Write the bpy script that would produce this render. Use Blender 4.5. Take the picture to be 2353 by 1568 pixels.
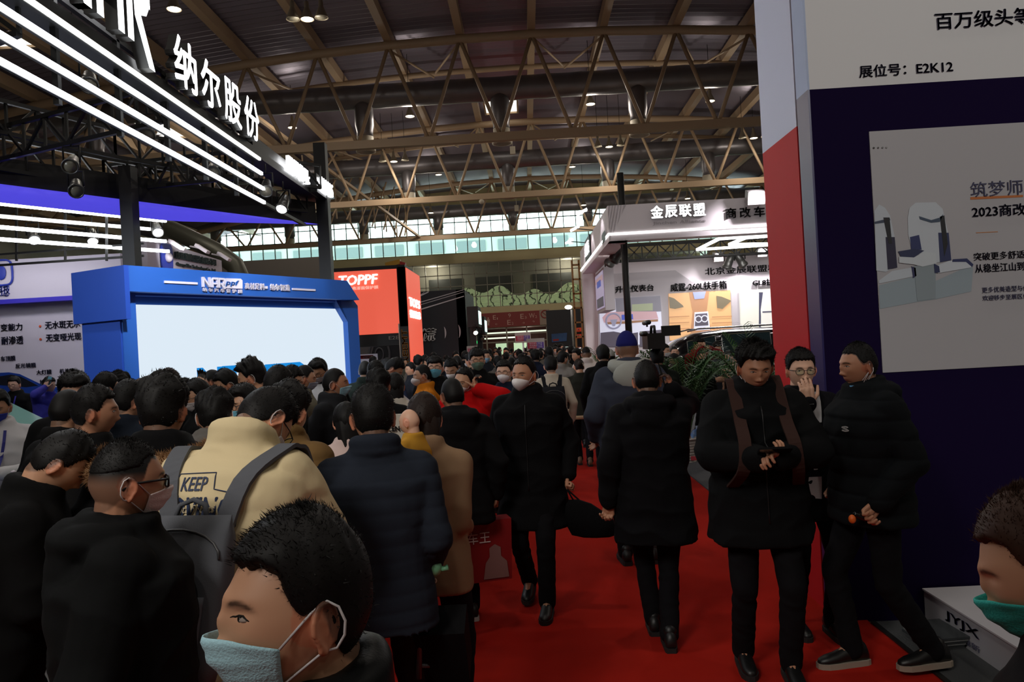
import bpy, math, random
import numpy as np
from mathutils import Vector, Matrix

random.seed(7); RNG = np.random.default_rng(7)
for o in list(bpy.data.objects): bpy.data.objects.remove(o)
SC = bpy.context.scene
COL = SC.collection

# ------------------------------------------------------------------ camera
FPX = 1750.0; CX, CY = 1176.5, 784.0; CAMH = 1.85
roll = math.atan(0.055)
Yc = Vector(((1212-CX)/FPX, -(790-CY)/FPX, -1)).normalized()
Zc = Vector((-math.sin(roll), math.cos(roll), 0)); Zc = (Zc-Yc*Zc.dot(Yc)).normalized()
Xc = Yc.cross(Zc)
M_WC = Matrix((Xc, Yc, Zc)).transposed()      # world -> camera
M_CW = M_WC.transposed()
cam = bpy.data.cameras.new('camera'); camo = bpy.data.objects.new('camera', cam); COL.objects.link(camo)
cam.sensor_width = 36; cam.lens = FPX/2353*36; cam.clip_start = .05; cam.clip_end = 500
camo.matrix_world = Matrix.Translation((0, 0, CAMH)) @ M_CW.to_4x4()
SC.camera = camo
# ------------------------------------------------------------------ world, exposure, hall light
w = bpy.data.worlds.new('sky'); SC.world = w; w.use_nodes = True
bg = w.node_tree.nodes['Background']; bg.inputs[0].default_value = (.80, .93, .92, 1); bg.inputs[1].default_value = 6.0
SC.view_settings.view_transform = 'Standard'; SC.view_settings.look = 'None'
SC.view_settings.exposure = 0; SC.view_settings.gamma = 1; SC.view_settings.use_curve_mapping = False
LAMP_W = 115       # watts of each high-bay lamp
def arealight(name, loc, size, energy, color, direction=(0, 0, -1), spread=180, sizey=None, parent=None):
    l = bpy.data.lights.new(name, 'AREA'); l.energy = energy; l.color = color
    l.shape = 'RECTANGLE' if sizey else 'DISK'; l.size = size
    if sizey: l.size_y = sizey
    l.spread = math.radians(spread)
    o = bpy.data.objects.new(name, l); COL.objects.link(o)
    o.rotation_euler = Vector(direction).to_track_quat('-Z', 'Y').to_euler(); o.location = loc
    if parent is not None:
        mw = o.rotation_euler.to_matrix().to_4x4(); mw.translation = Vector(loc)
        o.parent = parent; o.matrix_local = MW[parent.name].inverted() @ mw
    return o
def spotlight(name, loc, target, energy, color, angle=50, size=.05):
    l = bpy.data.lights.new(name, 'SPOT'); l.energy = energy; l.color = color; l.spot_size = math.radians(angle); l.spot_blend = .6
    l.shadow_soft_size = size
    o = bpy.data.objects.new(name, l); COL.objects.link(o); o.location = loc
    o.rotation_euler = (Vector(target)-Vector(loc)).to_track_quat('-Z', 'Y').to_euler()
    return o
WARM = (1, .91, .80); COOL = (.93, .95, 1)
MW = {}
# big rows of hall lamps outside the frame (over and behind the camera)
for lx in (-13, -2, 9, 20):
    for ly in (-6, 4, 14):
        arealight('hall_lamp_light', (lx+1.5, ly, 12.6), .6, LAMP_W*1.1, WARM)
def pointlight(name, loc, energy, color, size=.3):
    l = bpy.data.lights.new(name, 'POINT'); l.energy = energy; l.color = color; l.shadow_soft_size = size
    o = bpy.data.objects.new(name, l); COL.objects.link(o); o.location = loc; return o
# unseen spots added to brighten the corner panel, blue tower and cream jacket
spotlight('added_flood', (5.2, -6.5, 7.5), (3.9, 4.8, 3.9), 1250, (1, .98, .96), 34, .3)
spotlight('added_flood', (-2.9, 7.0, 4.4), (-3.75, 10.5, 2.0), 620, (.86, .92, 1), 70, .1)
spotlight('added_flood', (-8.2, 5.0, 4.6), (-5.2, 9.0, 1.9), 520, (.86, .92, 1), 60, .1)
spotlight('added_flood', (-2.9, -1.6, 5.4), (-1.2, 2.9, 1.3), 760, (1, .95, .88), 46, .9)

# ------------------------------------------------------------------ pixel helpers
def ray(u, v):
    return M_CW @ Vector(((u-CX)/FPX, -(v-CY)/FPX, -1))
O = Vector((0, 0, CAMH))
def P(u, v, Y): r = ray(u, v); return O + r*(Y/r.y)
def PX(u, v, X): r = ray(u, v); return O + r*(X/r.x)
def PZ(u, v, Z): r = ray(u, v); return O + r*((Z-CAMH)/r.z)
def G(u, v): return PZ(u, v, 0)
def PP(u, v, p0, n): r = ray(u, v); return O + r*((Vector(p0)-O).dot(n)/r.dot(n))
def hor(u): return 790-.055*(u-1212)
def S(r, g=None, b=None):
    if g is None: g = b = r
    f = lambda c: (c/255/12.92) if c <= 10 else ((c/255+.055)/1.055)**2.4
    return (f(r), f(g), f(b))
# ------------------------------------------------------------------ materials
_M = {}
def mat(name, col, rough=.6, metal=0, emit=0, bump=0, bscale=40, spec=.5, var=0, ecol=None, coat=0):
    if name in _M: return _M[name]
    m = bpy.data.materials.new(name); m.use_nodes = True; nt = m.node_tree; b = nt.nodes['Principled BSDF']
    b.inputs['Base Color'].default_value = (*col, 1); b.inputs['Roughness'].default_value = rough
    b.inputs['Metallic'].default_value = metal; b.inputs['Specular IOR Level'].default_value = spec
    if coat: b.inputs['Coat Weight'].default_value = coat; b.inputs['Coat Roughness'].default_value = .05
    if emit:
        b.inputs['Emission Color'].default_value = (*(ecol or col), 1); b.inputs['Emission Strength'].default_value = emit
    if bump or var:
        tc = nt.nodes.new('ShaderNodeTexCoord')
        n = nt.nodes.new('ShaderNodeTexNoise'); n.inputs['Scale'].default_value = bscale; n.inputs['Detail'].default_value = 3
        nt.links.new(tc.outputs['Object'], n.inputs['Vector'])
        if bump:
            bm_ = nt.nodes.new('ShaderNodeBump'); bm_.inputs['Strength'].default_value = bump; bm_.inputs['Distance'].default_value = .02
            nt.links.new(n.outputs['Fac'], bm_.inputs['Height']); nt.links.new(bm_.outputs[0], b.inputs['Normal'])
        if var:
            mx = nt.nodes.new('ShaderNodeMix'); mx.data_type = 'RGBA'
            mx.inputs[6].default_value = (*[c*(1-var) for c in col], 1); mx.inputs[7].default_value = (*[min(1, c*(1+var)) for c in col], 1)
            nt.links.new(n.outputs['Fac'], mx.inputs[0]); nt.links.new(mx.outputs[2], b.inputs['Base Color'])
    _M[name] = m; return m
def glass_mat(name, col=(1, 1, 1), rough=0.0, alpha=.25):
    if name in _M: return _M[name]
    m = bpy.data.materials.new(name); m.use_nodes = True; nt = m.node_tree
    for n in list(nt.nodes): nt.nodes.remove(n)
    o = nt.nodes.new('ShaderNodeOutputMaterial'); mx = nt.nodes.new('ShaderNodeMixShader'); t = nt.nodes.new('ShaderNodeBsdfTransparent'); g = nt.nodes.new('ShaderNodeBsdfGlossy')
    t.inputs[0].default_value = (*col, 1); g.inputs[0].default_value = (*col, 1); g.inputs[1].default_value = rough; mx.inputs[0].default_value = alpha
    nt.links.new(t.outputs[0], mx.inputs[1]); nt.links.new(g.outputs[0], mx.inputs[2]); nt.links.new(mx.outputs[0], o.inputs[0])
    _M[name] = m; return m
# ------------------------------------------------------------------ mesh builder
class MB:
    def __init__(s): s.v = []; s.f = []; s.m = []; s.n = 0; s.sm = []
    def add(s, v, f, m=0, smooth=False):
        v = np.asarray([tuple(p) for p in v] if not isinstance(v, np.ndarray) else v, float).reshape(-1, 3)
        s.v.append(v); n = s.n
        s.f += [tuple(i+n for i in q) for q in f]; s.m += [m]*len(f); s.sm += [smooth]*len(f); s.n += len(v); return s
    def obox(s, c, hx, hy, hz, m=0):      # centre, three half-axis vectors
        c, hx, hy, hz = (Vector(a) for a in (c, hx, hy, hz))
        v = [c+hx*i+hy*j+hz*k for k in (-1, 1) for j in (-1, 1) for i in (-1, 1)]
        return s.add(v, [(0, 2, 3, 1), (4, 5, 7, 6), (0, 1, 5, 4), (2, 6, 7, 3), (0, 4, 6, 2), (1, 3, 7, 5)], m)
    def box(s, x0, x1, y0, y1, z0, z1, m=0):
        return s.obox(((x0+x1)/2, (y0+y1)/2, (z0+z1)/2), ((x1-x0)/2, 0, 0), (0, (y1-y0)/2, 0), (0, 0, (z1-z0)/2), m)
    def bar(s, a, b, w=.05, h=None, m=0, up=(0, 0, 1)):
        a, b = Vector(a), Vector(b); d = (b-a); L = d.length
        if L < 1e-6: return s
        d = d/L; up = Vector(up)
        if abs(d.dot(up)) > .98: up = Vector((1, 0, 0)) if abs(d.x) < .9 else Vector((0, 1, 0))
        x = d.cross(up).normalized(); z = x.cross(d)
        h = w if h is None else h
        return s.obox((a+b)/2, x*w/2, d*L/2, z*h/2, m)
    def tube(s, pts, r, n=8, m=0, closed=False, caps=True, flat=1.0):
        pts = [Vector(p) for p in pts]; k = len(pts)
        rr = r if isinstance(r, (list, tuple)) else [r]*k
        V = []; prev = None
        for i, p in enumerate(pts):
            a = pts[i-1] if (i > 0 or closed) else p; b = pts[(i+1) % k] if (i < k-1 or closed) else p
            d = (b-a).normalized()
            if prev is None: x = d.orthogonal().normalized()
            else:
                x = prev-d*prev.dot(d); x = x.normalized() if x.length > 1e-6 else d.orthogonal().normalized()
            prev = x; y = d.cross(x)
            for j in range(n):
                t = 2*math.pi*j/n; V.append(p+(x*math.cos(t)+y*math.sin(t)*flat)*rr[i])
        F = []
        for i in range(k if closed else k-1):
            for j in range(n):
                a = i*n+j; b = i*n+(j+1) % n; c = ((i+1) % k)*n+(j+1) % n; d = ((i+1) % k)*n+j
                F.append((a, b, c, d))
        if caps and not closed: F += [tuple(reversed(range(n))), tuple(range((k-1)*n, k*n))]
        return s.add(V, F, m, True)
    def ribbon(s, pts, width, thick, side, m=0):   # flat strap; side = list or vec of width directions
        pts = [Vector(p) for p in pts]; V = []; k = len(pts)
        for i, p in enumerate(pts):
            d = (pts[min(i+1, k-1)]-pts[max(i-1, 0)]).normalized(); sd = Vector(side[i] if isinstance(side, list) else side); sd = (sd-d*sd.dot(d)).normalized(); nn = d.cross(sd)
            V += [p+sd*width/2+nn*thick/2, p-sd*width/2+nn*thick/2, p-sd*width/2-nn*thick/2, p+sd*width/2-nn*thick/2]
        F = [(i*4+j, i*4+(j+1) % 4, i*4+4+(j+1) % 4, i*4+4+j) for i in range(k-1) for j in range(4)] + [(3, 2, 1, 0), (k*4-4, k*4-3, k*4-2, k*4-1)]
        return s.add(V, F, m)
    def ball(s, c, r, n=16, k=10, m=0, M=None):
        c = Vector(c); r = r if isinstance(r, (tuple, list)) else (r, r, r)
        V = [(0, 0, 1)]+[(math.sin(math.pi*i/k)*math.cos(2*math.pi*j/n), math.sin(math.pi*i/k)*math.sin(2*math.pi*j/n), math.cos(math.pi*i/k)) for i in range(1, k) for j in range(n)]+[(0, 0, -1)]
        V = [Vector((p[0]*r[0], p[1]*r[1], p[2]*r[2])) for p in V]
        if M is not None: V = [M @ p for p in V]
        V = [c+p for p in V]; L = len(V)-1
        F = [(0, 1+j, 1+(j+1) % n) for j in range(n)]
        F += [(1+i*n+j, 1+(i+1)*n+j, 1+(i+1)*n+(j+1) % n, 1+i*n+(j+1) % n) for i in range(k-2) for j in range(n)]
        F += [(L, 1+(k-2)*n+(j+1) % n, 1+(k-2)*n+j) for j in range(n)]
        return s.add(V, F, m, True)
    def caps(s, a, b, ra, rb=None, n=12, m=0):      # tapered capsule
        a, b = Vector(a), Vector(b); rb = ra if rb is None else rb
        d = b-a
        if d.length < 1e-5: return s.ball(a, ra, n, 8, m)
        d.normalize()
        pts = []; rs = []
        for t in (0.02, .3, .6, .9): ang = t*math.pi/2; pts.append(a-d*ra*math.cos(ang)); rs.append(ra*math.sin(ang))
        pts += [a, b]; rs += [ra, rb]
        for t in (.9, .6, .3, .02): ang = t*math.pi/2; pts.append(b+d*rb*math.cos(ang)); rs.append(rb*math.sin(ang))
        x = d.orthogonal().normalized(); y = d.cross(x); V = []
        for p, r in zip(pts, rs): V += [p+(x*math.cos(2*math.pi*j/n)+y*math.sin(2*math.pi*j/n))*r for j in range(n)]
        k = len(pts)
        F = [(i*n+j, i*n+(j+1) % n, (i+1)*n+(j+1) % n, (i+1)*n+j) for i in range(k-1) for j in range(n)]
        F += [tuple(reversed(range(n))), tuple(range((k-1)*n, k*n))]
        return s.add(V, F, m, True)
    def loft(s, rings, m=0, smooth=True, cap=True):
        n = len(rings[0]); V = [p for r in rings for p in r]; k = len(rings)
        F = [(i*n+j, i*n+(j+1) % n, (i+1)*n+(j+1) % n, (i+1)*n+j) for i in range(k-1) for j in range(n)]
        if cap: F += [tuple(reversed(range(n))), tuple(range((k-1)*n, k*n))]
        return s.add(V, F, m, smooth)
    def lathe(s, prof, c=(0, 0, 0), n=24, m=0, smooth=True):   # prof: (r, z)
        c = Vector(c)
        return s.loft([[c+Vector((max(r, 1e-4)*math.cos(2*math.pi*j/n), max(r, 1e-4)*math.sin(2*math.pi*j/n), z)) for j in range(n)] for r, z in prof], m, smooth)
    def prism(s, pts, d, m=0, mside=None):           # polygon of 3-D points extruded by vector d
        pts = [Vector(p) for p in pts]; d = Vector(d); n = len(pts)
        s.add(pts+[p+d for p in pts], [tuple(range(n)), tuple(reversed(range(n, 2*n)))], m)
        s.add(pts+[p+d for p in pts], [(i, i+n, (i+1) % n+n, (i+1) % n) for i in range(n)], m if mside is None else mside)
        return s
    def tag_xf(s, M):
        M = np.array(M)
        s.v = [(v @ M[:3, :3].T + M[:3, 3]) for v in s.v]; return s
    def mesh(s, name, M=None):
        v = np.concatenate(s.v) if s.v else np.zeros((0, 3))
        if M is not None: A = np.array(M); v = v @ A[:3, :3].T + A[:3, 3]
        me = bpy.data.meshes.new(name); me.from_pydata(v.tolist(), [], s.f)
        me.polygons.foreach_set('material_index', s.m); me.polygons.foreach_set('use_smooth', s.sm); me.update()
        return me
    def centre(s):
        v = np.concatenate(s.v); lo, hi = v.min(0), v.max(0); return Vector(((lo[0]+hi[0])/2, (lo[1]+hi[1])/2, lo[2]))
def tag(o, label, cat, group=None, kind=None):
    if label: o['label'] = label
    if cat: o['category'] = cat
    if group: o['group'] = group
    if kind: o['kind'] = kind
    return o
def thing(name, label, cat, loc=(0, 0, 0), rotz=0, group=None, scale=1):
    o = bpy.data.objects.new(name, None); COL.objects.link(o); o.empty_display_size = .1
    o.location = loc; o.rotation_euler = (0, 0, rotz); o.scale = (scale,)*3
    MW[o.name] = Matrix.Translation(loc) @ Matrix.Rotation(rotz, 4, 'Z') @ Matrix.Scale(scale, 4)
    return tag(o, label, cat, group)
def link(name, me, mats, parent=None, loc=None):
    o = bpy.data.objects.new(name, me); COL.objects.link(o)
    for m in (mats if isinstance(mats, (list, tuple)) else [mats]): me.materials.append(m)
    if parent is not None: o.parent = parent; MW[o.name] = MW[parent.name].copy()
    else:
        if loc is not None: o.location = loc
        MW[o.name] = Matrix.Translation(loc or (0, 0, 0))
    return o
def part(name, mb, mats, parent, label=None, local=False):      # mb in world coordinates unless local
    o = link(name, mb.mesh(name, None if local else MW[parent.name].inverted()), mats, parent)
    if label: o['label'] = label
    return o
def single(name, mb, mats, label, cat, group=None, kind=None):
    c = mb.centre(); o = link(name, mb.mesh(name, Matrix.Translation(-c)), mats, None, c)
    return tag(o, label, cat, group, kind)
def struct(name, mb, mats, label=None, cat=None): return single(name, mb, mats, label, cat, None, 'structure')
def copy_tree(o, loc=None, rotz=None, parent=None):
    c = o.copy(); COL.objects.link(c)
    if parent is not None: c.parent = parent
    else:
        if loc is not None: c.location = loc
        if rotz is not None: c.rotation_euler = (0, 0, rotz)
    for ch in o.children: copy_tree(ch, parent=c)
    return c
# ------------------------------------------------------------------ lettering
_T = {}
def text_raw(s, bold=0.0, ext=0.0, shear=0.0, res=2):
    k = (s, bold, ext, shear)
    if k not in _T:
        cu = bpy.data.curves.new('t', 'FONT'); cu.body = s; cu.offset = bold; cu.extrude = .5; cu.shear = shear; cu.resolution_u = res; cu.fill_mode = 'BOTH'
        o = bpy.data.objects.new('t', cu); COL.objects.link(o)
        dg = bpy.context.evaluated_depsgraph_get(); me = bpy.data.meshes.new_from_object(o.evaluated_get(dg))
        v = np.zeros(len(me.vertices)*3); me.vertices.foreach_get('co', v); v = v.reshape(-1, 3)
        f = [tuple(p.vertices) for p in me.polygons]; nz = [p.normal.z for p in me.polygons]
        bpy.data.objects.remove(o); bpy.data.meshes.remove(me); bpy.data.curves.remove(cu)
        _T[k] = (v, f, nz)
    return _T[k]
def text_to(mb, s, A, B, C, th=.01, bold=.0, shear=0, m=0, mside=None, fn=None):
    """fit the text's own box to the parallelogram A (lower left) B (lower right) C (upper left); th = thickness toward the reader"""
    v, f, nz = text_raw(s, 0, 0, shear)
    A, B, C = Vector(A), Vector(B), Vector(C); lo, hi = v.min(0), v.max(0)
    n = (B-A).cross(C-A).normalized(); k = bold*1.1
    for dx, dy in (((0, 0),) if bold < .004 else ((k, 0), (-k, 0), (0, k*.7), (0, -k*.7))):
        a = (v[:, 0]+dx-lo[0]+k)/(hi[0]-lo[0]+2*k); b = (v[:, 1]+dy-lo[1]+k)/(hi[1]-lo[1]+2*k); c = (v[:, 2]+.5)*th
        W = np.array(A)+a[:, None]*np.array(B-A)+b[:, None]*np.array(C-A)+c[:, None]*np.array(n)
        if fn is not None: W = fn(W)
        if mside is None: mb.add(W, f, m)
        else:
            mb.add(W, [q for q, z in zip(f, nz) if z > .5], m); mb.add(W, [q for q, z in zip(f, nz) if z <= .5], mside)
    return mb
# ================================================================== THE HALL
HX0, HX1, HY0, HY1 = -32, 32, -12, 66
def ztop(x): return 14.85-.0042*x*x
def zdeck(x): return ztop(x)+.75
concrete = mat('concrete', S(92, 88, 84), .55, var=.25, bscale=1.5, bump=.1)
struct('floor', MB().box(HX0, HX1, HY0, HY1, -.2, 0), concrete)
carpet_m = mat('red_carpet', S(158, 27, 16), .95, var=.14, bscale=2.2, bump=.5, spec=.1)
single('aisle_carpet', MB().box(-2.4, 2.02, -4, 60, 0, .012), carpet_m, 'long red carpet running down the aisle between the booths', 'carpet')
# roof deck: ribbed sheet
deck_m = mat('roof_sheet', S(140, 132, 145), .35, metal=.45, var=.25, bscale=.35)
mb = MB(); ys = np.arange(HY0, HY1+.01, .2); xs = np.linspace(HX0, HX1, 33)
V = [(x, y, zdeck(x)+(.07 if i % 2 else 0)) for i, y in enumerate(ys) for x in xs]; nx = len(xs)
mb.add(V, [(i*nx+j, i*nx+j+1, (i+1)*nx+j+1, (i+1)*nx+j) for i in range(len(ys)-1) for j in range(nx-1)])
struct('ceiling', mb, deck_m)
steel = mat('tan_steel', S(176, 150, 120), .5, bump=.1, bscale=3)
wallm = mat('wall_paint', S(150, 145, 132), .8)
struct('wall_left', MB().box(HX0-.3, HX0, HY0, HY1, 0, 14), wallm)
struct('wall_right', MB().box(HX1, HX1+.3, HY0, HY1, 0, 14), wallm)
struct('wall_front', MB().box(HX0, HX1, HY0-.3, HY0, 0, 16), wallm)
# ---- back wall with the long window band
YB = 66.0
wb = MB()
DX0, DX1 = -4.4, 4.6           # door opening
wb.box(HX0, -16, YB, YB+.4, 0, 9.2); wb.box(16, HX1, YB, YB+.4, 0, 9.2)
wb.box(HX0, HX1, YB-.05, YB+.5, 9.15, 10.0); wb.box(HX0, HX1, YB, YB+.4, 13.75, 16)
wb.box(-16, DX0, YB, YB+.4, 0, 5.2); wb.box(DX1, 16, YB, YB+.4, 0, 5.2); wb.box(DX0, DX1, YB-.1, YB+.4, 3.35, 5.2)
for x0, x1 in ((HX0, -30), (30, HX1)): wb.box(x0, x1, YB, YB+.4, 10, 13.8)
struct('wall_back', wb, mat('back_wall_paint', S(196, 182, 140), .8, var=.1, bscale=.5))
frame_m = mat('window_frame', S(70, 74, 70), .5, metal=.3)
fr = MB()
for i in range(58): x = -30+i*1.053; fr.box(x-.035, x+.035, YB+.05, YB+.2, 10, 13.75)
for z, t in ((10.0, .05), (11.72, .05), (12.72, .035), (13.7, .05)): fr.box(-30, 30, YB+.05, YB+.2, z-t, z+t)
wn = struct('window_1', fr, frame_m)
gl = glass_mat('window_glass', (.93, 1, .97), 0, .015)
part('pane', MB().box(-30, 30, YB+.12, YB+.13, 10, 13.75), glass_mat('window_glass'), wn)
# interior glazed wall below the beam
fr = MB()
for i in range(31): x = -16+i*1.067; fr.box(x-.03, x+.03, YB-.02, YB+.12, 5.2, 9.15)
for z in (5.2, 6.18, 7.15, 8.15, 9.1): fr.box(-16, 16, YB-.02, YB+.12, z-.03, z+.03)
w2 = struct('window_2', fr, mat('pale_mullion', S(150, 145, 132), .6))
part('pane', MB().box(-16, 16, YB+.05, YB+.06, 5.2, 9.15), glass_mat('dark_glass', (.8, .82, .78), .3, .02), w2)
# behind the glazing: upper gallery (back wall, dark openings) and a creased sheet that paints in the glass's ceiling reflection
struct('wall_gallery', MB().box(-16, 16, YB+3.0, YB+3.2, 3.4, 9.2).box(-16, 16, YB+.4, YB+3.2, 5.05, 5.2).box(-16, 16, YB+.4, YB+3.2, 9.15, 9.3), mat('gallery_wall', S(128, 124, 114), .8, emit=.0))
dk = mat('gallery_opening', S(30, 32, 30), .5)
for i, (x0, x1) in enumerate(((-13, -10.5), (-8.6, -5.6), (-4.4, -1), (.8, 4.4), (6.6, 10), (12, 15))):
    struct('window_%d' % (i+3), MB().box(x0, x1, YB+2.9, YB+3.02, 6.4, 8.1), dk)
reflection_m = mat('painted_reflection', S(190, 204, 160), .25, emit=.45, ecol=(.55, .62, .42))  # reflected ceiling put into the colour: pale green glow with dark crease lines
nt = reflection_m.node_tree; b_ = nt.nodes['Principled BSDF']; tc = nt.nodes.new('ShaderNodeTexCoord'); wv = nt.nodes.new('ShaderNodeTexWave'); wv.inputs['Scale'].default_value = .45; wv.inputs['Distortion'].default_value = 14; wv.inputs['Detail'].default_value = 2.5; wv.inputs['Detail Scale'].default_value = 1.6
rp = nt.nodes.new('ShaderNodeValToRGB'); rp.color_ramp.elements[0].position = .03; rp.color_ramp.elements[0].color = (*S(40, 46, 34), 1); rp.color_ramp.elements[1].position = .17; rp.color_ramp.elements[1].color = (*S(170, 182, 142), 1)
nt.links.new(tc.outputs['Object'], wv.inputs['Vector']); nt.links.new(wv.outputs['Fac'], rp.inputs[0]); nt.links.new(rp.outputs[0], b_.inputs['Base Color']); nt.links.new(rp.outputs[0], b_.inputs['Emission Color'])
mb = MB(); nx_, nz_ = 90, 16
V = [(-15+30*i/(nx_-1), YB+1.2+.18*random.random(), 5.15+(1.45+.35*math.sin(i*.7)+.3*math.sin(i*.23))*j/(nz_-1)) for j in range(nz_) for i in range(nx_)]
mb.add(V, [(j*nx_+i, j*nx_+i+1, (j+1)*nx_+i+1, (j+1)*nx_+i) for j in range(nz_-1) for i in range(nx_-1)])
pointlight('gallery_light', (-8, YB+1.6, 8.6), 260, WARM); pointlight('gallery_light', (4, YB+1.6, 8.6), 260, WARM); pointlight('lobby_light', (0, YB+4, 2.6), 60, (1, .95, .85))
single('reflection_sheet', mb, reflection_m, 'pale green creased sheet standing in for the ceiling reflection in the gallery glazing', 'film')  # no real film: the sheet stands in for the ceiling reflection
# the building across the street, seen through the band
ob = thing('office_building', 'pale building with rows of teal windows seen through the high window band', 'building', (0, 96, 0))
part('wall', MB().box(-60, 60, 96, 104, 0, 16.0), mat('facade', S(128, 138, 135), .8, emit=.0), ob)
f = MB(); f.box(-2, 2, 95.8, 96, 12, 13.8)
wm = mat('facade_window', S(80, 94, 97), .5)
for i in range(22): x = -55+i*5.2; part('window', MB().box(x, x+3.6, 95.85, 96.02, 13.9, 15.2), wm, ob)
# entrance doors and red sign band
d1 = struct('door_1', MB(), frame_m) if False else None
fr = MB(); pm = mat('door_frame', S(150, 140, 125), .5)
for x in (-4.4, -3.5, -1.75, 0, 1.75, 3.3, 4.6): fr.box(x-.06, x+.06, YB-.05, YB+.1, 0, 3.35)
for z in (2.1, 2.75): fr.box(-4.4, 4.6, YB-.04, YB+.08, z-.05, z+.05)
dd = struct('door_1', fr, pm)
part('glass_panel', MB().box(-4.4, 4.6, YB+.02, YB+.03, 0, 3.3), glass_mat('window_glass'), dd)
struct('wall_lobby', MB().box(-6, 6, YB+9, YB+9.2, 0, 3.4).box(-6, 6, YB+.4, YB+9, 3.35, 3.5).box(-6.1, -6, YB+.4, YB+9.2, 0, 3.5).box(6, 6.1, YB+.4, YB+9.2, 0, 3.5), mat('lobby_red', S(96, 36, 36), .6))
lm = mat('lobby_light', (1, .95, .8), emit=1.1)
for z, x0, x1, y in ((2.95, -4, 4.4, 3), (2.5, -4, -1, 5)): single('lobby_ceiling_light', MB().box(x0, x1, YB+y, YB+y+.2, z-.05, z+.08), lm, 'long white light line %s inside the entrance lobby' % ('high' if z > 2.7 else 'low'), 'light')
for x0, x1 in ((-3.0, -1.9), (-1.3, 0), (.2, 1.6)):
    single('lobby_display_case', MB().box(x0, x1, YB+6, YB+6.3, .2, 2.0), mat('lit_case', S(190, 210, 180), emit=.8, ecol=S(200, 215, 180)), 'lit glass display case inside the lobby, %s' % {-3.0: 'left one', -1.3: 'middle one', .2: 'right one'}[x0], 'display case', 'lit cases in the lobby')
struct('floor_lobby', MB().box(-6, 6, YB, YB+9, -.1, .005), concrete)
sg = thing('direction_sign', 'long dark red direction sign above the entrance doors with hall letters', 'sign', (0, YB-.2, 3.35))
A_, B_ = P(1105, 754, YB-.3), P(1241, 747, YB-.3); T_ = P(1104, 716, YB-.3)
zt = 4.72; red_m = mat('sign_red', S(120, 44, 40), .6, emit=.06)
part('board', MB().box(A_.x, B_.x, YB-.3, YB-.12, 3.4, 4.66), red_m, sg)
tm = mat('sign_lettering', S(200, 165, 150), .6)
mb = MB(); sx = (B_.x-A_.x)/136
def dtxt(s, u, v, h, wd):
    a = P(u, v, YB-.31); q = MB(); text_to(q, s, a, a+Vector((wd*sx, 0, 0)), a+Vector((0, 0, h*sx)), .02); part('sign_character', q, tm, sg)
dtxt('E', 1133, 735, 10, 7); dtxt('1', 1142, 735, 5, 2); dtxt('9', 1168, 730, 9, 6); dtxt('E', 1166, 747, 11, 8); dtxt('2', 1176, 746.5, 6, 4)
dtxt('E', 1196, 733, 11, 8); dtxt('3', 1206, 733, 6, 4); dtxt('W', 1216, 731.5, 11, 13); dtxt('2', 1230, 731, 6, 4)
for s_, u, v in (('←', 1115, 750), ('←', 1138, 748), ('→', 1200, 745), ('↑', 1223, 742)): dtxt(s_, u, v, 5, 6)
for u in (1112, 1122):
    c = P(u, 738, YB-.33); mb = MB(); mb.ball(c+Vector((0, 0, .22)), .08, 10, 6); mb.obox(c, (.12, 0, 0), (0, .01, 0), (0, 0, .14)); mb.obox(c-Vector((0, 0, .25)), (.07, 0, 0), (0, .01, 0), (0, 0, .14)); part('person_symbol', mb, tm, sg)
nb = MB(); a = P(1241, 746, YB-.3); b = P(1262, 713, YB-.3); nb.box(a.x, b.x, YB-.3, YB-.15, 3.4, 4.7)
ns = single('no_smoking_sign', nb, mat('sign_cream', S(160, 140, 125), .7), 'cream no smoking board beside the red direction sign', 'sign'); 
r_ = MB(); c = P(1252, 722, YB-.33)
r_.tube([c+Vector((.32*math.cos(t*math.pi/12), 0, .32*math.sin(t*math.pi/12))) for t in range(24)], .04, 6, closed=True); r_.bar(c+Vector((-.22, 0, .22)), c+Vector((.22, 0, -.22)), .07, .03)
part('prohibition_mark', r_, mat('mark_red', S(150, 40, 36), .6), ns)
# ---- trusses
def truss(Y, x0, x1, label):
    t = thing('roof_truss', label, 'truss', (0, Y, 10.5), 0, 'roof trusses across the hall')
    zb = 10.6; nodes = [2.4+3.03*k for k in range(-12, 11) if x0 <= 2.4+3.03*k <= x1]
    part('bottom_chord', MB().bar((x0, Y, zb), (x1, Y, zb), .3, .34), steel, t)
    xt = [n-1.515 for n in nodes]+[nodes[-1]+1.515]
    m = MB(); m.tube([(x, Y, ztop(x)) for x in [x0]+xt+[x1]], .2, 8); part('top_chord', m, steel, t)
    for n in nodes:
        for s in (-1.515, 1.515): part('diagonal', MB().tube([(n, Y, zb), (n+s, Y, ztop(n+s))], .085, 6), steel, t)
    # inclined wind braces back to the purlin line
    for n in nodes[::2]:
        for s in (-1.5, 1.5): part('brace', MB().tube([(n+s*1.0, Y, ztop(n)-.1), (n+s*2, Y+3.6, ztop(n)-.1)], .05, 5), steel, t)
TY = (32.0, 44.6, 60.0)
for Y, l in zip(TY, ('nearest tan steel roof truss, spanning the whole ceiling', 'second tan steel roof truss, behind the nearest one', 'far tan steel roof truss, in front of the window band')): truss(Y, -31, 31, l)
for Y in (36.0, 48.6):
    m = MB(); m.tube([(x, Y, ztop(x)+.1) for x in np.linspace(-31, 31, 21)], .14, 8)
    single('cross_beam', m, steel, 'tan tube crossing under the roof just behind the %s truss' % ('nearest' if Y < 40 else 'second'), 'beam')
purl = [.885+3.03*k for k in range(-10, 11)]
first = None
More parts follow.
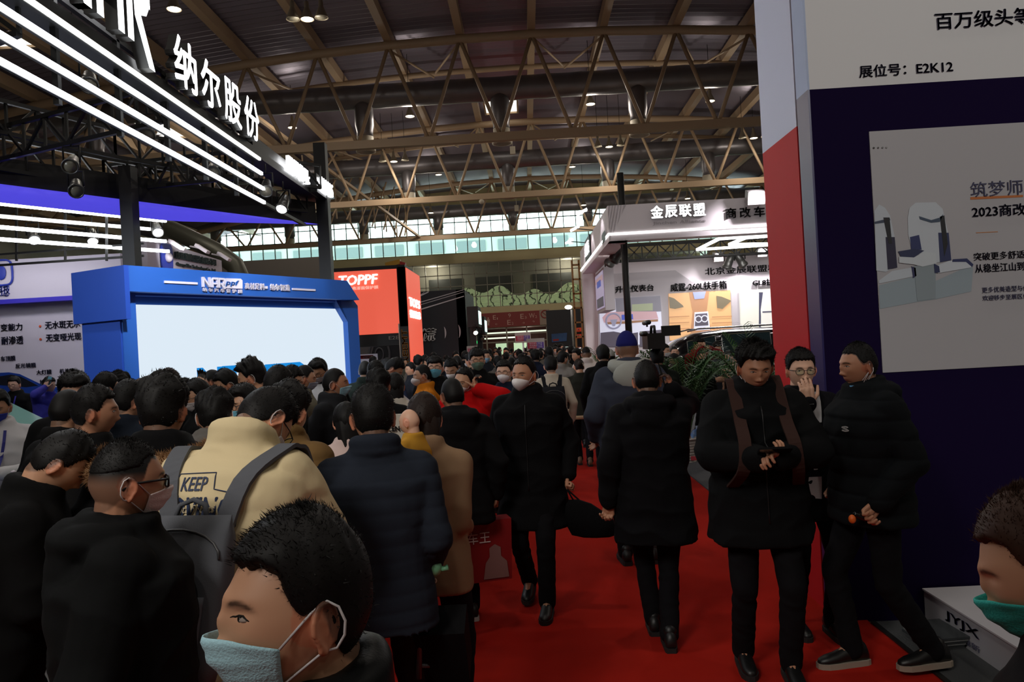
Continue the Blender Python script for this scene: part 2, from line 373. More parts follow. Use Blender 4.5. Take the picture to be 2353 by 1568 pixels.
for i, x in enumerate(purl):
    if abs(x) > 30: continue
    o = single('roof_beam', MB().box(x-.16, x+.16, 8, HY1-.1, ztop(x)+.15, ztop(x)+.62), steel, 'tan roof beam running lengthwise under the ribbed ceiling', 'beam', 'lengthwise roof beams')
# lattice wind bracing beside the far trusses
for X, s in ((-13, 'left'), (17, 'right')):
    m = MB()
    for k in range(9):
        m.bar((X+k*.5, 45+k*1.7, 10.7), (X+2+k*.3, 46+k*1.7, 14), .08); m.bar((X+k*.5, 45.8+k*1.7, 14), (X+k*.5, 46.2+k*1.7, 10.7), .08)
    m.bar((X, 32.2, 13.8), (X+5, 60, 10.7), .16)
    single('bracing_frame', m, steel, 'dense tan lattice of thin struts between the trusses on the %s' % s, 'bracing')
# ---- ducts with drop nozzles
duct_m = mat('duct_metal', S(120, 116, 118), .38, metal=.6, bump=.15, bscale=2, var=.2)
cap_m = mat('nozzle_cap', S(190, 180, 160), .6)
for di, (Y, zc) in enumerate(((33.7, 13.2), (46.3, 13.1), (61.6, 12.9))):
    m = MB(); xs = np.arange(-30, 30.1, .5); m.tube([(x, Y, zc) for x in xs], [.52 if i % 3 else .535 for i in range(len(xs))], 20)
    d = thing('ventilation_duct', 'round metal duct along the %s truss with hanging nozzles' % ('nearest', 'second', 'far')[di], 'duct', (0, Y, zc-.5))
    part('pipe', m, duct_m, d)
    for k in range(-4, 5):
        x = -.63+6.06*k
        if abs(x) > 28: continue
        q = MB().lathe([(.3, zc-.1), (.42, zc-.55), (.42, zc-1.3), (.36, 11.6), (.36, 11.3)], (x, Y-.05, 0), 18)
        nz = part('nozzle', q, duct_m, d)
        q = MB().lathe([(.37, 11.4), (.37, 10.9), (.44, 10.86), (.44, 10.74), (.3, 10.72), (.28, 10.95), (.0, 10.95)], (x, Y-.05, 0), 18)
        part('nozzle_cap', q, cap_m, nz)
# ---- skylights
sky_m = mat('skylight_pane', (1, .97, .88), emit=1.6, ecol=(1, .96, .85))
for i, ((u0, v0), (u1, v1), l) in enumerate((((1118, 222), (1186, 258), 'small bright skylight behind a nozzle above the aisle'), ((1740, 344), (1772, 374), 'bright skylight beside the tall red column'), ((0, 76), (48, 104), 'pale skylight at the top left corner behind the light tubes'), ((306, 268), (398, 318), 'bright skylight seen through the left booth trusses'))):
    a, b = PZ(u0, v1, 15.35-(1.2 if i in (2, 3) else 0)), PZ(u1, v0, 15.35-(1.2 if i in (2, 3) else 0))
    sk = thing('skylight', l, 'skylight', ((a.x+b.x)/2, (a.y+b.y)/2, a.z-.1))
    x0, x1 = sorted((a.x, b.x)); y0, y1 = sorted((a.y, b.y))
    part('pane', MB().box(x0, x1, y0, y1, a.z-.05, a.z), sky_m, sk)
    fr = MB()
    for q in ((x0-.1, x0, y0-.1, y1+.1), (x1, x1+.1, y0-.1, y1+.1), (x0, x1, y0-.1, y0), (x0, x1, y1, y1+.1)): fr.box(*q, a.z-.15, a.z+.05)
    part('frame', fr, steel, sk)
# ---- high-bay lamps
lens_m = mat('lamp_lens', (1, .9, .72), emit=14, ecol=(1, .85, .62)); refl_m = mat('lamp_reflector', S(150, 140, 120), .35, metal=.5)
off_m = mat('lamp_lens_off', S(120, 115, 100), .3)
def lamp_mb(): 
    a = MB().lathe([(.02, .95), (.1, .93), (.12, .8), (.12, .6), (.16, .5), (.26, .25), (.34, .05), (.35, 0), (.33, 0), (.24, .25), (.05, .45)], n=20)
    return a
def lamp(u, v, z, label, on=True, group='high-bay lamps under the roof', light=True):
    p = PZ(u, v, z); t = thing('hall_lamp', label, 'lamp', p, 0, group, .62)
    part('housing', lamp_mb(), refl_m, t, local=True)
    part('lens', MB().lathe([(0, .03), (.3, .03), (.3, .06), (0, .06)], n=20), lens_m if on else off_m, t, local=True)
    part('cable', MB().tube([(0, 0, .9), (0, 0, (zdeck(p.x)-p.z-.02)/.62)], .02, 5), mat('black_metal', S(20), .5), t, local=True)
    if on and light: (arealight('lamp_light', (p.x, p.y, p.z-.03), .36, LAMP_W*.8, WARM), pointlight('lamp_glow', (p.x, p.y, p.z-.35), 100 if v > 100 else 45, WARM))
LP = [(400, 22, 12.4, 'warm round hall lamp left of the three-lamp cluster at the top'), (167, 80, 12.4, 'warm hall lamp glowing behind the upper light tubes'), (942, 268, 12.6, 'lone hall lamp hanging between the first two ducts'), (1357, 240, 12.6, 'lone hall lamp right of the middle nozzle'),
      (672, 294, 13.0, 'small hall lamp just right of the glowing Chinese letters'), (1008, 402, 13.2, 'small hall lamp behind the second duct near the middle'), (1315, 384, 13.2, 'small hall lamp behind the second duct right of the middle'), (497, 386, 12.0, 'hall lamp seen below the third light tube'), (575, 391, 12.0, 'hall lamp close to the end of the light tubes'),
      (1632, 233, 12.6, 'tiny pair of hall lamps near the right end of the first truss'), (990, 490, 12.0, 'hall lamp in front of the window band'), (1341, 472, 12.0, 'hall lamp in front of the window band near the white booth'), (1580, 457, 12.0, 'hall lamp just above the white booth header')]
for a in LP: lamp(*a)
for (u, v, n) in ((706, 45, 'at the top left'), (905, 372, 'left of the middle'), (1400, 338, 'right of the middle'), (1732, 318, 'beside the tall column')):
    lamp(u, v, 12.6, 'lit middle lamp of the three-lamp cluster '+n, group='three-lamp clusters')
    k = 33 if v < 100 else 26
    for s in (-k, k): lamp(u+s, v-s*.055-2, 12.6, 'unlit %s lamp of the three-lamp cluster ' % ('left' if s < 0 else 'right')+n, on=False, group='three-lamp clusters')
# security camera and speaker boxes on the truss
c = P(1107, 468, 44.55); sc_ = thing('security_camera', 'white dome security camera hanging from the second truss', 'camera', c)
part('dome', MB().ball((0, 0, .12), .16, 14, 8), cap_m, sc_, local=True); part('mount', MB().tube([(0, 0, .2), (0, 0, 10.6-c.z)], .05, 6), cap_m, sc_, local=True)
for u, v, Y, l in ((1178, 345, 45, 'small white box hanging behind the second truss'), (1187, 478, 59, 'small white box hanging on the far truss')):
    c = P(u, v, Y); b = thing('junction_box', l, 'box', c); part('box', MB().box(-.16, .16, -.1, .1, -.25, .2), cap_m, b, local=True); part('hanger', MB().tube([(0, 0, .2), (0, 0, .9)], .02, 5), cap_m, b, local=True)
# ================================================================== LEFT SIDE BOOTHS
black = mat('black_metal', S(22, 22, 24), .45, metal=.2)
ledw = mat('led_tube', (1, 1, 1), emit=11, ecol=(.93, .97, 1))
letw = mat('lit_letter_face', (1, 1, 1), emit=3.2, ecol=(.97, .98, 1)); letside = mat('letter_side', S(70, 70, 70), .4)
AX = -3.72     # plane of the fascia along the aisle
def AP(u, v): return PX(u, v, AX)
def lattice(mb, a, b, hgt, n, w=.045, depth=0):
    a, b = Vector(a), Vector(b); up = Vector((0, 0, hgt))
    mb.bar(a, b, w); mb.bar(a+up, b+up, w)
    for i in range(n):
        p, q = a.lerp(b, i/n), a.lerp(b, (i+1)/n)
        mb.bar(p, q+up, w*.6) if i % 2 == 0 else mb.bar(p+up, q, w*.6)
        mb.bar(p, p+up, w*.6)
    mb.bar(b, b+up, w*.6)
# ---- overhead sign frame with posts, trusses, tubes and letters
fs = thing('booth_sign_frame', 'black overhead frame of the left booth with glowing white letters and light tubes', 'booth frame', (AX, 9.5, 0))
post = MB().box(AX-.11, AX+.11, 14.25, 14.45, 0, 5.85); part('post', post, black, fs)
c2 = P(302, 560, 11.0); part('post', MB().box(c2.x-.09, c2.x+.09, 10.9, 11.1, 0, 4.75), black, fs)
f = MB(); f.box(AX-.35, AX-.02, 3.2, 14.5, 4.76, 4.88); f.box(AX-.3, AX-.08, 10.9, 14.5, 4.82, 5.08)
part('fascia_beam', f, black, fs)
f = MB(); f.bar((AX-.16, 3.2, 5.06), (AX-.16, 10.9, 5.06), .05); f.bar((AX-.16, 3.2, 4.2), (AX-.16, 13.6, 4.2), .05)
for y in np.arange(3.4, 11, 1.0): f.bar((AX-.16, y, 4.1), (AX-.16, y, 5.06), .05)
part('fascia_lattice', f, black, fs)
for z, ye in ((4.11, 11.0), (4.31, 11.0), (4.52, 10.95), (4.72, 10.9)):
    t = part('tube_channel', MB().box(AX-.03, AX+.0, 3.3, ye, z-.028, z+.028), black, fs)
    part('light_tube', MB().box(AX, AX+.03, 3.3, ye, z-.02, z+.02), ledw if z < 4.7 else mat('led_tube_dim', (1, 1, 1), emit=1.2, ecol=(.9, .92, .85)), t)
# letters: Chinese characters, each a part
y0, y1 = 8.06, 10.78; gw = (y1-y0)/4
for i, ch in enumerate('纳尔股份'):
    ya = y0+i*gw+.03; yb = ya+gw*.84
    m = MB(); text_to(m, ch, (AX, ya, 4.87), (AX, yb, 4.87), (AX, ya, 5.44), .10, bold=.022, m=0, mside=1)
    part('sign_letter', m, [letw, letside], fs)
def strokes(mb, polys, o, r, u, th, m=0, ms=1):
    r, u = Vector(r), Vector(u); n = r.cross(u).normalized()
    for q in polys: mb.prism([Vector(o)+r*x+u*y+n*th for x, y in q], -n*th, m, ms)
NPOL = [[(0, 0), (.22, 0), (.22, 1), (0, 1)], [(.78, 0), (1, 0), (1, 1), (.78, 1)], [(0.0, 1), (.24, 1), (1, 0), (.76, 0)]]
APOL = [[(0, 0), (.24, 0), (.24, .78), (0, .72)], [(.76, 0), (1, 0), (1, 1), (.76, 1)], [(0, .72), (.24, .78), (.34, .8), (.76, .8), (.76, 1), (.22, 1), (.05, .9)], [(.24, .28), (.76, .28), (.76, .46), (.24, .46)]]
RPOL = [[(0, 0), (.24, 0), (.24, 1), (0, 1)], [(.24, .8), (.7, .8), (.78, .74), (1, .8), (.92, .94), (.8, 1), (.24, 1)], [(.78, .5), (1, .46), (1, .8), (.78, .76)], [(.3, .5), (.42, .3), (.82, .36), (1, .5), (.78, .52)], [(.30, .5), (.52, .38), (1.1, -.16), (.84, -.16), (.32, .28)]]
for pol, a, b in ((NPOL, 6.0, 6.5), (APOL, 6.58, 7.04), (RPOL, 7.1, 7.56)):
    m = MB(); strokes(m, pol, (AX, a, 4.95), (0, b-a, 0), (0, 0, .98), .12); part('sign_letter', m, [letw, letside], fs)
m = MB(); rc = AP(318, 10); m.tube([rc+Vector((.02, .07*math.cos(t*math.pi/10), .07*math.sin(t*math.pi/10))) for t in range(20)], .012, 6, closed=True)
text_to(m, 'R', rc+Vector((.02, -.035, -.04)), rc+Vector((.02, .035, -.04)), rc+Vector((.02, -.035, .04)), .02, bold=.02); part('registered_mark', m, letw, fs)
m = MB(); text_to(m, '股票代码:', (AX+.0, 12.15, 4.84), (AX, 13.35, 4.84), (AX, 12.15, 5.1), .05, bold=.012, m=0, mside=0); part('sign_letter', m, letw, fs)
m = MB(); text_to(m, '002825', (AX+.12, 13.65, 4.83), (AX+.12, 14.5, 4.83), (AX+.12, 13.65, 5.08), .05, bold=.014); part('sign_letter', m, letw, fs)
part('sign_backing', MB().box(AX-.02, AX+.1, 13.6, 14.55, 4.78, 5.12), black, fs)
# inner trusses (curved run and cross runs)
arc = [Vector((-3.9, 13.9, 4.5)), Vector((-5.1, 12.6, 4.5)), Vector((-6.1, 11.1, 4.5)), Vector((-6.9, 9.4, 4.5)), Vector((-7.4, 7.6, 4.5))]
m = MB()
for a, b in zip(arc, arc[1:]): lattice(m, a, b, .42, 5, .05)
for a, b in zip(arc, arc[1:]): lattice(m, a+Vector((.35, -.3, .35)), b+Vector((.35, -.3, .35)), .4, 5, .05)
part('curved_truss', m, black, fs)
for ya, xb, yb in ((6.0, -8.5, 8.2), (8.4, -7.2, 9.8), (11.2, -6.3, 11.6)):
    m = MB(); lattice(m, (AX-.2, ya, 4.55), (xb, yb, 4.55), .4, 9, .05); part('cross_truss', m, black, fs)
# black beam and blue backlit soffit along the far side
a, b = PZ(0, 423, 0), None
A0 = P(0, 423, 9.8); B0 = P(727, 519, 14.2)
d = (B0-A0); d.z = 0; d.normalize(); nrm = Vector((d.y, -d.x, 0))
A1 = Vector((A0.x, A0.y, 0))-d*4; B1 = Vector((B0.x, B0.y, 0))
m = MB(); m.prism([A1+Vector((0, 0, 4.3)), B1+Vector((0, 0, 4.3)), B1+Vector((0, 0, 4.72)), A1+Vector((0, 0, 4.62))], -nrm*.12); part('perimeter_beam', m, black, fs)
blue_m = mat('blue_backlit_fabric', S(60, 50, 200), .5, emit=.85, ecol=S(84, 76, 226))
m = MB(); n = 24; V = []
for i in range(n+1):
    t = i/n; p = A1.lerp(B1, t); h = .235*min(1, (1-t)*3.2)+.0; bulge = .10*math.sin(math.pi*min(1, (1-t)*1.2))
    for j in range(5):
        s_ = j/4; V.append(p+Vector((0, 0, 4.3-h*s_))+nrm*(bulge*math.sin(math.pi*s_)+.05*(1-s_)))
m.add(V, [(i*5+j, i*5+j+1, (i+1)*5+j+1, (i+1)*5+j) for i in range(n) for j in range(4)], 0, True); part('blue_soffit', m, blue_m, fs)
# spotlights hung in the frame
def stage_spot(p, aim, label, lit=True, group=None, scale=1.0, parent_h=None):
    p = Vector(p); a = (Vector(aim)-p).normalized(); t = thing('spotlight', label, 'spotlight', p, 0, group)
    q = MB(); x = a.orthogonal().normalized(); s = scale
    rot = a.to_track_quat('Z', 'Y').to_matrix()
    q.lathe([(.0, -.16*s), (.06*s, -.15*s), (.075*s, 0), (.08*s, .1*s), (.095*s, .11*s), (.095*s, .15*s), (.08*s, .15*s), (.08*s, .13*s), (0, .13*s)], n=18); q.tag_xf(rot.to_4x4())
    part('housing', q, mat('spot_housing', S(90, 90, 88), .35, metal=.6), t, local=True)
    q = MB().lathe([(0, .135*s), (.078*s, .135*s), (.078*s, .14*s), (0, .145*s)], n=18).tag_xf(rot.to_4x4())
    part('lens', q, mat('spot_lens', (1, 1, 1), emit=25, ecol=(1, .95, .88)) if lit else off_m, t, local=True)
    q = MB().tube([(-.1*s, 0, 0), (-.1*s, 0, .2*s), (.1*s, 0, .2*s), (.1*s, 0, 0)], .012*s, 6).tube([(0, 0, .2*s), (0, 0, parent_h or .34*s)], .012*s, 6)
    part('yoke', q, black, t, local=True); return t
for (u, v, Y, l, lit, au, av) in ((652, 468, 11.6, 'lit silver spotlight near the end of the light tubes', True, 560, 700), (612, 430, 11.2, 'unlit silver spotlight just left of the lit one at the tube ends', False, 600, 600), (360, 525, 13, 'dazzling round spotlight right of the first black post', True, 420, 700), (75, 541, 12, 'dazzling round spotlight at the left under the blue soffit', True, 160, 800),
        (165, 375, 9, 'unlit spotlight hanging in the left trusses', False, 100, 500), (212, 543, 13, 'small lit spotlight between the two dazzling ones', True, 240, 800), (340, 300, 9, 'unlit spotlight behind the light tubes, near the skylight', False, 300, 500), (490, 390, 10.2, 'unlit spotlight behind the lower end of the tubes', False, 480, 500), (205, 185, 8, 'unlit spotlight behind the tubes at the upper left', False, 200, 400), (175, 430, 9.6, 'small unlit spotlight fixed to the beam above the blue soffit', False, 175, 600)):
    stage_spot(P(u, v, Y), P(au, av, Y-1.5), l, lit)
spotlight('spot_beam', P(652, 475, 11.5), (-4.3, 9.4, 2.5), 40, (1, .96, .9), 50)
# ---- LED wall tower
TL, TR = P(275, 612, 8.8), P(800, 650, 12.3)     # top line of the front face
TL = Vector((-4.66, 8.8, 0)); TR_ = Vector((-2.88, 12.2, 0)); tx = (TR_-TL).normalized(); tn = Vector((tx.y, -tx.x, 0)); TH = 3.0
def TPt(u, v, off=0): return PP(u, v, TL+tn*off, tn)
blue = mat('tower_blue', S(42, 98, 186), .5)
tw = thing('screen_tower', 'blue booth tower framing a bright white video wall', 'display tower', TL.lerp(TR_, .5))
def tpoly(pix, off=0): return [TPt(u, v, off) for u, v in pix]
# frame body as ring polygons around the screen (front ring, inner reveal) in face coordinates
def loc(p): q = Vector((p.x, p.y, 0))-TL; return (q.dot(tx), p.z)
sc_px = [(297, 699), (768, 711), (786, 741), (796, 928)]
s2 = [loc(TPt(u, v, -.12)) for u, v in sc_px]
L_ = loc(TPt(275, 612))[0]; Rr = loc(TPt(822, 705))[0]; Rc = loc(TPt(780, 648))[0]; zc = loc(TPt(820, 703))[1]; ztopT = (loc(TPt(275, 612))[1]+loc(TPt(780, 648))[1])/2
def W3(x, z, off=0): return TL+tx*x+Vector((0, 0, z))+tn*off
scx0, scx1 = s2[0][0], s2[2][0]; scz1 = (s2[0][1]+s2[1][1])/2; scc = s2[1][0]; sccz = s2[2][1]; scz0 = .55
body = MB(); D = .62
outer = [(L_, 0), (Rr, 0), (Rr, zc), (Rc, ztopT), (L_, ztopT)]
body.prism([W3(x, z, -.13) for x, z in outer], -tn*D)
part('cabinet', body, blue, tw)
ring = MB()
for q in ([(L_, 0), (scx0, 0), (scx0, scz1+.1), (L_, scz1+.1)], [(L_, scz1+.1), (scx0, scz1+.1), (scx0, scz1+.1), (Rc-.12, scz1+.1), (Rc-.12, ztopT-.28), (L_, ztopT-.28)], [(scx1, 0), (Rr, 0), (Rr, zc), (Rc, ztopT), (Rc-.12, ztopT-.28), (scx1, sccz)], [(scc, scz1), (scx1, sccz), (Rc-.12, ztopT-.28), (scc, ztopT-.28)], [(scx0, 0), (scx1, 0), (scx1, scz0), (scx0, scz0)]):
    ring.prism([W3(x, z, 0) for x, z in q], -tn*.14)
part('face_frame', ring, blue, tw)
hb = MB().prism([W3(L_-.0, ztopT-.30, .16), W3(Rr-.14, ztopT-.30, .16), W3(Rc, ztopT, .16), W3(L_, ztopT, .16)], -tn*(D+.29)); part('header', hb, blue, tw)
# stepped left side
m = MB(); m.prism([W3(L_, 0, -.02), W3(L_, 0, -.75), W3(L_, ztopT-.6, -.75), W3(L_, ztopT-.6, -.02)], -tx*.02)
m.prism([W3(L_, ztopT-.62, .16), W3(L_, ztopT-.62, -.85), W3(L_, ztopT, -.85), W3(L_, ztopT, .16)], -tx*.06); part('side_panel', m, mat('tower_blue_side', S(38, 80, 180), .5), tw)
scr = mat('screen_glow', (0, 0, 0), .4, emit=.92, ecol=S(229, 243, 255))
part('screen', MB().prism([W3(scx0, scz0, -.10), W3(scx1, scz0, -.10), W3(scx1, sccz, -.10), W3(scc, scz1, -.10), W3(scx0, scz1, -.10)], -tn*.02), scr, tw)
scb = mat('screen_blue', (0, 0, 0), .4, emit=.95, ecol=S(20, 140, 222))
def tface(u, v, off): p = TPt(u, v, off); return p
def on_tower(mb, s, u0, u1, v0, v1, off, bold=.0, th=.02, shear=0, m=0):  # bottom-left (u0,v0) ; bottom-right at u1 ; height to v1 at u0
    A = TPt(u0, v0, off); B = TPt(u1, v0+.07*(u1-u0), off); B.z = A.z; C = TPt(u0, v1, off); C = Vector((A.x, A.y, C.z)); text_to(mb, s, A, B, C, th, bold, shear, m)
sl = MB()
def tstroke(mb, pol, u0, v0, u1, v1, off, th, m=0):
    A = TPt(u0, v1, off); B = TPt(u1, v1, off); C = TPt(u0, v0, off)
    for q in pol: mb.prism([A+(Vector((B.x, B.y, A.z))-A)*x+Vector((0, 0, C.z-A.z))*y for x, y in q], tn*th, m)
NP2 = [[(0, 0), (.2, 0), (.2, 1), (0, 1)], [(.8, 0), (1, 0), (1, 1), (.8, 1)], [(0, 1), (.22, 1), (1, 0), (.78, 0)]]
tstroke(sl, NP2, 455, 846, 513, 905, -.095, .01)
AP2 = [[(0, 0), (.2, 0), (.2, .8), (0, .7)], [(.8, 0), (1, 0), (1, 1), (.8, 1)], [(0, .7), (.2, .8), (.8, .8), (.8, 1), (.2, 1)], [(.2, .3), (.8, .3), (.8, .48), (.2, .48)]]
RP2 = [[(0, 0), (.2, 0), (.2, 1), (0, 1)], [(.2, .8), (.8, .8), (1, .9), (.9, 1), (.2, 1)], [(.8, .4), (1, .45), (1, .9), (.8, .8)], [(.3, .3), (.8, .3), (1, .45), (.8, .5), (.3, .5)], [(.4, .3), (.7, .3), (1.05, -.1), (.8, -.1)]]
tstroke(sl, AP2, 505, 842, 545, 900, -.095, .01); tstroke(sl, RP2, 556, 840, 596, 898, -.095, .01)
blob = [TPt(u, v, -.095) for u, v in ((602, 905), (602, 846), (609, 838), (688, 832), (697, 838), (694, 862), (686, 905))]
sl.prism(blob, tn*.01)
wl = MB(); text_to(wl, 'ppf', TPt(606, 893, -.08), TPt(672, 899, -.08), TPt(612, 846, -.08), .004, .0, .2)
part('screen_logo', sl, scb, tw); part('screen_logo_text', wl, scr, tw)
m = MB(); c = TPt(600, 838, -.09); m.tube([c+tx*.033*math.cos(t*math.pi/8)+Vector((0, 0, .033*math.sin(t*math.pi/8))) for t in range(16)], .003, 5, closed=True)
text_to(m, 'R', c-tx*.015-Vector((0, 0, .016)), c+tx*.015-Vector((0, 0, .016)), c-tx*.015+Vector((0, 0, .016)), .004); part('registered_mark', m, mat('screen_pale_blue', (0, 0, 0), .4, emit=.8, ecol=S(120, 190, 235)), tw)
pw = mat('raised_white', S(232, 225, 236), .5)
m = MB(); tstroke(m, NP2, 463, 637, 482, 660, .165, .03); tstroke(m, AP2, 485, 638, 499, 661, .165, .03); tstroke(m, RP2, 500, 639, 515, 662, .165, .03)
part('header_lettering', m, pw, tw)
m = MB(); m.prism([TPt(u, v, .165) for u, v in ((512, 663), (517, 640), (551, 641), (555, 645), (555, 664))], tn*.02); part('logo_plate', m, pw, tw)
m = MB(); text_to(m, 'ppf', TPt(518, 658, .19), TPt(548, 660, .19), TPt(519, 643, .19), .008, .01, .15); part('logo_plate_text', m, mat('print_blue', S(40, 110, 200), .5), tw)
for i, ch in enumerate('纳尔汽车保护膜'):
    m = MB(); u = 464.5+i*13.6; on_tower(m, ch, u, u+9.5, 670+i*.72, 661.5+i*.72, .165, .03, .02); part('header_letter', m, pw, tw)
for i, ch in enumerate('真材足料·纳尔智造'):
    m = MB(); u = 562+i*11.6; v = 665+i*.5
    if ch == '·': m.obox(TPt(u+3.5, v-6, .175), tx*.018, tn*.01, (0, 0, .018))
    else: on_tower(m, ch, u, u+10.2, v, v-15, .165, .03, .02)
    part('header_letter', m, pw, tw)
for u0, u1, v in ((377, 453, 648), (671, 724, 664.5)):
    a = TPt(u0, v, .165); b = TPt(u1, v, .165); m = MB(); m.obox((a+Vector((b.x, b.y, a.z)))/2, (Vector((b.x, b.y, a.z))-a)/2, tn*.01, (0, 0, .014)); part('header_line', m, pw, tw)
arealight('screen_light', W3((scx0+scx1)/2, 1.75, .05), 2.6, 14, (.85, .93, 1), tn, sizey=1.5)
spotlight('header_spot', W3(1.7, 3.6, 1.0), W3(1.9, 2.85, 0), 30, (.9, .95, 1), 60)
spotlight('header_spot', W3(2.9, 3.6, 1.0), W3(2.75, 2.85, 0), 12, (.9, .95, 1), 60)
# ---- light tubes of the booth behind
t4 = thing('light_tube_rack', 'four parallel white light tubes hanging under the blue soffit at the left', 'light', P(190, 530, 12))
for (v0, v1, u1, dim) in ((468, 508, 381, 0), (497, 527, 345, 1), (522, 555, 381, 0), (550, 578, 388, 0)):
    a, b = P(0, v0, 10.9), P(u1, v1, 13); a = a+(a-b)*.3
    part('tube', MB().bar(a, b, .05), ledw if not dim else mat('led_tube_dim', (1, 1, 1)), t4)
m = MB()
for u in (38, 150, 245): p = P(u, 470, 12.2); m.bar(p, P(u, 600, 12.2), .03)
m.bar(P(0, 612, 12.2)+Vector((-2, 0, 0)), P(330, 588, 12.2), .035); m.bar(P(0, 585, 12.2), P(330, 560, 12.2), .03); part('hanging_frame', m, black, t4)
# ---- white booth at the far left
lil = mat('lilac_white_panel', S(206, 200, 214), .6); pur = mat('purple_band', S(60, 50, 190), .5); txt_dk = mat('dark_print', S(38, 40, 70), .6); txt_blue = mat('print_navy_blue', S(40, 60, 170), .5)
wbY = 14.5
def WB(u, v, off=0): return P(u, v, wbY-off)
a0, a1 = WB(-140, 640), WB(292, 584)
wbth = thing('white_booth_wall', 'lilac-white booth wall with Chinese text and a printed blue car, far left', 'booth wall', ((a0.x+a1.x)/2, wbY, 0))
zt = WB(150, 594).z; zb1, zb0 = WB(90, 687).z, WB(90, 697).z
part('upper_panel', MB().box(a0.x, a1.x, wbY-.25, wbY+.1, zb1, zt), lil, wbth)
part('purple_band', MB().box(a0.x, a1.x-.6, wbY-.27, wbY+.08, zb0, zb1), pur, wbth)
part('lower_panel', MB().box(a0.x, a1.x, wbY, wbY+.12, 0, zb0), lil, wbth)
def wtext(s, u0, v0, u1, v1, off=.01, mm=None, bold=.015, name='wall_text', sl=-.085, par=None, Y=None):
    A = P(u0, v0, (Y or wbY)-off); B = P(u1, v0+sl*(u1-u0), (Y or wbY)-off); C = P(u0, v1, (Y or wbY)-off); C.x = A.x; B.z = A.z
    m = MB(); text_to(m, s, A, B, C, .008, bold); return part(name, m, mm or txt_dk, par or wbth)
wtext('科技', -8, 678, 23, 656, .26, txt_blue, .02); wtext('nology', -8, 683, 21, 677, .26, txt_blue)
wtext('变能力', 2, 762, 52, 745); wtext('无水斑无水', 104, 757, 185, 739); wtext('耐渗透', 4, 793, 54, 774); wtext('无变哑光现', 106, 786, 187, 768)
wtext('车顶膜', 2, 831, 36, 819); wtext('反光镜膜', 36, 847, 83, 836); wtext('大灯膜', 84, 862, 119, 851); wtext('机盖膜', 137, 859, 171, 848); wtext('轮毂膜', 92, 884, 124, 873)
odot = mat('orange_dot', S(220, 90, 50), .6)
for u, v in ((92, 750), (93, 780)):
    c = WB(u, v, .01); part('bullet_dot', MB().ball(c, (.025, .008, .025), 12, 8), odot, wbth)
m = MB(); c = WB(2, 627, .27); 
m.tube([c+Vector((.22*math.copysign(abs(math.cos(t*math.pi/12))**.5, math.cos(t*math.pi/12)), 0, .24*math.copysign(abs(math.sin(t*math.pi/12))**.6, math.sin(t*math.pi/12)))) for t in range(24)], .02, 6, closed=True); m.ball(c, (.1, .01, .14), 12, 8)
part('logo', m, txt_blue, wbth)
# printed blue car (flat print on the wall)
m = MB(); body_ = [(-40, 880), (-40, 866), (0, 857), (20, 856), (45, 860), (70, 872), (95, 884), (140, 892), (168, 900), (175, 915), (170, 930), (-40, 935)]
m.prism([WB(u, v, .008) for u, v in body_], (0, .006, 0)); pr = part('printed_car', m, mat('car_print_blue', S(20, 60, 150), .5), wbth)
m = MB(); m.prism([WB(u, v, .012) for u, v in [(-30, 883), (-5, 866), (25, 861), (48, 866), (88, 887), (60, 890)]], (0, .004, 0)); part('printed_window', m, mat('car_print_dark', S(14, 18, 34), .5), pr)
arealight('booth_wash', (a0.x+2.2, wbY-1.2, 3.9), 2.5, 17, (.92, .92, 1), (0, .6, -1), sizey=.2)
# second white panel with the film maker's sign, angled
q0, q1 = P(337, 560, 17), P(512, 600, 20.5); fd = (q1-q0); fd.z = 0; fd.normalize(); fn = Vector((fd.y, -fd.x, 0))
fth = thing('film_booth_sign', 'angled white sign wall with blue shield logo and dark Chinese company name', 'sign', ((q0.x+q1.x)/2, (q0.y+q1.y)/2, 0))
def FP_(u, v, off=0): return PP(u, v, Vector((q0.x, q0.y, 0))+fn*off, fn)
t0, t1 = FP_(375, 556), FP_(509, 599)
zt_ = t0.z; m = MB(); qa = Vector((q0.x, q0.y, 0)); qb = Vector((t1.x, t1.y, 0))
m.prism([qa, qb, Vector((qb.x, qb.y, t1.z)), Vector((t0.x, t0.y, zt_)), Vector((qa.x, qa.y, zt_))], -fn*.4); part('panel', m, lil, fth)
m = MB(); cc = FP_(382, 592, .03); L2 = FP_(371, 592, .03); rx = fd*.23
m.prism([cc+fd*(.24*math.copysign(abs(math.cos(t*math.pi/12))**.5, math.cos(t*math.pi/12)))+Vector((0, 0, .34*math.copysign(abs(math.sin(t*math.pi/12))**.5, math.sin(t*math.pi/12)))) for t in range(24)], fn*.03)
lg = part('logo', m, txt_blue, fth)
m = MB(); m.ball(cc+fn*.05, (.1, .1, .12), 12, 8); part('logo_mark', m, pw, lg)
m = MB(); A = FP_(400, 594, .03); B = FP_(494, 619, .03); B.z = A.z-.0; C = Vector((A.x, A.y, FP_(400, 577, .03).z)); text_to(m, '欣盈薄膜科技有限公司', A, B, C, .05, .02); part('company_name', m, mat('dark_green_letter', S(36, 52, 54), .5), fth)
m = MB(); A = FP_(404, 612, .03); B = FP_(494, 634, .03); B.z = A.z; C = Vector((A.x, A.y, FP_(404, 602, .03).z)); text_to(m, 'Omega Film Technology Co., Ltd', A, B, C, .03, .02); part('company_name', m, mat('dark_green_letter', S(36, 52, 54)), fth)
spotlight('sign_spot', FP_(430, 560, 1.0), FP_(430, 600, 0), 60, (1, .97, .95), 80)
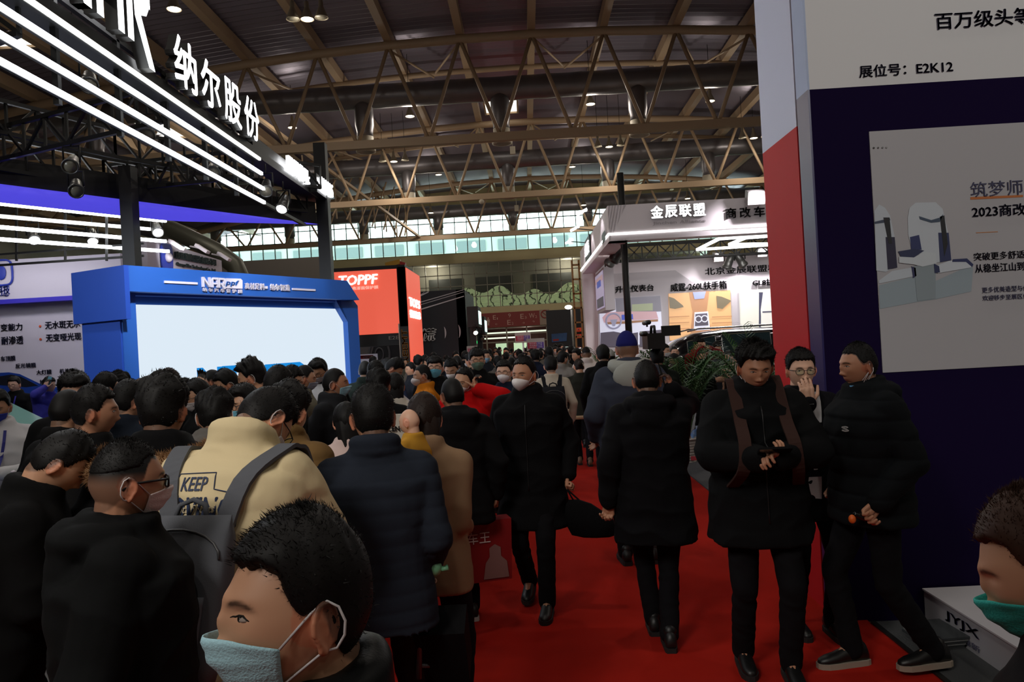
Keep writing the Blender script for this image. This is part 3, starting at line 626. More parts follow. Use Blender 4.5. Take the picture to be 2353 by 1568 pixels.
for i, (u, v) in enumerate(((405, 563), (465, 572), (515, 590))):
    p = FP_(u, v, .5); q = FP_(u-28, v-6, 0); t = thing('arm_light', 'slim arm floodlight over the angled white sign, %s' % ('left one', 'middle one', 'right one')[i], 'light', p, 0, 'arm floodlights over the angled sign')
    part('arm', MB().bar(q, p, .03), pw, t); part('head', MB().obox(p, (.14, 0, -.1), (0, .1, 0), (.02, 0, .03)), pw, t)
# big silver supply duct behind it
m = MB(); pts = [P(u, v, y) for u, v, y in ((330, 508, 30), (400, 530, 29), (450, 555, 28), (500, 580, 27.5), (540, 610, 27.5), (556, 650, 27.5), (560, 700, 27.5))]; pts.append(Vector((pts[-1].x, pts[-1].y, 0)))
m.tube(pts, [.34]*8, 16); single('supply_duct', m, mat('foil_duct', S(84, 84, 74), .45, metal=.5), 'bent silver air duct dropping behind the angled white sign', 'duct')
# long beige partition between duct and tower top
m = MB(); a = P(505, 625, 40); b = P(765, 612, 40); m.box(a.x, b.x, 40, 40.2, 0, a.z+.5); single('partition', m, mat('grey_partition', S(110, 104, 98), .8), 'plain grey partition seen above the blue tower', 'partition')
# ---- red lightbox tower
RY = 22.0
def RP(u, v, off=0): return P(u, v, RY-off)
orange = mat('coral_lightbox', S(226, 92, 68), .5, emit=.75, ecol=S(240, 100, 78))
rt = thing('lightbox_tower', 'coral red lightbox tower with white lettering and a black frame', 'display tower', (RP(850, 780).x, RY, 0))
x0, x1 = RP(759, 700).x, RP(921, 700).x+.05; zt = RP(840, 618).z
part('frame', MB().box(x0, x1+.12, RY, RY+1.6, RP(850, 797).z, zt+.06).box(x1-.1, x1+.12, RY, RY+1.6, 0, zt).box(x0, x0+.12, RY, RY+1.6, 0, zt), black, rt)
part('front_panel', MB().box(x0+.08, x1-.12, RY-.03, RY, RP(850, 769).z, RP(850, 621.5).z), orange, rt)
xs_ = x1+.12; yb_ = RY+1.6
part('side_panel', MB().box(xs_, xs_+.02, RY+.1, RY+2.9, .1, zt-.02), orange, rt); part('side_frame', MB().box(xs_-.3, xs_, RY+1.5, RY+2.95, 0, zt), black, rt)
def rtext(s, u0, v0, u1, v1, nm, bold=.02, sh=0, mm=None): 
    A = RP(u0, v0, .04); B = RP(u1, v0, .04); B.z = A.z; C = RP(u0+1, v1, .04); C.x = A.x; m = MB(); text_to(m, s, A, B, C, .03, bold, sh); part(nm, m, mm or mat('lit_white', (1, 1, 1), emit=1.0), rt)
rtext('TOPPF', 779, 658, 870, 634, 'lettering', .028, .15); rtext('德国拓弗漆面保护膜', 779, 669, 870, 661, 'lettering', .01, mm=mat('pale_print', S(235, 190, 180), emit=.5)); rtext('E2E', 894, 781, 917, 773, 'lettering', .0, mm=mat('grey_print', S(150, 145, 140), .6))
for s, z1, z0 in (('TOPS', 3.42, 3.14), ('德国拓弗', 3.05, 2.8)):
    m = MB(); text_to(m, s, (xs_+.03, RY+.3, z0), (xs_+.03, RY+2.5, z0), (xs_+.03, RY+.3, z1), .02, .03); part('lettering', m, mat('lit_white', (1, 1, 1)), rt)
# colourful toy-like object on top of it
t = thing('folded_crane_model', 'small yellow and red folded object lying on top of the coral lightbox tower', 'ornament', (RP(897, 612).x, RY+.5, zt+.06))
m = MB().obox((0, 0, .1), (.22, 0, .04), (0, .12, 0), (0, 0, .07)); part('body', m, mat('yellow_paint', S(190, 140, 30), .5), t, local=True); part('red_end', MB().obox((.25, 0, .08), (.12, 0, -.04), (0, .1, 0), (0, 0, .06)), mat('red_paint', S(170, 30, 30), .5), t, local=True)
# feather flag
t = thing('feather_flag', 'narrow black flag with orange lettering in front of the coral column', 'flag', RP(925, 880, 1) - Vector((0, 0, RP(925, 880, 1).z)))
fx = RP(926, 800, 1).x; part('pole', MB().tube([(fx-.08, RY-1, 0), (fx-.08, RY-1, RP(922, 744, 1).z)], .02, 6), mat('pole_grey', S(150, 145, 140), .4, metal=.5), t)
part('cloth', MB().box(fx-.05, fx+.18, RY-1.01, RY-.99, .9, RP(926, 746, 1).z-.05), black, t)
m = MB(); za, zb_ = RP(926, 835, 1).z, RP(926, 757, 1).z
text_to(m, 'REEMT', (fx+.15, RY-1.03, za), (fx+.15, RY-1.03, zb_), (fx-.02, RY-1.03, za), .01, .03); part('lettering', m, mat('orange_print', S(190, 120, 20), .5), t)
# ---- black mural wall
mural = mat('mural_black', S(26, 28, 36), .55, var=.3, bscale=.6); MY = 28.0
mx0, mx1 = P(800, 760, MY).x, P(1071, 760, MY).x; mz = P(1010, 668, MY).z
mt = thing('mural_wall', 'black printed wall with slanting white streaks and bold Chinese lettering', 'booth wall', ((mx0+mx1)/2, MY, 0))
part('wall', MB().box(mx0, mx1, MY, MY+.3, 0, mz).box(mx1-.3, mx1, MY, MY+5, 0, mz), mural, mt)
streak = mat('streak_print', S(205, 200, 205), .6)
for (u0, v0, u1, v1, w_) in ((948, 690, 975, 672, 1.5), (948, 700, 1066, 666, 2), (948, 706, 1066, 671, 1.5), (948, 717, 1066, 681, 3.2), (948, 688, 985, 671, 4)):
    a, b = P(u0, v0, MY-.01), P(u1, v1, MY-.01); k = Vector((0, 0, w_/2*MY/FPX)); part('streak', MB().prism([a-k, b-k*.6, b+k*.6, a+k], (0, .005, 0)), streak, mt)
for i, (ch, u0, u1) in enumerate((('不', 940, 962), ('慌', 964, 1000))):
    m = MB(); A = P(u0, 787-i*1, MY-.02); B = P(u1, 786, MY-.02); B.z = A.z; C = P(u0+4, 755, MY-.02); text_to(m, ch, A, B, C, .02, .05); part('mural_letter', m, mat('mural_letter_grey', S(215, 215, 215), .6), mt)
for u, v, r in ((1024, 765, 16), (1056, 762, 18)):
    m = MB(); c = P(u-8, v, MY-.01); R_ = r*MY/FPX; V = []
    for k in range(13):
        t_ = -1.0+2.0*k/12; V.append(c+Vector((R_*.6*math.cos(t_), 0, R_*math.sin(t_))))
    V2 = [p-Vector((.06*math.cos((i-6)/6*1.5)+.0, 0, 0)) for i, p in enumerate(V)]
    m.prism(V+V2[::-1], (0, .005, 0)); part('arc_print', m, streak, mt)
# tyre print below the lightbox
m = MB(); c = P(872, 815, MY-.02)
m.tube([c+Vector((.38*math.cos(t*math.pi/12), 0, .55*math.sin(t*math.pi/12))) for t in range(24)], .05, 6, closed=True); m.tube([c+Vector((.15*math.cos(t*math.pi/12), 0, .24*math.sin(t*math.pi/12))) for t in range(24)], .03, 6, closed=True)
part('tyre_print', m, mat('tyre_grey', S(80, 80, 88), .6), mt)
m = MB(); m.prism([P(u, v, MY-.03) for u, v in ((822, 790), (862, 788), (850, 825), (822, 840))], (0, .01, 0)); part('grey_print', m, mat('print_midgrey', S(90, 86, 90), .6), mt)
sg2 = thing('small_booth_sign', 'small white and red sign low behind the blue tower edge', 'sign', P(835, 860, 24)-Vector((0, 0, P(835, 860, 24).z)))
a, b = P(822, 832, 24), P(866, 813, 24); part('board', MB().box(a.x, b.x, 24, 24.1, .2, b.z), mat('sign_white', S(180, 175, 190), emit=.25), sg2); part('red_stripe', MB().box(a.x, b.x-.12, 23.96, 24, P(840, 825, 24).z, P(840, 817, 24).z), mat('red_paint', S(170, 30, 30)), sg2)
m = MB(); A = P(835, 824, 23.9); B = P(852, 823, 23.9); B.z = A.z; text_to(m, 'OPS', A, B, A+Vector((0, 0, .07)), .02, .02); part('lettering', m, pw, sg2)
# ---- black post signs right of the mural
for i, (u, v0, v1, x_) in enumerate(((1089, 683, 795, 0), (1104, 706, 800, 1))):
    p = P(u, 800, 26+4*i); t = thing('lit_post', 'black post with a small glowing sign right of the mural wall, %s one' % ('nearer', 'farther')[i], 'post', (p.x, p.y, 0))
    zt = P(u, v0+22, p.y).z
    part('post', MB().box(p.x-.1, p.x+.1, p.y-.1, p.y+.1, 0, zt), black, t); part('sign_box', MB().box(p.x-.16, p.x+.22, p.y-.2, p.y+1.4, zt-.7, zt), black, t)
    part('lit_face', MB().box(p.x+.225, p.x+.24, p.y-.1, p.y+1.2, zt-.6, zt-.15), mat('greenish_lit', (1, 1, 1), emit=2.0, ecol=S(200, 245, 235)), t)
    stage_spot((p.x+.1, p.y-.25, zt-.85), (p.x+.3, p.y-2, 1.5), ('small lit spotlight under the nearer glowing post sign', 'small unlit spotlight under the farther glowing post sign')[i], i == 0, None, .9)
t = thing('exit_sign', 'tiny green exit sign behind the lit posts', 'sign', P(1092, 787, 34)); part('panel', MB().box(-.16, .16, -.03, .03, -.06, .06), mat('green_glow', (0, 1, .2), emit=.8, ecol=(.05, .8, .2)), t, local=True); part('bracket', MB().box(-.02, .02, .03, .06, -3.0, .06), black, t, local=True)
# ---- crowd control boards on sticks
def stick_sign(u0, v0, u1, v1, Y, label, pole=True):
    a, b = P(u0, v1, Y), P(u1, v0, Y); x0, x1 = a.x, b.x; z0, z1 = P(u0, v1, Y).z, P(u0, v0, Y).z; cx = (x0+x1)/2
    t = thing('notice_board', label, 'sign', (cx, Y, 0), 0, 'notice boards held above the crowd')
    part('board', MB().box(x0, x1, Y, Y+.03, z0, z1), mat('board_white', S(190, 180, 175), .7), t)
    h = z1-z0; mid = x0+(x1-x0)*.55
    part('red_field', MB().box(x0+.03, mid, Y-.01, Y, z0+h*.18, z0+h*.68), mat('board_crimson', S(190, 30, 70), .6), t)
    part('purple_field', MB().box(mid, x1-.03, Y-.01, Y, z0+h*.18, z0+h*.68), mat('board_purple', S(90, 50, 150), .6), t)
    for k, s in enumerate(('馆内禁止吸烟', '请佩戴好口罩', '请保管好个人物品')):
        zz = z0+h*(.54-.15*k); m = MB(); text_to(m, s, (x0+(x1-x0)*.14, Y-.02, zz), (x0+(x1-x0)*.86, Y-.02, zz), (x0+(x1-x0)*.14, Y-.02, zz+h*.1), .005, .0); part('notice_text', m, pw, t)
    if pole: part('stick', MB().bar((cx, Y+.04, .0), (cx, Y+.04, z0+.1), .05), pw, t)
stick_sign(1184, 765, 1219, 789, 24, 'white board with red-purple field and white characters, the farther and higher one')
stick_sign(1211, 779, 1251, 807, 22, 'white board with red-purple field, the nearer of the two in mid aisle')
stick_sign(1073, 796, 1096, 812, 21, 'white board with red-purple field beside the mural wall, half hidden by heads')
# ---- real dark blue car
# ---- vehicles
def ringsec(x, zl, zh, hb, ht, n=20, e=3.2, mid=.55):
    pts = []
    for j in range(n):
        a = 2*math.pi*j/n; c, s = math.cos(a), math.sin(a)
        yy = math.copysign(abs(c)**(2/e), c); zz = math.copysign(abs(s)**(2/e), s); t = (zz+1)/2
        hw = hb+(ht-hb)*t if isinstance(ht, float) else hb
        pts.append(Vector((x, yy*hw, zl+(zh-zl)*t)))
    return pts
def vehicle(name, label, loc, rz, hull, cabin, paint, glass, wheels, wr=.34, van=False, group=None):
    t = thing(name, label, 'car', loc, rz, group)
    m = MB().loft([ringsec(*r) for r in hull]); body = part('body', m, paint, t, local=True)
    m = MB().loft([ringsec(x, zl, zh, hb, ht, 20, 4.5) for x, zl, zh, hb, ht in cabin]); cab = part('cabin', m, paint, t, local=True)
    # windows: outset quads following the cabin sides
    def side(x, tz, s):
        for a, b in zip(cabin, cabin[1:]):
            if a[0] >= x >= b[0] or a[0] <= x <= b[0]:
                k = (x-a[0])/(b[0]-a[0]); r = [p+(q-p)*k for p, q in zip(a, b)]; z = r[1]+(r[2]-r[1])*tz; h = r[3]+(r[4]-r[3])*tz; return Vector((x, s*(h+.012-.05*max(0, tz-.8)), z))
    wins = [c for c in van] if van else [(.55, -.25), (-.3, -1.05)]
    for s in (-1, 1):
        for x0, x1 in wins:
            q = [side(x0-(.28 if x0 == max(w_[0] for w_ in wins) and not van else 0), .86, s), side(x1+(0.12 if not van and x1 == min(w_[1] for w_ in wins) else 0), .86, s), side(x1, .12, s), side(x0, .12, s)]
            if None in q: continue
            w_ = part('window', MB().prism(q, (0, -.01*s, 0)), glass, t, local=True)
            fr_ = MB()
            for a, b in zip(q, q[1:]+q[:1]): fr_.bar(a, b, .02)
            part('window_trim', fr_, mat('chrome', S(200), .15, metal=1), w_, local=True)
    for wx in wheels:
        for s in (-1, 1):
            cy = s*(hull[len(hull)//2][3]-.10); ang = [2*math.pi*j/28 for j in range(28)]
            m = MB().loft([[Vector((wx+r*math.cos(a), cy+y, wr+r*math.sin(a))) for a in ang] for r, y in ((wr*.6, -.1), (wr*.95, -.11), (wr, -.07), (wr, .07), (wr*.95, .11), (wr*.6, .11))])
            w_ = part('wheel', m, mat('tyre_rubber', S(18), .8), t, local=True)
            m = MB()
            for k in range(5): a = 2*math.pi*k/5; m.bar((wx, cy+s*.112, wr), (wx+wr*.62*math.cos(a), cy+s*.112, wr+wr*.62*math.sin(a)), .06, .02, up=(0, 1, 0))
            part('rim', m, mat('chrome', S(200)), w_, local=True)
    return t
paint_blue = mat('car_paint_dark_blue', S(18, 22, 70), .18, metal=.3, coat=1); paint_black = mat('car_paint_black', S(10, 10, 12), .12, metal=.2, coat=1)
glass_d = mat('car_glass', S(30, 44, 46), .04, metal=.3, coat=1)
hull_suv = [(2.35, .45, .72, .6, .5), (2.28, .3, .86, .82, .72), (2.0, .24, .98, .92, .8), (1.3, .22, 1.06, .95, .86), (.9, .22, 1.1, .96, .9), (0, .22, 1.1, .97, .92), (-1.4, .22, 1.12, .97, .9), (-2.1, .28, 1.1, .93, .82), (-2.3, .45, .9, .8, .6)]
cab_suv = [(1.15, 1.0, 1.06, .80, .74), (.55, 1.0, 1.42, .86, .68), (.2, 1.0, 1.55, .88, .66), (-.6, 1.0, 1.6, .88, .66), (-1.3, 1.0, 1.52, .86, .64), (-1.95, 1.0, 1.2, .78, .6), (-2.1, 1.0, 1.06, .7, .55)]
cpos = P(60, 1080, 9.3)
cr = vehicle('display_car', 'glossy dark blue display car with pale reflections on its windscreen, at the left booth', (-7.75, 9.7, 0), math.radians(-4), hull_suv, cab_suv, paint_blue, glass_d, (1.5, -1.45))
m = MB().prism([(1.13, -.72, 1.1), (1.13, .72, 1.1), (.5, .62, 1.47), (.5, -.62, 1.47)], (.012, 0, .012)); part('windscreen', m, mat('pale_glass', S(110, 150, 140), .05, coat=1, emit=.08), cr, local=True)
m = MB(); m.ball((2.2, -.6, .78), (.12, .16, .06), 12, 8); m.ball((2.2, .6, .78), (.12, .16, .06), 12, 8); part('headlight', m, mat('headlight', S(210, 215, 230), .1, emit=.3), cr, local=True)
m = MB();
for k in range(4): m.bar((2.36, -.4, .5+.07*k), (2.36, .4, .5+.07*k), .02)
part('grille', m, mat('chrome', S(200)), cr, local=True)
hull_van = [(2.55, .5, .75, .6, .5), (2.48, .3, .95, .84, .75), (2.2, .26, 1.08, .94, .85), (1.5, .25, 1.2, .97, .9), (.8, .25, 1.22, .98, .95), (0, .25, 1.22, .98, .96), (-2.2, .25, 1.22, .97, .94), (-2.55, .35, 1.2, .92, .85), (-2.62, .5, 1.1, .8, .7)]
cab_van = [(1.95, 1.1, 1.2, .8, .76), (1.2, 1.1, 1.72, .9, .72), (.8, 1.1, 1.88, .93, .72), (0, 1.1, 1.95, .94, .74), (-1.6, 1.1, 1.94, .94, .74), (-2.3, 1.1, 1.86, .92, .72), (-2.6, 1.1, 1.5, .84, .7)]
vp = P(1650, 800, 19.6)
vn = vehicle('display_van', 'glossy black passenger van with chrome window trim inside the white booth', (vp.x+.15, 19.8, 0), math.pi, hull_van, cab_van, paint_black, glass_d, (1.6, -1.55), .35, van=[(1.05, .35), (.2, -1.0), (-1.15, -2.2)])
m = MB()
for s in (-1, 1): m.tube([(1.0, s*.62, 1.93), (.7, s*.62, 1.99), (-1.9, s*.62, 2.0), (-2.2, s*.62, 1.93)], .02, 6)
part('roof_rail', m, mat('chrome', S(200)), vn, local=True)
for s in (-1, 1): part('mirror', MB().ball((1.3, s*1.08, 1.25), (.08, .14, .1), 12, 8), paint_black, vn, local=True)
fp = P(1318, 800, 34)
vehicle('parked_car', 'dark car with a bright roof line far back beside the wooden frame', (fp.x, 34, 0), math.radians(80), hull_suv, cab_suv, paint_black, glass_d, (1.5, -1.45))
vehicle('parked_car', 'low dark car behind the crowd under the poster wall', (P(1275, 800, 38).x, 38, 0), math.pi, hull_suv, cab_suv, mat('car_paint_maroon', S(60, 14, 18), .2, coat=1), glass_d, (1.5, -1.45))
# ================================================================== WHITE BOOTH ON THE RIGHT
WY, WY2 = 18.2, 27.3
wht = mat('booth_white', S(222, 214, 220), .55); wht2 = mat('booth_grey_white', S(186, 180, 186), .6)
cx0 = P(1396, 474, WY).x; zt = P(1500, 467, WY).z; zb = P(1500, 549, WY).z; zled = P(1500, 532.5, WY).z; cx2 = 9.2
hb = thing('booth_canopy', 'white booth canopy with black and lit Chinese lettering and a glowing edge line', 'booth canopy', (cx0+2, WY, 0))
cxf = P(1334, 600, WY2).x
part('front_header', MB().box(cx0, cx2, WY, WY+.45, zb, zt), wht, hb)
part('side_header', MB().prism([(cx0, WY, zb), (cx0, WY, zt), (cxf, WY2, zt), (cxf, WY2, zb)], (.45, 0, 0)), wht, hb)
part('edge_light', MB().box(cx0-.02, cx2, WY-.02, WY, zled-.03, zled+.02).bar((cx0-.015, WY, zled), (cxf-.015, WY2, zled), .03, .05), mat('edge_glow', (1, 1, 1), emit=3, ecol=(1, .98, .93)), hb)
part('corner_pillar', MB().box(cxf, cxf+.8, WY2-.6, WY2+.1, 0, zb), wht, hb)
part('pillar_light', MB().box(cxf+.55, cxf+.59, WY2-.63, WY2-.6, .2, zb-.3), mat('warm_strip', (1, 1, 1), emit=1.3, ecol=(1, .97, .9)), hb)
def wb_text(par, s, u0, v0, u1, v1, Y, nm, mm, bold=.02, th=.04, mside=None):
    A = P(u0, v0, Y); B = P(u1, v0, Y); B.z = A.z; C = P(u0, v1, Y); C.x = A.x
    m = MB(); text_to(m, s, A, B, C, th, bold, 0, 0, mside); return part(nm, m, mm, par)
lw = mat('canopy_letter_lit', (1, 1, 1), emit=2.4)
for i, ch in enumerate('金辰联盟'): wb_text(hb, ch, 1495+i*32.3, 504-i*1.8, 1524+i*32.3, 474-i*1.8, WY-.01, 'canopy_letter', [lw, letside], .035, .06, 1)
blk = mat('black_letter', S(16, 14, 20), .5)
for i, ch in enumerate('商改车型'): wb_text(hb, ch, 1667+i*32.8, 503-i*1.7, 1692+i*32.8, 479-i*1.7, WY-.01, 'canopy_letter', blk, .01 if i in (0, 1, 2) else .03)
wb_text(hb, 'Jinchen Alliance', 1500, 519, 1622, 510, WY-.01, 'canopy_subtitle', mat('faint_print', S(170, 162, 168), .6), .0, .01)
m = MB(); a = .35
sp = Vector((cx0+(cxf-cx0)*.62-.02, WY+(WY2-WY)*.62, (zt+zb)/2+.1)); sd = Vector((cxf-cx0, WY2-WY, 0)).normalized()
m.obox(sp, sd*.9, (.02, 0, 0), (0, 0, .33)); part('side_logo_board', m, blk, hb); m = MB(); text_to(m, '金辰', sp+Vector((-.03, 0, -.2))+sd*.7, sp+Vector((-.03, 0, -.2))-sd*.7, sp+Vector((-.03, 0, .22))+sd*.7, .02, .02); part('side_lettering', m, lw, hb)
m = MB(); part('side_print', MB().obox(Vector((cx0-.03, WY+1.0, zt-.62)), (.01, .22, 0), (0, .3, 0), (0, 0, .12)), blk, hb)
# columns
t = thing('support_column', 'thin black column rising through the white booth canopy', 'column', (P(1436, 600, 19).x, 19, 0)); cc = P(1436, 600, 19)
part('shaft', MB().tube([(cc.x, 19, 0), (cc.x, 19, P(1425, 398, 19).z)], .085, 14), black, t); part('base_plate', MB().box(cc.x-.2, cc.x+.2, 18.8, 19.2, 0, .03), black, t)
# back wall of the booth
BY = 26.6
def BP(u, v): return P(u, v, BY)
bx0, bx1 = BP(1372, 700).x, 15
bw = thing('booth_back_wall', 'white rear wall of the right booth with picture panels and black captions', 'booth wall', ((bx0+bx1)/2, BY, 0))
z_t = BP(1500, 596).z
part('wall', MB().box(bx0, bx1, BY, BY+.3, 0, z_t), wht, bw)
# stepped lower fascia
zz = lambda u, v: BP(u, v).z
m = MB(); pts = [BP(1374, 632), BP(1550, 621.5), BP(1588, 648), BP(1830, 634), BP(1830, 900), BP(1374, 900)]
pts[1].z = pts[0].z; m.prism([p-Vector((0, .12, 0)) for p in pts], (0, .12, 0)); part('stepped_panel', m, wht2, bw)
wb_text(bw, '北京金辰联盟科技', 1620, 633, 1812, 616, BY-.02, 'company_lettering', blk, .01)
wb_text(bw, '威霆升级仪表台', 1378, 676, 1503, 660, BY-.14, 'caption', blk, .02)
wb_text(bw, '威霆-260L扶手箱', 1541, 671, 1670, 652, BY-.14, 'caption', blk, .02)
wb_text(bw, 'GL8扶手箱', 1729, 658, 1815, 643, BY-.14, 'caption', blk, .02)
def flat(par, nm, pix, mm, off): 
    pts = [P(u, v, BY-.14-off) for u, v in pix]; return part(nm, MB().prism(pts, (0, .006, 0)), mm, par)
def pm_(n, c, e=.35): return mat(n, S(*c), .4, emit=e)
# picture 1: dashboard
p1 = flat(bw, 'dashboard_picture', [(1376, 690), (1517, 680), (1523, 790), (1380, 796)], pm_('pic_white', (206, 208, 226), .5), .01)
flat(p1, 'picture_area', [(1414, 686), (1517, 680), (1520, 716), (1416, 720)], pm_('pic_grey', (120, 118, 130)), .02)
flat(p1, 'picture_area', [(1452, 700), (1500, 697), (1500, 714), (1452, 716)], pm_('pic_olive', (150, 158, 130)), .025)
flat(p1, 'picture_area', [(1384, 730), (1395, 718), (1440, 716), (1508, 716), (1513, 733), (1440, 737), (1388, 742)], pm_('pic_pink', (196, 160, 168)), .03)
flat(p1, 'picture_area', [(1392, 741), (1512, 734), (1512, 739), (1470, 741), (1440, 744), (1392, 746)], pm_('pic_wood', (150, 110, 80)), .032)
flat(p1, 'picture_area', [(1380, 765), (1410, 762), (1440, 768), (1466, 764), (1466, 796), (1380, 798)], pm_('pic_charcoal', (84, 78, 92)), .02)
flat(p1, 'picture_area', [(1470, 762), (1520, 758), (1523, 796), (1470, 797)], pm_('pic_charcoal', (84, 78, 92)), .02)
flat(p1, 'picture_area', [(1428, 724), (1454, 722), (1455, 734), (1429, 736)], pm_('pic_screen_blue', (70, 90, 190)), .035)
def ringm(par, u, v, r, t_, mm, off, sx=1.0):
    c = P(u, v, BY-.14-off); R_ = r*BY/FPX; m = MB().tube([c+Vector((R_*sx*math.cos(a*math.pi/14), 0, R_*math.sin(a*math.pi/14))) for a in range(28)], t_*BY/FPX, 6, closed=True); return part('picture_ring', m, mm, par)
ringm(p1, 1410, 738, 17, 2, pm_('pic_lilac', (150, 150, 176)), .04); 
flat(p1, 'picture_area', [(1402, 735), (1419, 734), (1413, 750), (1408, 750)], pm_('pic_lilac', (150, 150, 176)), .04)
# picture 2: tan armrest
p2_ = flat(bw, 'armrest_picture', [(1536, 675), (1678, 667), (1683, 780), (1539, 783)], pm_('pic_tan', (206, 160, 112), .5), .01)
flat(p2_, 'picture_area', [(1584, 672), (1630, 669), (1624, 716), (1640, 780), (1585, 780), (1592, 716)], pm_('pic_tan_dark', (176, 128, 92)), .02)
flat(p2_, 'picture_area', [(1592, 672), (1622, 670), (1618, 686), (1596, 688)], pm_('pic_lilac2', (150, 160, 210)), .03)
flat(p2_, 'picture_area', [(1596, 718), (1627, 716), (1632, 758), (1594, 760)], pm_('pic_white', (206, 208, 226)), .03)
flat(p2_, 'picture_area', [(1598, 722), (1625, 720), (1628, 748), (1597, 750)], pm_('pic_charcoal', (84, 78, 92)), .035)
ringm(p2_, 1605, 734, 7, 1.2, pm_('pic_white', (206, 208, 226)), .045); ringm(p2_, 1619, 733, 7, 1.2, pm_('pic_white', (206, 208, 226)), .045)
for s in (0, 1):
    u = (1537, 1646)[s]; flat(p2_, 'picture_area', [(u, 682-s*2), (u+12, 686-s*4), (u+32, 702-s*12), (u+34, 706-s*14), (u+14, 710), (u+2, 708)], pm_('pic_speaker', (110, 100, 80)), .03)
    for k in range(3): flat(p2_, 'picture_area', [(1538+s*98, 728+k*14), (1584+s*98, 726+k*14), (1584+s*98, 727.5+k*14), (1538+s*98, 730+k*14)], pm_('pic_tan_dark', (176, 128, 92)), .025)
# picture 3: white seats
p3_ = flat(bw, 'seat_picture', [(1698, 668), (1830, 660), (1830, 772), (1702, 776)], pm_('pic_seatwhite', (186, 186, 178), .5), .01)
flat(p3_, 'picture_area', [(1702, 682), (1712, 675), (1746, 675), (1750, 690), (1742, 750), (1702, 752)], pm_('pic_seat', (206, 204, 194), .5), .02)
flat(p3_, 'picture_area', [(1754, 668), (1790, 666), (1795, 720), (1790, 752), (1750, 753), (1748, 712)], pm_('pic_seat2', (212, 210, 204), .5), .03)
flat(p3_, 'picture_area', [(1744, 672), (1754, 672), (1749, 716), (1748, 752), (1744, 752)], pm_('pic_dark2', (70, 70, 90)), .025)
flat(p3_, 'picture_area', [(1752, 716), (1793, 714), (1793, 717), (1752, 719)], pm_('pic_dark2', (70, 70, 90)), .035)
for i, (u, v) in enumerate(((1644, 593), (1743, 582))):
    p = BP(u, v)-Vector((0, .35, 0)); t = thing('wall_wash_light', 'small square floodlight above the rear wall caption, %s one' % ('left', 'right')[i], 'light', p, 0, 'floodlights over the rear wall')
    part('head', MB().obox((0, 0, 0), (.16, 0, 0), (0, .1, .05), (0, -.04, .12)), mat('lamp_grey', S(120, 116, 116), .5), t, local=True); part('arm', MB().bar((0, .05, .05), (0, .35, .05), .03), black, t, local=True)
    spotlight('wash', p+Vector((0, -.2, .1)), p+Vector((0, .6, -1.2)), 330, (1, .95, .97), 120)
p = P(1735, 453, WY-.3); t = thing('wall_wash_light', 'square floodlight on top of the canopy front', 'light', p); part('head', MB().obox((0, 0, 0), (.2, 0, 0), (0, .12, .05), (0, -.05, .14)), mat('lamp_grey', S(120)), t, local=True); part('arm', MB().bar((0, .05, .08), (0, .5, .08), .03), black, t, local=True)
spotlight('wash', p+Vector((0, -.3, .1)), p+Vector((0, .5, -.8)), 240, (1, .93, .97), 130)
for i, yy in enumerate((19.6, 22.4, 25.2)):
    k = (yy-WY)/(WY2-WY); xx = cx0+(cxf-cx0)*k-.5; p = Vector((xx, yy, zt+.12)); t = thing('arm_light', 'arm floodlight leaning out over the canopy side, %s' % ('nearest', 'middle', 'farthest')[i], 'light', p, 0, 'arm floodlights along the canopy side')
    part('arm', MB().bar((0, 0, 0), (.75, .05, -.1), .025), black, t, local=True); part('head', MB().obox((0, 0, 0), (.13, 0, .06), (0, .1, 0), (-.01, 0, .03)), mat('lit_head', (1, 1, 1), emit=2), t, local=True)
    spotlight('side_wash', p+Vector((-.02, 0, -.03)), p+Vector((.5, 0, -1)), 110, (1, .95, .97), 100)
# black box trusses inside
for (y_, z_, x0, x1, l) in ((24.8, P(1600, 590, 24.8).z, cxf+.8, 12, 'black lattice truss across the rear of the white booth'), ):
    m = MB(); h = .5
    for yo in (0, .3): 
        m.bar((x0, y_+yo, z_), (x1, y_+yo, z_), .06); m.bar((x0, y_+yo, z_+h), (x1, y_+yo, z_+h), .06)
    n = 18
    for i in range(n):
        a = x0+(x1-x0)*i/n; b = x0+(x1-x0)*(i+1)/n; m.bar((a, y_, z_), (b, y_, z_+h), .035); m.bar((a, y_, z_+h), (b, y_, z_), .035); m.bar((a, y_, z_), (a, y_, z_+h), .04)
    single('lattice_truss', m, black, l, 'truss')
# hanging light frame
def LPt(u, v, Y): return P(u, v, Y)
t = thing('hanging_light', 'angular hanging frame of white light tubes inside the white booth', 'light', P(1700, 560, 21))
zf = P(1700, 556, 21).z
fr_ = [((1602, 574), (1652, 549)), ((1652, 549), (1790, 540)), ((1602, 574), (1800, 561)), ((1676, 562), (1712, 547)), ((1712, 547), (1790, 541)), ((1676, 562), (1790, 560)), ((1770, 548), (1795, 560))]
for (a, b) in fr_: part('light_tube', MB().bar(PZ(*a, zf), PZ(*b, zf), .07), mat('frame_tube', (1, 1, 1), emit=4, ecol=(1, 1, .96)), t)
m = MB()
for u in (1660, 1750): p = PZ(u, 553, zf); m.bar(p, (p.x, p.y, zf+.8), .03)
part('hanger', m, black, t)
arealight('booth_fill', (6.2, 21.5, 4.2), 3, 330, (1, .97, .95), (0, .2, -1))
for i, (u, v, Y, au, av, lit) in enumerate(((1676, 600, 25, 1640, 700, True), (1700, 596, 25, 1760, 700, False), (1421, 583, 21, 1380, 640, True), (1408, 592, 22, 1380, 640, False))):
    stage_spot(P(u, v, Y), P(au, av, Y+.5), ('lit stage spotlight under the rear lattice truss', 'unlit stage spotlight beside the lit one under the lattice truss', 'lit stage spotlight near the canopy corner', 'unlit stage spotlight near the canopy corner')[i], lit, None, 1.7)
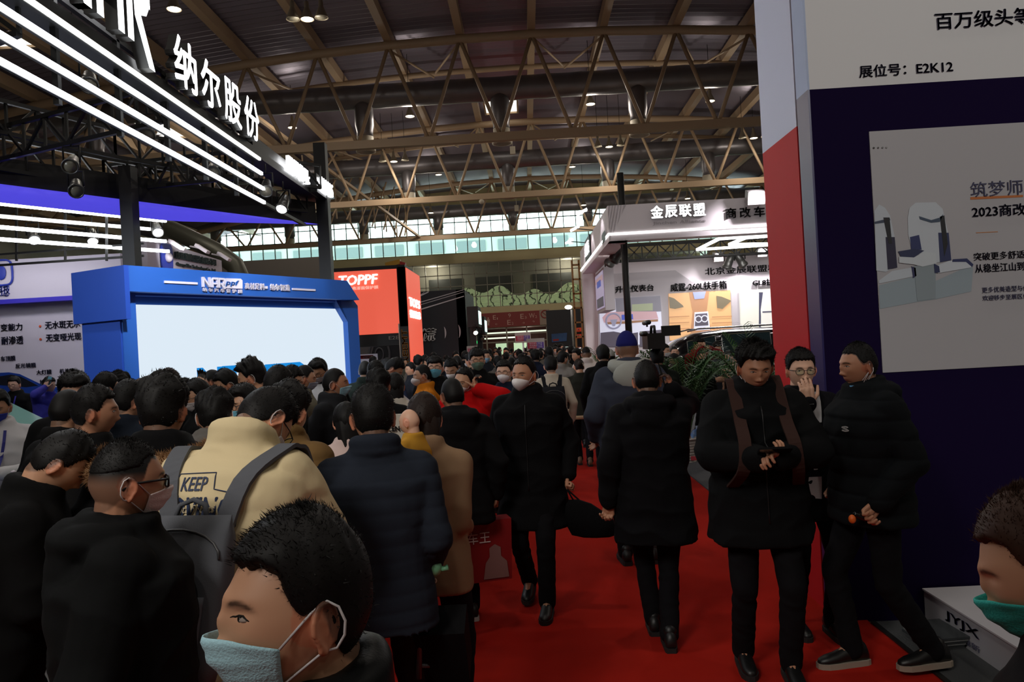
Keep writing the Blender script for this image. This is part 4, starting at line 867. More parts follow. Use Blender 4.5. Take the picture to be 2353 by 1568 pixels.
# hanging picture box
hbx = thing('hanging_picture_box', 'white box hanging from the canopy with a car interior picture on its aisle side', 'display box', P(1385, 665, 24))
a, b = P(1368, 715, 23), P(1413, 612, 23.0); zb_, zt_ = P(1400, 712, 23).z, P(1395, 612, 23).z
x0 = P(1389, 660, 23.2).x; x1 = P(1412, 660, 23.2).x
part('box', MB().box(x0, x1, 23.2, 26, zb_, zt_), wht2, hbx)
sc = MB(); part('picture', MB().box(x0-.02, x0, 23.35, 25.9, zb_+.1, zt_-.08), pm_('pic_lilac3', (170, 160, 190), .5), hbx)
part('picture_area', MB().box(x0-.03, x0-.02, 23.4, 25.8, zb_+.95, zt_-.2), pm_('pic_pink', (196, 160, 168)), hbx); part('picture_area', MB().box(x0-.035, x0-.03, 24.0, 25.2, zb_+.8, zb_+1.0), pm_('pic_screen_blue', (70, 90, 190)), hbx); part('picture_area', MB().box(x0-.03, x0-.02, 23.5, 25.6, zb_+.15, zb_+.45), pm_('pic_charcoal', (84, 78, 92)), hbx)
part('hanger', MB().bar((x0+.2, 24.5, zt_), (x0+.2, 24.5, zb+.1), .04), black, hbx)
# wooden end frame and dark poster wall behind
wd = mat('raw_wood', S(150, 112, 66), .7, var=.15, bscale=6)
t = thing('wooden_frame', 'raw wooden edge frame at the rear corner of the white booth', 'frame', (cxf-.2, WY2+.6, 0)); zq = P(1333, 600, 28).z
for k in range(2): part('upright', MB().box(cxf-.32+.25*k, cxf-.26+.25*k, WY2+.3, WY2+.5, 0, zq), wd, t)
for k in range(9): part('rung', MB().box(cxf-.3, cxf-.02, WY2+.3, WY2+.42, .4+k*(zq-.6)/8, .46+k*(zq-.6)/8), wd, t)
dkw = mat('charcoal_wall', S(40, 42, 46), .7); PY = 46.0
t = thing('poster_wall', 'charcoal booth wall with one colourful poster behind the crowd', 'booth wall', (P(1295, 800, PY).x, PY, 0))
xa, xb = P(1257, 760, PY).x, P(1345, 760, PY).x; part('wall', MB().box(xa, xb, PY, PY+.3, 0, P(1290, 712, PY).z), dkw, t)
q = [P(u, v, PY-.02) for u, v in ((1268, 787), (1302, 784), (1303, 765), (1267, 768))]; pp = part('poster', MB().prism(q, (0, .02, 0)), mat('poster_blue', S(50, 84, 130), .6, var=.8, bscale=1.2), t)
q = [P(u, v, PY-.03) for u, v in ((1271, 784), (1284, 783), (1284, 779), (1271, 780))]; part('poster_red_text', MB().prism(q, (0, .02, 0)), mat('mark_red', S(150, 40, 36)), pp)
a, b = P(1321, 800, 36.1), P(1352, 745, 36.1); single('side_panel_wall', MB().box(a.x, b.x, 36.06, 36.2, 0, P(1330, 742, 36.1).z), dkw, 'charcoal panel carrying two small orange notices by the wooden frame', 'panel')
for v0, v1, ch in ((754, 763, '大'), (769, 778, '招')):
    q = [P(u, v, 36.01) for u, v in ((1322, v1), (1336, v1-1), (1336, v0-1), (1322, v0))]; o_ = single('orange_notice', MB().prism(q, (0, .05, 0)), mat('board_orange', S(214, 70, 40), emit=.2), 'orange notice with a white character, the %s one' % ('upper' if v0 < 760 else 'lower'), 'sign')
    m = MB(); A = P(1326, v1-1.5, 35.98); text_to(m, ch, A, A+Vector((.14, 0, 0)), A+Vector((0, 0, .14)), .01, .02); part('lettering', m, pw, o_)
t = thing('street_lamp', 'slim grey pole with a white lamp head behind the crowd', 'lamp', (P(1316, 800, 32).x, 32, 0)); p = P(1318, 800, 32)
part('pole', MB().tube([(p.x, 32, 0), (p.x, 32, P(1312, 712, 32).z)], .04, 8), mat('pole_grey', S(150, 145, 140)), t); part('lamp_head', MB().ball((p.x-.12, 32, P(1310, 706, 32).z), (.16, .16, .09), 14, 8), mat('lamp_glow', (1, 1, 1), emit=3), t)
# ================================================================== NEAR RIGHT BOOTH (navy and white panels)
NY = 4.8
def NP(u, v, off=0): return P(u, v, NY-off)
navy = mat('navy_panel', S(24, 12, 50), .85, spec=.08); gw_ = mat('printed_white', S(222, 222, 222), .55); posterw = mat('poster_white', S(176, 174, 177), .55); ltblue = mat('pale_blue_panel', S(170, 186, 218), .5)
nx0 = NP(1877, 500).x; nx1 = 5.4
zbnd = NP(1877, 205).z
nb_ = thing('corner_booth', 'tall corner booth wall, navy below and white above, with a printed seat poster', 'booth wall', (nx0+1.2, NY, 0))
part('navy_panel', MB().box(nx0, nx1, NY, NY+.2, 0, zbnd), navy, nb_); part('white_panel', MB().box(nx0, nx1, NY, NY+.2, zbnd, 4.9), gw_, nb_)
def sidez(u, v): return PX(u, v, nx0)
zs = [sidez(1850, 222), sidez(1845, 280), sidez(1778, 333)]
part('navy_return', MB().prism([(nx0, NY, 0), (nx0, NY+.2, 0), (nx0, NY+.2, zbnd), (nx0, NY, zbnd)], (-.012, 0, 0)), mat('navy_return', S(40, 32, 92), .35), nb_)
part('pale_return', MB().prism([(nx0, NY, zbnd), (nx0, NY+.2, zbnd), (nx0, NY+.2, 4.9), (nx0, NY, 4.9)], (-.012, 0, 0)), ltblue, nb_)
ry0, ry1 = NY+.23, NY+.95; zr = PX(1811, 306, nx0-.01).z
part('red_side_panel', MB().box(nx0-.01, nx0+.03, ry0, ry1, 0, zr), mat('red_panel', S(196, 30, 36), .6, spec=.2), nb_)
part('white_side_panel', MB().box(nx0-.01, nx0+.03, ry0, ry1, zr, 4.9), mat('lilac_panel', S(206, 212, 236), .5), nb_)
part('wood_joint', MB().box(nx0+.0, nx0+.03, NY+.2, NY+.23, 0, 4.9), wd, nb_); part('rear_panel', MB().box(nx0+.03, nx1, ry1-.05, ry1, 0, 4.9), gw_, nb_)
dkp = mat('navy_print', S(34, 24, 70), .5)
def ntext(s, u0, v0, u1, v1, nm='panel_text', mm=None, bold=.01, off=.001, par=None, one=True):
    A = NP(u0, v0); B = NP(u1, v0-.055*(u1-u0)); B.z = A.z; C = Vector((A.x, A.y, NP(u0, v1).z)); 
    for q in (A, B, C): q.y = NY-.002-off
    m = MB(); text_to(m, s, A, B, C, .003, bold); return part(nm, m, mm or dkp, par or nb_)
ntext('百万级头等', 2148, 70, 2375, 30, bold=.02); ntext('展位号：E2K12', 1974, 180, 2190, 151, bold=.02)
q = [NP(1997, 303), NP(2400, 281), NP(2400, 842), NP(2025, 857)]
xa = NP(2012, 580).x; zt_ = NP(1997, 303).z; zb_ = NP(2025, 857).z
ps = part('poster', MB().box(xa, nx1, NY-.006, NY, zb_, zt_), posterw, nb_)
pt_ = mat('poster_print', S(52, 52, 84), .6)
def ptext(s, u0, v0, u1, v1, mm=None, bold=.0): return ntext(s, u0, v0, u1, v1, 'poster_text', mm or pt_, bold, .007, ps)
ptext('筑梦师', 2229, 455, 2349, 420, bold=.0); ptext('2023商改车', 2232, 502, 2385, 474, bold=.015); ptext('突破更多舒适方', 2236, 600, 2372, 582, bold=.005); ptext('从稳坐江山到坐', 2239, 628, 2372, 608, bold=.005)
ptext('更多优美造型与创新', 2255, 674, 2375, 661); ptext('欢迎移步至展区体验', 2256, 692, 2375, 680)
def pflat(nm, pix, col, off, par=ps):
    pts = [P(u, v, NY-.008-off) for u, v in pix]; return part(nm, MB().prism(pts, (0, .001, 0)), mat('print_%d_%d_%d' % col, S(*col), .6), par)
pflat('underline', [(2230, 453), (2351, 448), (2351, 453), (2230, 459)], (190, 110, 50), .0); pflat('short_line', [(2243, 534.5), (2293, 532), (2293, 533.5), (2243, 536)], (190, 120, 60), .0)
for i, u in enumerate((2008, 2018, 2028, 2037)): c = P(u, 340-i*.3, NY-.009); part('dot', MB().ball(c, (.006, .001, .006), 8, 6), mat('dot_%d' % i, S(60+i*28), .6), ps)
pflat('grey_label', [(2240, 655), (2400, 648), (2400, 692), (2246, 698)], (150, 150, 158), -.003)
# printed seats
seat = pflat('printed_seats', [(2020, 656), (2108, 634), (2108, 648), (2150, 646), (2230, 610), (2236, 616), (2232, 670), (2150, 688), (2108, 694), (2022, 710)], (150, 164, 172), .000)
for pix, col, off in (([(2020, 645), (2050, 623), (2095, 615), (2104, 622), (2106, 634), (2020, 652)], (190, 198, 206), .001), ([(2094, 612), (2104, 616), (2106, 634), (2098, 640)], (40, 44, 84), .002),
     ([(2009, 485), (2020, 470), (2034, 478), (2045, 495), (2056, 545), (2062, 612), (2035, 625), (2014, 622)], (190, 198, 206), .001), ([(2035, 545), (2056, 545), (2062, 615), (2040, 620)], (36, 32, 60), .002), ([(2009, 510), (2030, 505), (2044, 500), (2046, 506), (2032, 512), (2009, 515)], (60, 70, 90), .002), ([(2030, 500), (2044, 500), (2050, 560), (2042, 560)], (20, 20, 26), .003),
     ([(2086, 500), (2090, 478), (2104, 466), (2150, 465), (2166, 480), (2180, 540), (2186, 598), (2150, 604), (2096, 576), (2087, 540)], (194, 201, 208), .001), ([(2091, 545), (2112, 540), (2118, 574), (2094, 574)], (40, 48, 96), .002), ([(2156, 535), (2180, 535), (2186, 598), (2160, 603)], (40, 48, 90), .002), ([(2112, 497), (2140, 506), (2160, 500), (2168, 492), (2160, 510), (2140, 512), (2114, 504)], (60, 76, 96), .003), ([(2160, 498), (2170, 495), (2178, 560), (2170, 590)], (18, 18, 24), .003),
     ([(2064, 578), (2100, 572), (2124, 576), (2100, 592), (2070, 590)], (36, 44, 80), .003), ([(2066, 590), (2100, 592), (2126, 578), (2150, 582), (2152, 606), (2120, 613), (2100, 608), (2066, 604)], (198, 205, 210), .004), ([(2100, 612), (2150, 604), (2150, 686), (2108, 692)], (140, 152, 158), .002),
     ([(2150, 612), (2180, 600), (2222, 596), (2234, 606), (2232, 615), (2155, 628)], (198, 205, 212), .003), ([(2190, 596), (2222, 594), (2237, 608), (2234, 614), (2220, 602), (2188, 602)], (36, 44, 90), .004), ([(2146, 606), (2158, 612), (2160, 626), (2148, 628)], (36, 44, 84), .004)):
    pflat('printed_area', pix, col, off, seat)
# plinth
px = 2.37; pn = thing('plinth', 'low white display plinth with dark letters on its side, lower right', 'plinth', (px+1, 3.6, 0))
part('body', MB().box(px, nx1, 2.2, NY-.02, 0, .19), mat('plinth_white', S(176, 174, 180), .5), pn); part('top', MB().box(px-.01, nx1, 2.2, NY-.02, .19, .2), mat('plinth_top', S(200, 198, 204), .45), pn)
m = MB(); a = PX(2176, 1452, px); b = PX(2242, 1500, px)
text_to(m, 'JYJX', (px-.004, a.y, .09), (px-.004, b.y-.05, .09), (px-.004, a.y, .155), .003, .02); part('lettering', m, mat('plinth_print', S(30, 30, 60), .5), pn)
m = MB(); text_to(m, '吉宇健新', (px-.004, a.y, .03), (px-.004, b.y-.05, .03), (px-.004, a.y, .065), .003, .0); part('lettering', m, mat('plinth_print2', S(90, 90, 110), .5), pn)
single('floor_mat', MB().box(2.05, px-.02, 1.5, NY-.05, 0, .02), mat('dark_grey_carpet', S(58, 60, 62), .95, bump=.3, bscale=90), 'strip of dark grey carpet between the red aisle and the white plinth', 'carpet')
single('edge_strip', MB().box(2.02, 2.05, 1.5, NY-.05, 0, .022), black, 'black edging strip along the red aisle near the plinth', 'edging')
single('booth_floor', MB().box(2.03, 9.5, 8.2, 17.9, 0, .02), mat('grey_carpet', S(76, 76, 80), .95, bump=.3, bscale=90), 'grey carpeted booth floor behind the potted palm', 'carpet')
for k in range(5):
    c = PX(2141, 1432+k*0, px-.12); o = single('magazine', MB().obox((px-.13+.005*k, 4.45-.006*k, .028+.013*k), (.10, .01, 0), (-.01, .14, 0), (0, 0, .006)), mat('magazine_cover_%d' % (k % 2), S(*((60, 64, 66), (128, 130, 130))[k % 2]), .4), '%s magazine of the little stack at the plinth corner' % ('bottom', 'second lowest', 'middle', 'second highest', 'topmost')[k], 'magazine', 'magazines stacked beside the plinth')
# cables, adaptor and junk at the foot of the red wall
cab = mat('white_cable', S(170, 165, 160), .5)
for i, pts in enumerate((((1795, 1352), (1825, 1352), (1850, 1366), (1842, 1378), (1815, 1374)), ((1890, 1395), (1915, 1408), (1930, 1395), (1920, 1378), (1900, 1380)), ((1918, 1300), (1914, 1340), (1928, 1372)), ((1900, 1365), (1915, 1372), (1932, 1385)))):
    g = [G(u, v)+Vector((0, 0, .015)) for u, v in pts]; cs = []
    for j in range(len(g)-1):
        for t_ in np.linspace(0, 1, 6, endpoint=False):
            p0 = g[max(j-1, 0)]; p1_ = g[j]; p2 = g[j+1]; p3 = g[min(j+2, len(g)-1)]
            cs.append(.5*((2*p1_)+(p2-p0)*t_+(2*p0-5*p1_+4*p2-p3)*t_*t_+(3*p1_-p0-3*p2+p3)*t_**3))
    single('power_cable', MB().tube(cs, .006, 6), cab, ('white cable looping left of the suited man\'s trouser leg', 'white cable loop just right of the suited man\'s shoe', 'white cable rising beside the red panel', 'short white cable end near the down jacket man\'s leg')[i], 'cable')
g = G(1838, 1336); t = thing('power_adaptor', 'grey power adaptor box lying on the carpet by the red panel', 'adaptor', g, -.6); part('case', MB().box(-.05, .05, -.16, .16, .012, .06), mat('adaptor_grey', S(130, 126, 118), .5), t, local=True); part('lid', MB().box(-.04, .04, -.14, .14, .06, .068), cab, t, local=True)
single('skirting_bar', MB().bar(G(1815, 1290)+Vector((0, 0, .03)), G(1860, 1330)+Vector((0, 0, .03)), .03), mat('grey_metal', S(90, 90, 94), .4, metal=.5), 'thin grey metal bar on the floor along the red panel', 'bar')
# ================================================================== PALMS
leaf_m = mat('palm_leaf', S(40, 78, 30), .45, var=.3, bscale=20); stem_m = mat('palm_stem', S(70, 96, 44), .6)
def palm(x, y, h, r, label, n=18, seed=1, pot=True, pr=.19, ph=.36):
    R_ = random.Random(seed); t = thing('potted_palm', label, 'potted palm', (x, y, 0), 0, 'potted areca palms')
    if pot:
        prof = [(.0, 0), (pr*.72, 0)]
        for k in range(9): z = ph*k/9; rr = pr*(.74+.22*k/9); prof += [(rr, z+.004), (rr+.008, z+ph/27), (rr+.008, z+ph/13), (rr, z+ph/9.5)]
        prof += [(pr*1.08, ph*.96), (pr*1.08, ph), (pr*.95, ph), (pr*.9, ph*.9), (0, ph*.88)]
        pt = part('pot', MB().lathe(prof, n=28), mat('pot_white', S(196, 186, 180), .4), t, local=True)
        if r > .5: part('pot_label', MB().box(.04, .12, -pr*.80, -pr*.78, .05, .11), mat('label_red', S(190, 60, 70), .5), pt, local=True)
    for i in range(n):
        a = 2*math.pi*(i/n)+R_.uniform(-.3, .3); el = R_.uniform(.35, 1.25); L = h*R_.uniform(.65, .95)-ph*.5; out = r*R_.uniform(.7, 1.1)*math.cos(el*.7)
        base = Vector((.05*math.cos(a), .05*math.sin(a), ph*.85)); top = Vector((out*math.cos(a), out*math.sin(a), ph+L*(.65+.35*el/1.25)))
        mid = Vector((out*.35*math.cos(a), out*.35*math.sin(a), ph+L*.75)); pts = []
        N_ = 13
        for k in range(N_): s_ = k/(N_-1); pts.append(base*(1-s_)**2+mid*2*s_*(1-s_)+top*s_*s_)
        m = MB().tube(pts, [.009*(1-.7*k/N_) for k in range(N_)], 5, 1); m2 = m
        for k in range(3, N_):
            for q_ in (0, .5):
                p = pts[k].lerp(pts[min(k+1, N_-1)], q_); d = (pts[min(k+1, N_-1)]-pts[k-1]).normalized(); sd = d.cross(Vector((0, 0, 1))).normalized(); ll = .30*r/.7*math.sin(math.pi*(k+q_-2)/(N_-1.2))**.6 if k+q_ < N_-.6 else .1
                ll = max(.06, ll*R_.uniform(.8, 1.1))
                for s in (-1, 1):
                    e = (sd*s*.8+d*.65).normalized(); up = Vector((0, 0, 1)); w_ = .011*r/.7
                    tip = p+e*ll-up*ll*.35; md = p+e*ll*.5+up*.0; wv = e.cross(up).normalized()*w_
                    m2.add([p-wv*.5, p+wv*.5, md+wv, md-wv, tip], [(0, 1, 2, 3), (3, 2, 4)], 0)
        part('frond', m2, [leaf_m, stem_m], t, local=True)
    return t
pg = G(1577, 1066); palm(pg.x+.02, pg.y+.1, 1.75, .85, 'areca palm in a ribbed white pot standing right of the red carpet', 22, 3)
palm(2.95, 9.6, 1.75, .8, 'areca palm behind the man looking at his phone, right of the white-potted one', 18, 5)
palm(3.6, 12.2, 1.9, .9, 'tall areca palm in front of the black van windows', 18, 9)
palm(P(1378, 800, 26).x-.15, 23.5, 1.75, .8, 'small areca palm at the far pillar of the white booth', 12, 11)
palm(P(900, 800, 16).x, 17.5, 1.5, .9, 'areca palm beside the coral lightbox column', 14, 12)
palm(P(1345, 800, 30).x-.4, 30, 1.4, .8, 'dim areca palm beside the wooden frame', 12, 14)
# water containers beside the pot
c = G(1612, 1062); t = thing('water_barrel', 'translucent blue water barrel standing right of the white plant pot', 'water barrel', (c.x+.02, c.y+.2, .02))
part('body', MB().lathe([(0, 0), (.13, 0), (.135, .02), (.135, .12), (.125, .14), (.135, .16), (.135, .26), (.125, .28), (.13, .34), (.08, .42), (.03, .44)], n=24), mat('blue_plastic', S(96, 130, 180), .2, coat=.5), t, local=True); part('cap', MB().lathe([(.03, .43), (.035, .44), (.035, .48), (0, .48)], n=16), mat('cap_blue', S(150, 160, 180), .4), t, local=True)
# ================================================================== LEFT COUNTER
ctop = 1.0; cy = 4.6
ca = PZ(75, 1172, ctop); cb = PZ(0, 1186, ctop)
dirc = (ca-cb).normalized(); dirc.z = 0; cn = Vector((dirc.y, -dirc.x, 0)).normalized()
e0 = ca-dirc*1.6; ct = thing('reception_counter', 'blue reception counter with slanted brown stripes, at the left edge', 'counter', ca-Vector((0, 0, ctop)))
m = MB().prism([e0, ca, ca+cn*-.7, e0+cn*-.7], (0, 0, -.05)); part('top', m, mat('counter_top', S(120, 150, 210), .3), ct)
m = MB(); f0, f1 = e0+cn*-.04, ca+cn*-.04-dirc*.02; m.prism([Vector((f0.x, f0.y, 0)), Vector((f1.x, f1.y, 0)), f1-Vector((0, 0, .05)), f0-Vector((0, 0, .05))], -cn*.6); part('body', m, mat('counter_blue', S(20, 50, 130), .45), ct)
for k in range(4):
    u = -.02-.2*k; a = ca+dirc*u+cn*-.035; b = a-dirc*.09; lo = -dirc*.30; z = Vector((0, 0, -.06)); m = MB().prism([a+z, b+z, b+lo-Vector((0, 0, ctop)), a+lo-Vector((0, 0, ctop))], cn*.01); part('stripe', m, mat('stripe_brown', S(84, 56, 46), .6), ct)
def onc(u, v): return PZ(u, v, ctop)
c = onc(34, 1150); t = thing('water_bottle', 'clear plastic water bottle with white cap on the reception counter', 'bottle', c); part('bottle', MB().lathe([(0, 0), (.03, 0), (.032, .02), (.032, .06), (.029, .08), (.032, .1), (.032, .13), (.012, .17), (.012, .18)], n=20), mat('clear_plastic', S(200, 205, 210), .1, coat=1), t, local=True); part('cap', MB().lathe([(.015, .175), (.016, .195), (0, .2)], n=16), pw, t, local=True)
g_ = mat('leaflet_green', S(60, 140, 110), .5)
for k in range(6): c = onc(64, 1146); single('booklet', MB().obox(c+Vector((.05, .0, .008+.015*k)), (.10, .02, 0), (-.02, .12, 0), (0, 0, .0065)), mat('leaflet_green', S(60, 140, 110)) if k % 2 == 0 else mat('leaflet_green2', S(100, 170, 140), .5), 'green booklet of the pile on the counter, %s from the bottom' % ('first', 'second', 'third', 'fourth', 'fifth', 'sixth')[k], 'booklet', 'green booklets piled on the counter')
wp = mat('paper_white', S(205, 205, 212), .6); bp_ = mat('paper_blue_edge', S(80, 90, 160), .6)
for k, (u, v) in enumerate(((8, 1160), (20, 1166), (33, 1160), (44, 1165), (56, 1158), (66, 1155), (14, 1152), (50, 1150))):
    c = onc(u, v); o = thing('card_packet', 'white card packet leaning in the counter display, number %s from the left' % ('one', 'two', 'four', 'five', 'seven', 'eight', 'three', 'six')[k], 'card', c, 0, 'white card packets on the counter')
    part('card', MB().obox((0, 0, .035), (.04, .006, 0), (0, .012, .03), (0, .004, -.002)), wp, o, local=True); part('blue_edge', MB().obox((0, -.016, .008), (.04, .006, 0), (0, .004, .006), (0, .004, -.002)), bp_, o, local=True)
for k, (u, v) in enumerate(((10, 1186), (30, 1182), (52, 1176), (40, 1180))): c = onc(u, v-6); single('leaflet', MB().obox(c+Vector((0, .03, .003+.003*k)), (.10, .02*k-.03, 0), (.03-.02*k, .07, 0), (0, 0, .001)), wp, 'flat white leaflet on the counter edge, %s' % ('far left', 'second from left', 'rightmost', 'third from left')[k], 'leaflet', 'flat leaflets on the counter')
# ================================================================== PEOPLE
def ss(a, b, x): t = np.clip((x-a)/(b-a), 0, 1); return t*t*(3-2*t)
def head_surf(d, nose=True, wide=1.0):
    d = np.asarray(d, float); a, b, c = d[..., 0], d[..., 1], d[..., 2]
    x = a*.077*wide; y = b*.098; z = c*.1185
    tz = np.clip(-c, 0, 1); tu = np.clip(c, 0, 1)
    x = x*(1-.30*tz**1.7)*(1-.03*np.clip(b, 0, 1)); y = np.where(b < 0, y*(1-.42*tz**1.3), y*(1-.06*tz)*(1-.10*tu**2))
    y = y-.004*tu*(b > 0)
    fr = ss(.15, .55, b)
    g = lambda cx, cz, sx, sz: np.exp(-((x-cx)/sx)**2-((z-cz)/sz)**2)*fr
    if nose:
        y = y+.005*g(0, .024, .045, .010)-.010*(g(.031, .003, .015, .012)+g(-.031, .003, .015, .012))+.0065*(g(.031, .000, .013, .008)+g(-.031, 0, .013, .008))
        y = y-.003*(g(.031, .0095, .014, .0022)+g(-.031, .0095, .014, .0022))
        y = y+.011*g(0, -.006, .008, .018)+.021*g(0, -.036, .0105, .011)+.009*(g(.014, -.041, .006, .006)+g(-.014, -.041, .006, .006))-.004*g(0, -.052, .016, .004)
        y = y+.006*g(0, -.066, .022, .010)-.004*g(0, -.067, .021, .0025)-.004*g(0, -.083, .02, .006)
    y = y+.010*g(0, -.104, .020, .014)+.004*(g(.046, -.02, .016, .018)+g(-.046, -.02, .016, .018))
    return np.stack([x, y, z], -1)
def sphere_dirs(nu, nv):
    V = []; 
    for i in range(nv+1):
        th = math.pi*i/nv
        for j in range(nu): ph = 2*math.pi*j/nu; V.append((math.sin(th)*math.cos(ph), math.sin(th)*math.sin(ph), math.cos(th)))
    F = [(i*nu+j, (i+1)*nu+j, (i+1)*nu+(j+1) % nu, i*nu+(j+1) % nu) for i in range(nv) for j in range(nu)]
    return np.array(V), F
def xf(v, M): A = np.array(M); return v @ A[:3, :3].T + A[:3, 3]
def R3(yaw=0, pitch=0, rl=0):      # yaw: + turns to the person's left (CCW from above); pitch: + looks down; roll: + tilts to own right
    return (Matrix.Rotation(math.radians(yaw), 4, 'Z') @ Matrix.Rotation(math.radians(-pitch), 4, 'X') @ Matrix.Rotation(math.radians(rl), 4, 'Y'))
def remesh(mb, voxel, smooth=3, fac=.6):
    me = mb.mesh('tmp'); o = bpy.data.objects.new('tmp', me); COL.objects.link(o)
    r = o.modifiers.new('r', 'REMESH'); r.mode = 'VOXEL'; r.voxel_size = voxel; r.use_smooth_shade = True
    if smooth: s = o.modifiers.new('s', 'SMOOTH'); s.factor = fac; s.iterations = smooth
    for ob in PEOPLE_HIDE: pass
    dg = bpy.context.evaluated_depsgraph_get(); out = bpy.data.meshes.new_from_object(o.evaluated_get(dg))
    bpy.data.objects.remove(o); bpy.data.meshes.remove(me)
    return out
PEOPLE_HIDE = []
def co(me): v = np.zeros(len(me.vertices)*3); me.vertices.foreach_get('co', v); return v.reshape(-1, 3)
def nor(me): v = np.zeros(len(me.vertices)*3); me.vertices.foreach_get('normal', v); return v.reshape(-1, 3)
def setco(me, v): me.vertices.foreach_set('co', v.reshape(-1)); me.update()
def wrinkle(me, amp, freq=28, seed=0, aniso=(1, 1, 1.6)):
    rg = np.random.default_rng(seed); v = co(me); n = nor(me); d = np.zeros(len(v))
    w_ = v*np.array(aniso)+.02*np.sin(v[:, [1, 2, 0]]*30)
    for i in range(7):
        k = rg.normal(size=3); k = k/np.linalg.norm(k)*freq*rg.uniform(.5, 1.7); d += np.sin(w_ @ k+rg.uniform(0, 6))/(1+.25*i)
    d = 1-np.abs(d/2.2); setco(me, v+n*(d*amp)[:, None])
def puff(me, amp, period, z0=0):
    v = co(me); n = nor(me); ph = np.abs(np.sin(np.pi*(v[:, 2]-z0)/period)); setco(me, v+n*(amp*(ph**.45-.8))[:, None])
def ik(S_, W_, a, b, hint):
    S_, W_ = Vector(S_), Vector(W_); d = W_-S_; L = d.length
    if L > (a+b)*.998: W_ = S_+d.normalized()*(a+b)*.998; d = W_-S_; L = d.length
    if L < abs(a-b)+.02: L = abs(a-b)+.02
    u = d.normalized(); x = (a*a-b*b+L*L)/(2*L); h = math.sqrt(max(0, a*a-x*x)); hp = Vector(hint); hp = hp-u*hp.dot(u); hp.normalize()
    return S_+u*x+hp*h, W_
def fabric(col, rough=.9, nm=None, spec=.12): return mat('cloth_%d_%d_%d_%d' % (*col, int(rough*100)), S(*col), rough, bump=.06, bscale=260, spec=spec)
SK = {}
def skin_mat():
    if 'skin' in _M: return _M['skin']
    m = bpy.data.materials.new('skin'); m.use_nodes = True; nt = m.node_tree; b = nt.nodes['Principled BSDF']
    a = nt.nodes.new('ShaderNodeAttribute'); a.attribute_name = 'tint'; nt.links.new(a.outputs['Color'], b.inputs['Base Color'])
    b.inputs['Roughness'].default_value = .48; b.inputs['Specular IOR Level'].default_value = .4
    _M['skin'] = m; return m
hairm = mat('hair_black', S(11, 9, 9), .6, spec=.25, bump=.04, bscale=300); hairb = mat('hair_brown', S(32, 20, 15), .6, spec=.25, bump=.04, bscale=300)
def hand(mb, w_, d, palm, side, curl=.5, grip=None):
    """w_ wrist, d finger direction, palm = direction the palm faces, side = +1 thumb towards cross(d, palm)"""
    w_, d, palm = Vector(w_), Vector(d).normalized(), Vector(palm); palm = (palm-d*palm.dot(d)).normalized(); lat = d.cross(palm)*side
    for k in range(4):
        o = (1.5-k)*.0205; kn = w_+d*(.086-.004*abs(k-1.2))+lat*o; mb.caps(w_+d*.01+lat*o*.6, kn, .015, .0125, 8)
        L = (.074, .083, .077, .060)[k]; p = kn; dd = d.copy(); sp = lat*(1.5-k)*.03
        for s_, f in ((.45, .9), (.31, 1.15), (.24, .7)):
            ax = lat; ang = curl*f*side*-1
            dd = (Matrix.Rotation(ang, 3, d.cross(palm)) @ dd); 
            q = p+(dd+sp).normalized()*L*s_; mb.caps(p, q, .0092 if s_ > .4 else .0085, .0085 if s_ > .3 else .0075, 8); p = q
    t0 = w_+d*.02+lat*.028+palm*.006; td = (d*.6+lat*.75+palm*.35).normalized(); t1 = t0+td*.042; td2 = (d*.85+lat*.25+palm*.45*(.5+curl)).normalized(); t2 = t1+td2*.033; t3 = t2+(td2+palm*.3*curl).normalized()*.026
    mb.caps(w_+d*.005+lat*.012, t1, .016, .0115, 8); mb.caps(t1, t2, .011, .0098, 8); mb.caps(t2, t3, .0098, .008, 8)
    mb.caps(w_+d*.012, w_+d*.07, .02, .019, 8)
TR = [(-.14, .185, .130), (0, .178, .125), (.10, .165, .115), (.22, .172, .118), (.34, .190, .126), (.42, .190, .118), (.475, .150, .100), (.52, .092, .080), (.57, .070, .068)]
def torso_r(z, b=0.0):
    zs = [r[0] for r in TR]; z = min(max(z, zs[0]), zs[-1]); rx = np.interp(z, zs, [r[1] for r in TR]); ry = np.interp(z, zs, [r[2] for r in TR]); return rx+b, ry+b
def tsurf(x, z, back=False, b=0.02):
    rx, ry = torso_r(z, b); q = max(0, 1-min(1, abs(x)/rx)**2.4)**(1/2.4); return Vector((x, (-1 if back else 1)*ry*q, z))
def ring(c, rx, ry, n=24, e=2.4, M=None):
    P_ = []
    for j in range(n):
        a = 2*math.pi*j/n; cc, s = math.cos(a), math.sin(a); p = Vector((math.copysign(abs(cc)**(2/e), cc)*rx, math.copysign(abs(s)**(2/e), s)*ry, 0))+Vector(c); P_.append(M @ p if M is not None else p)
    return P_
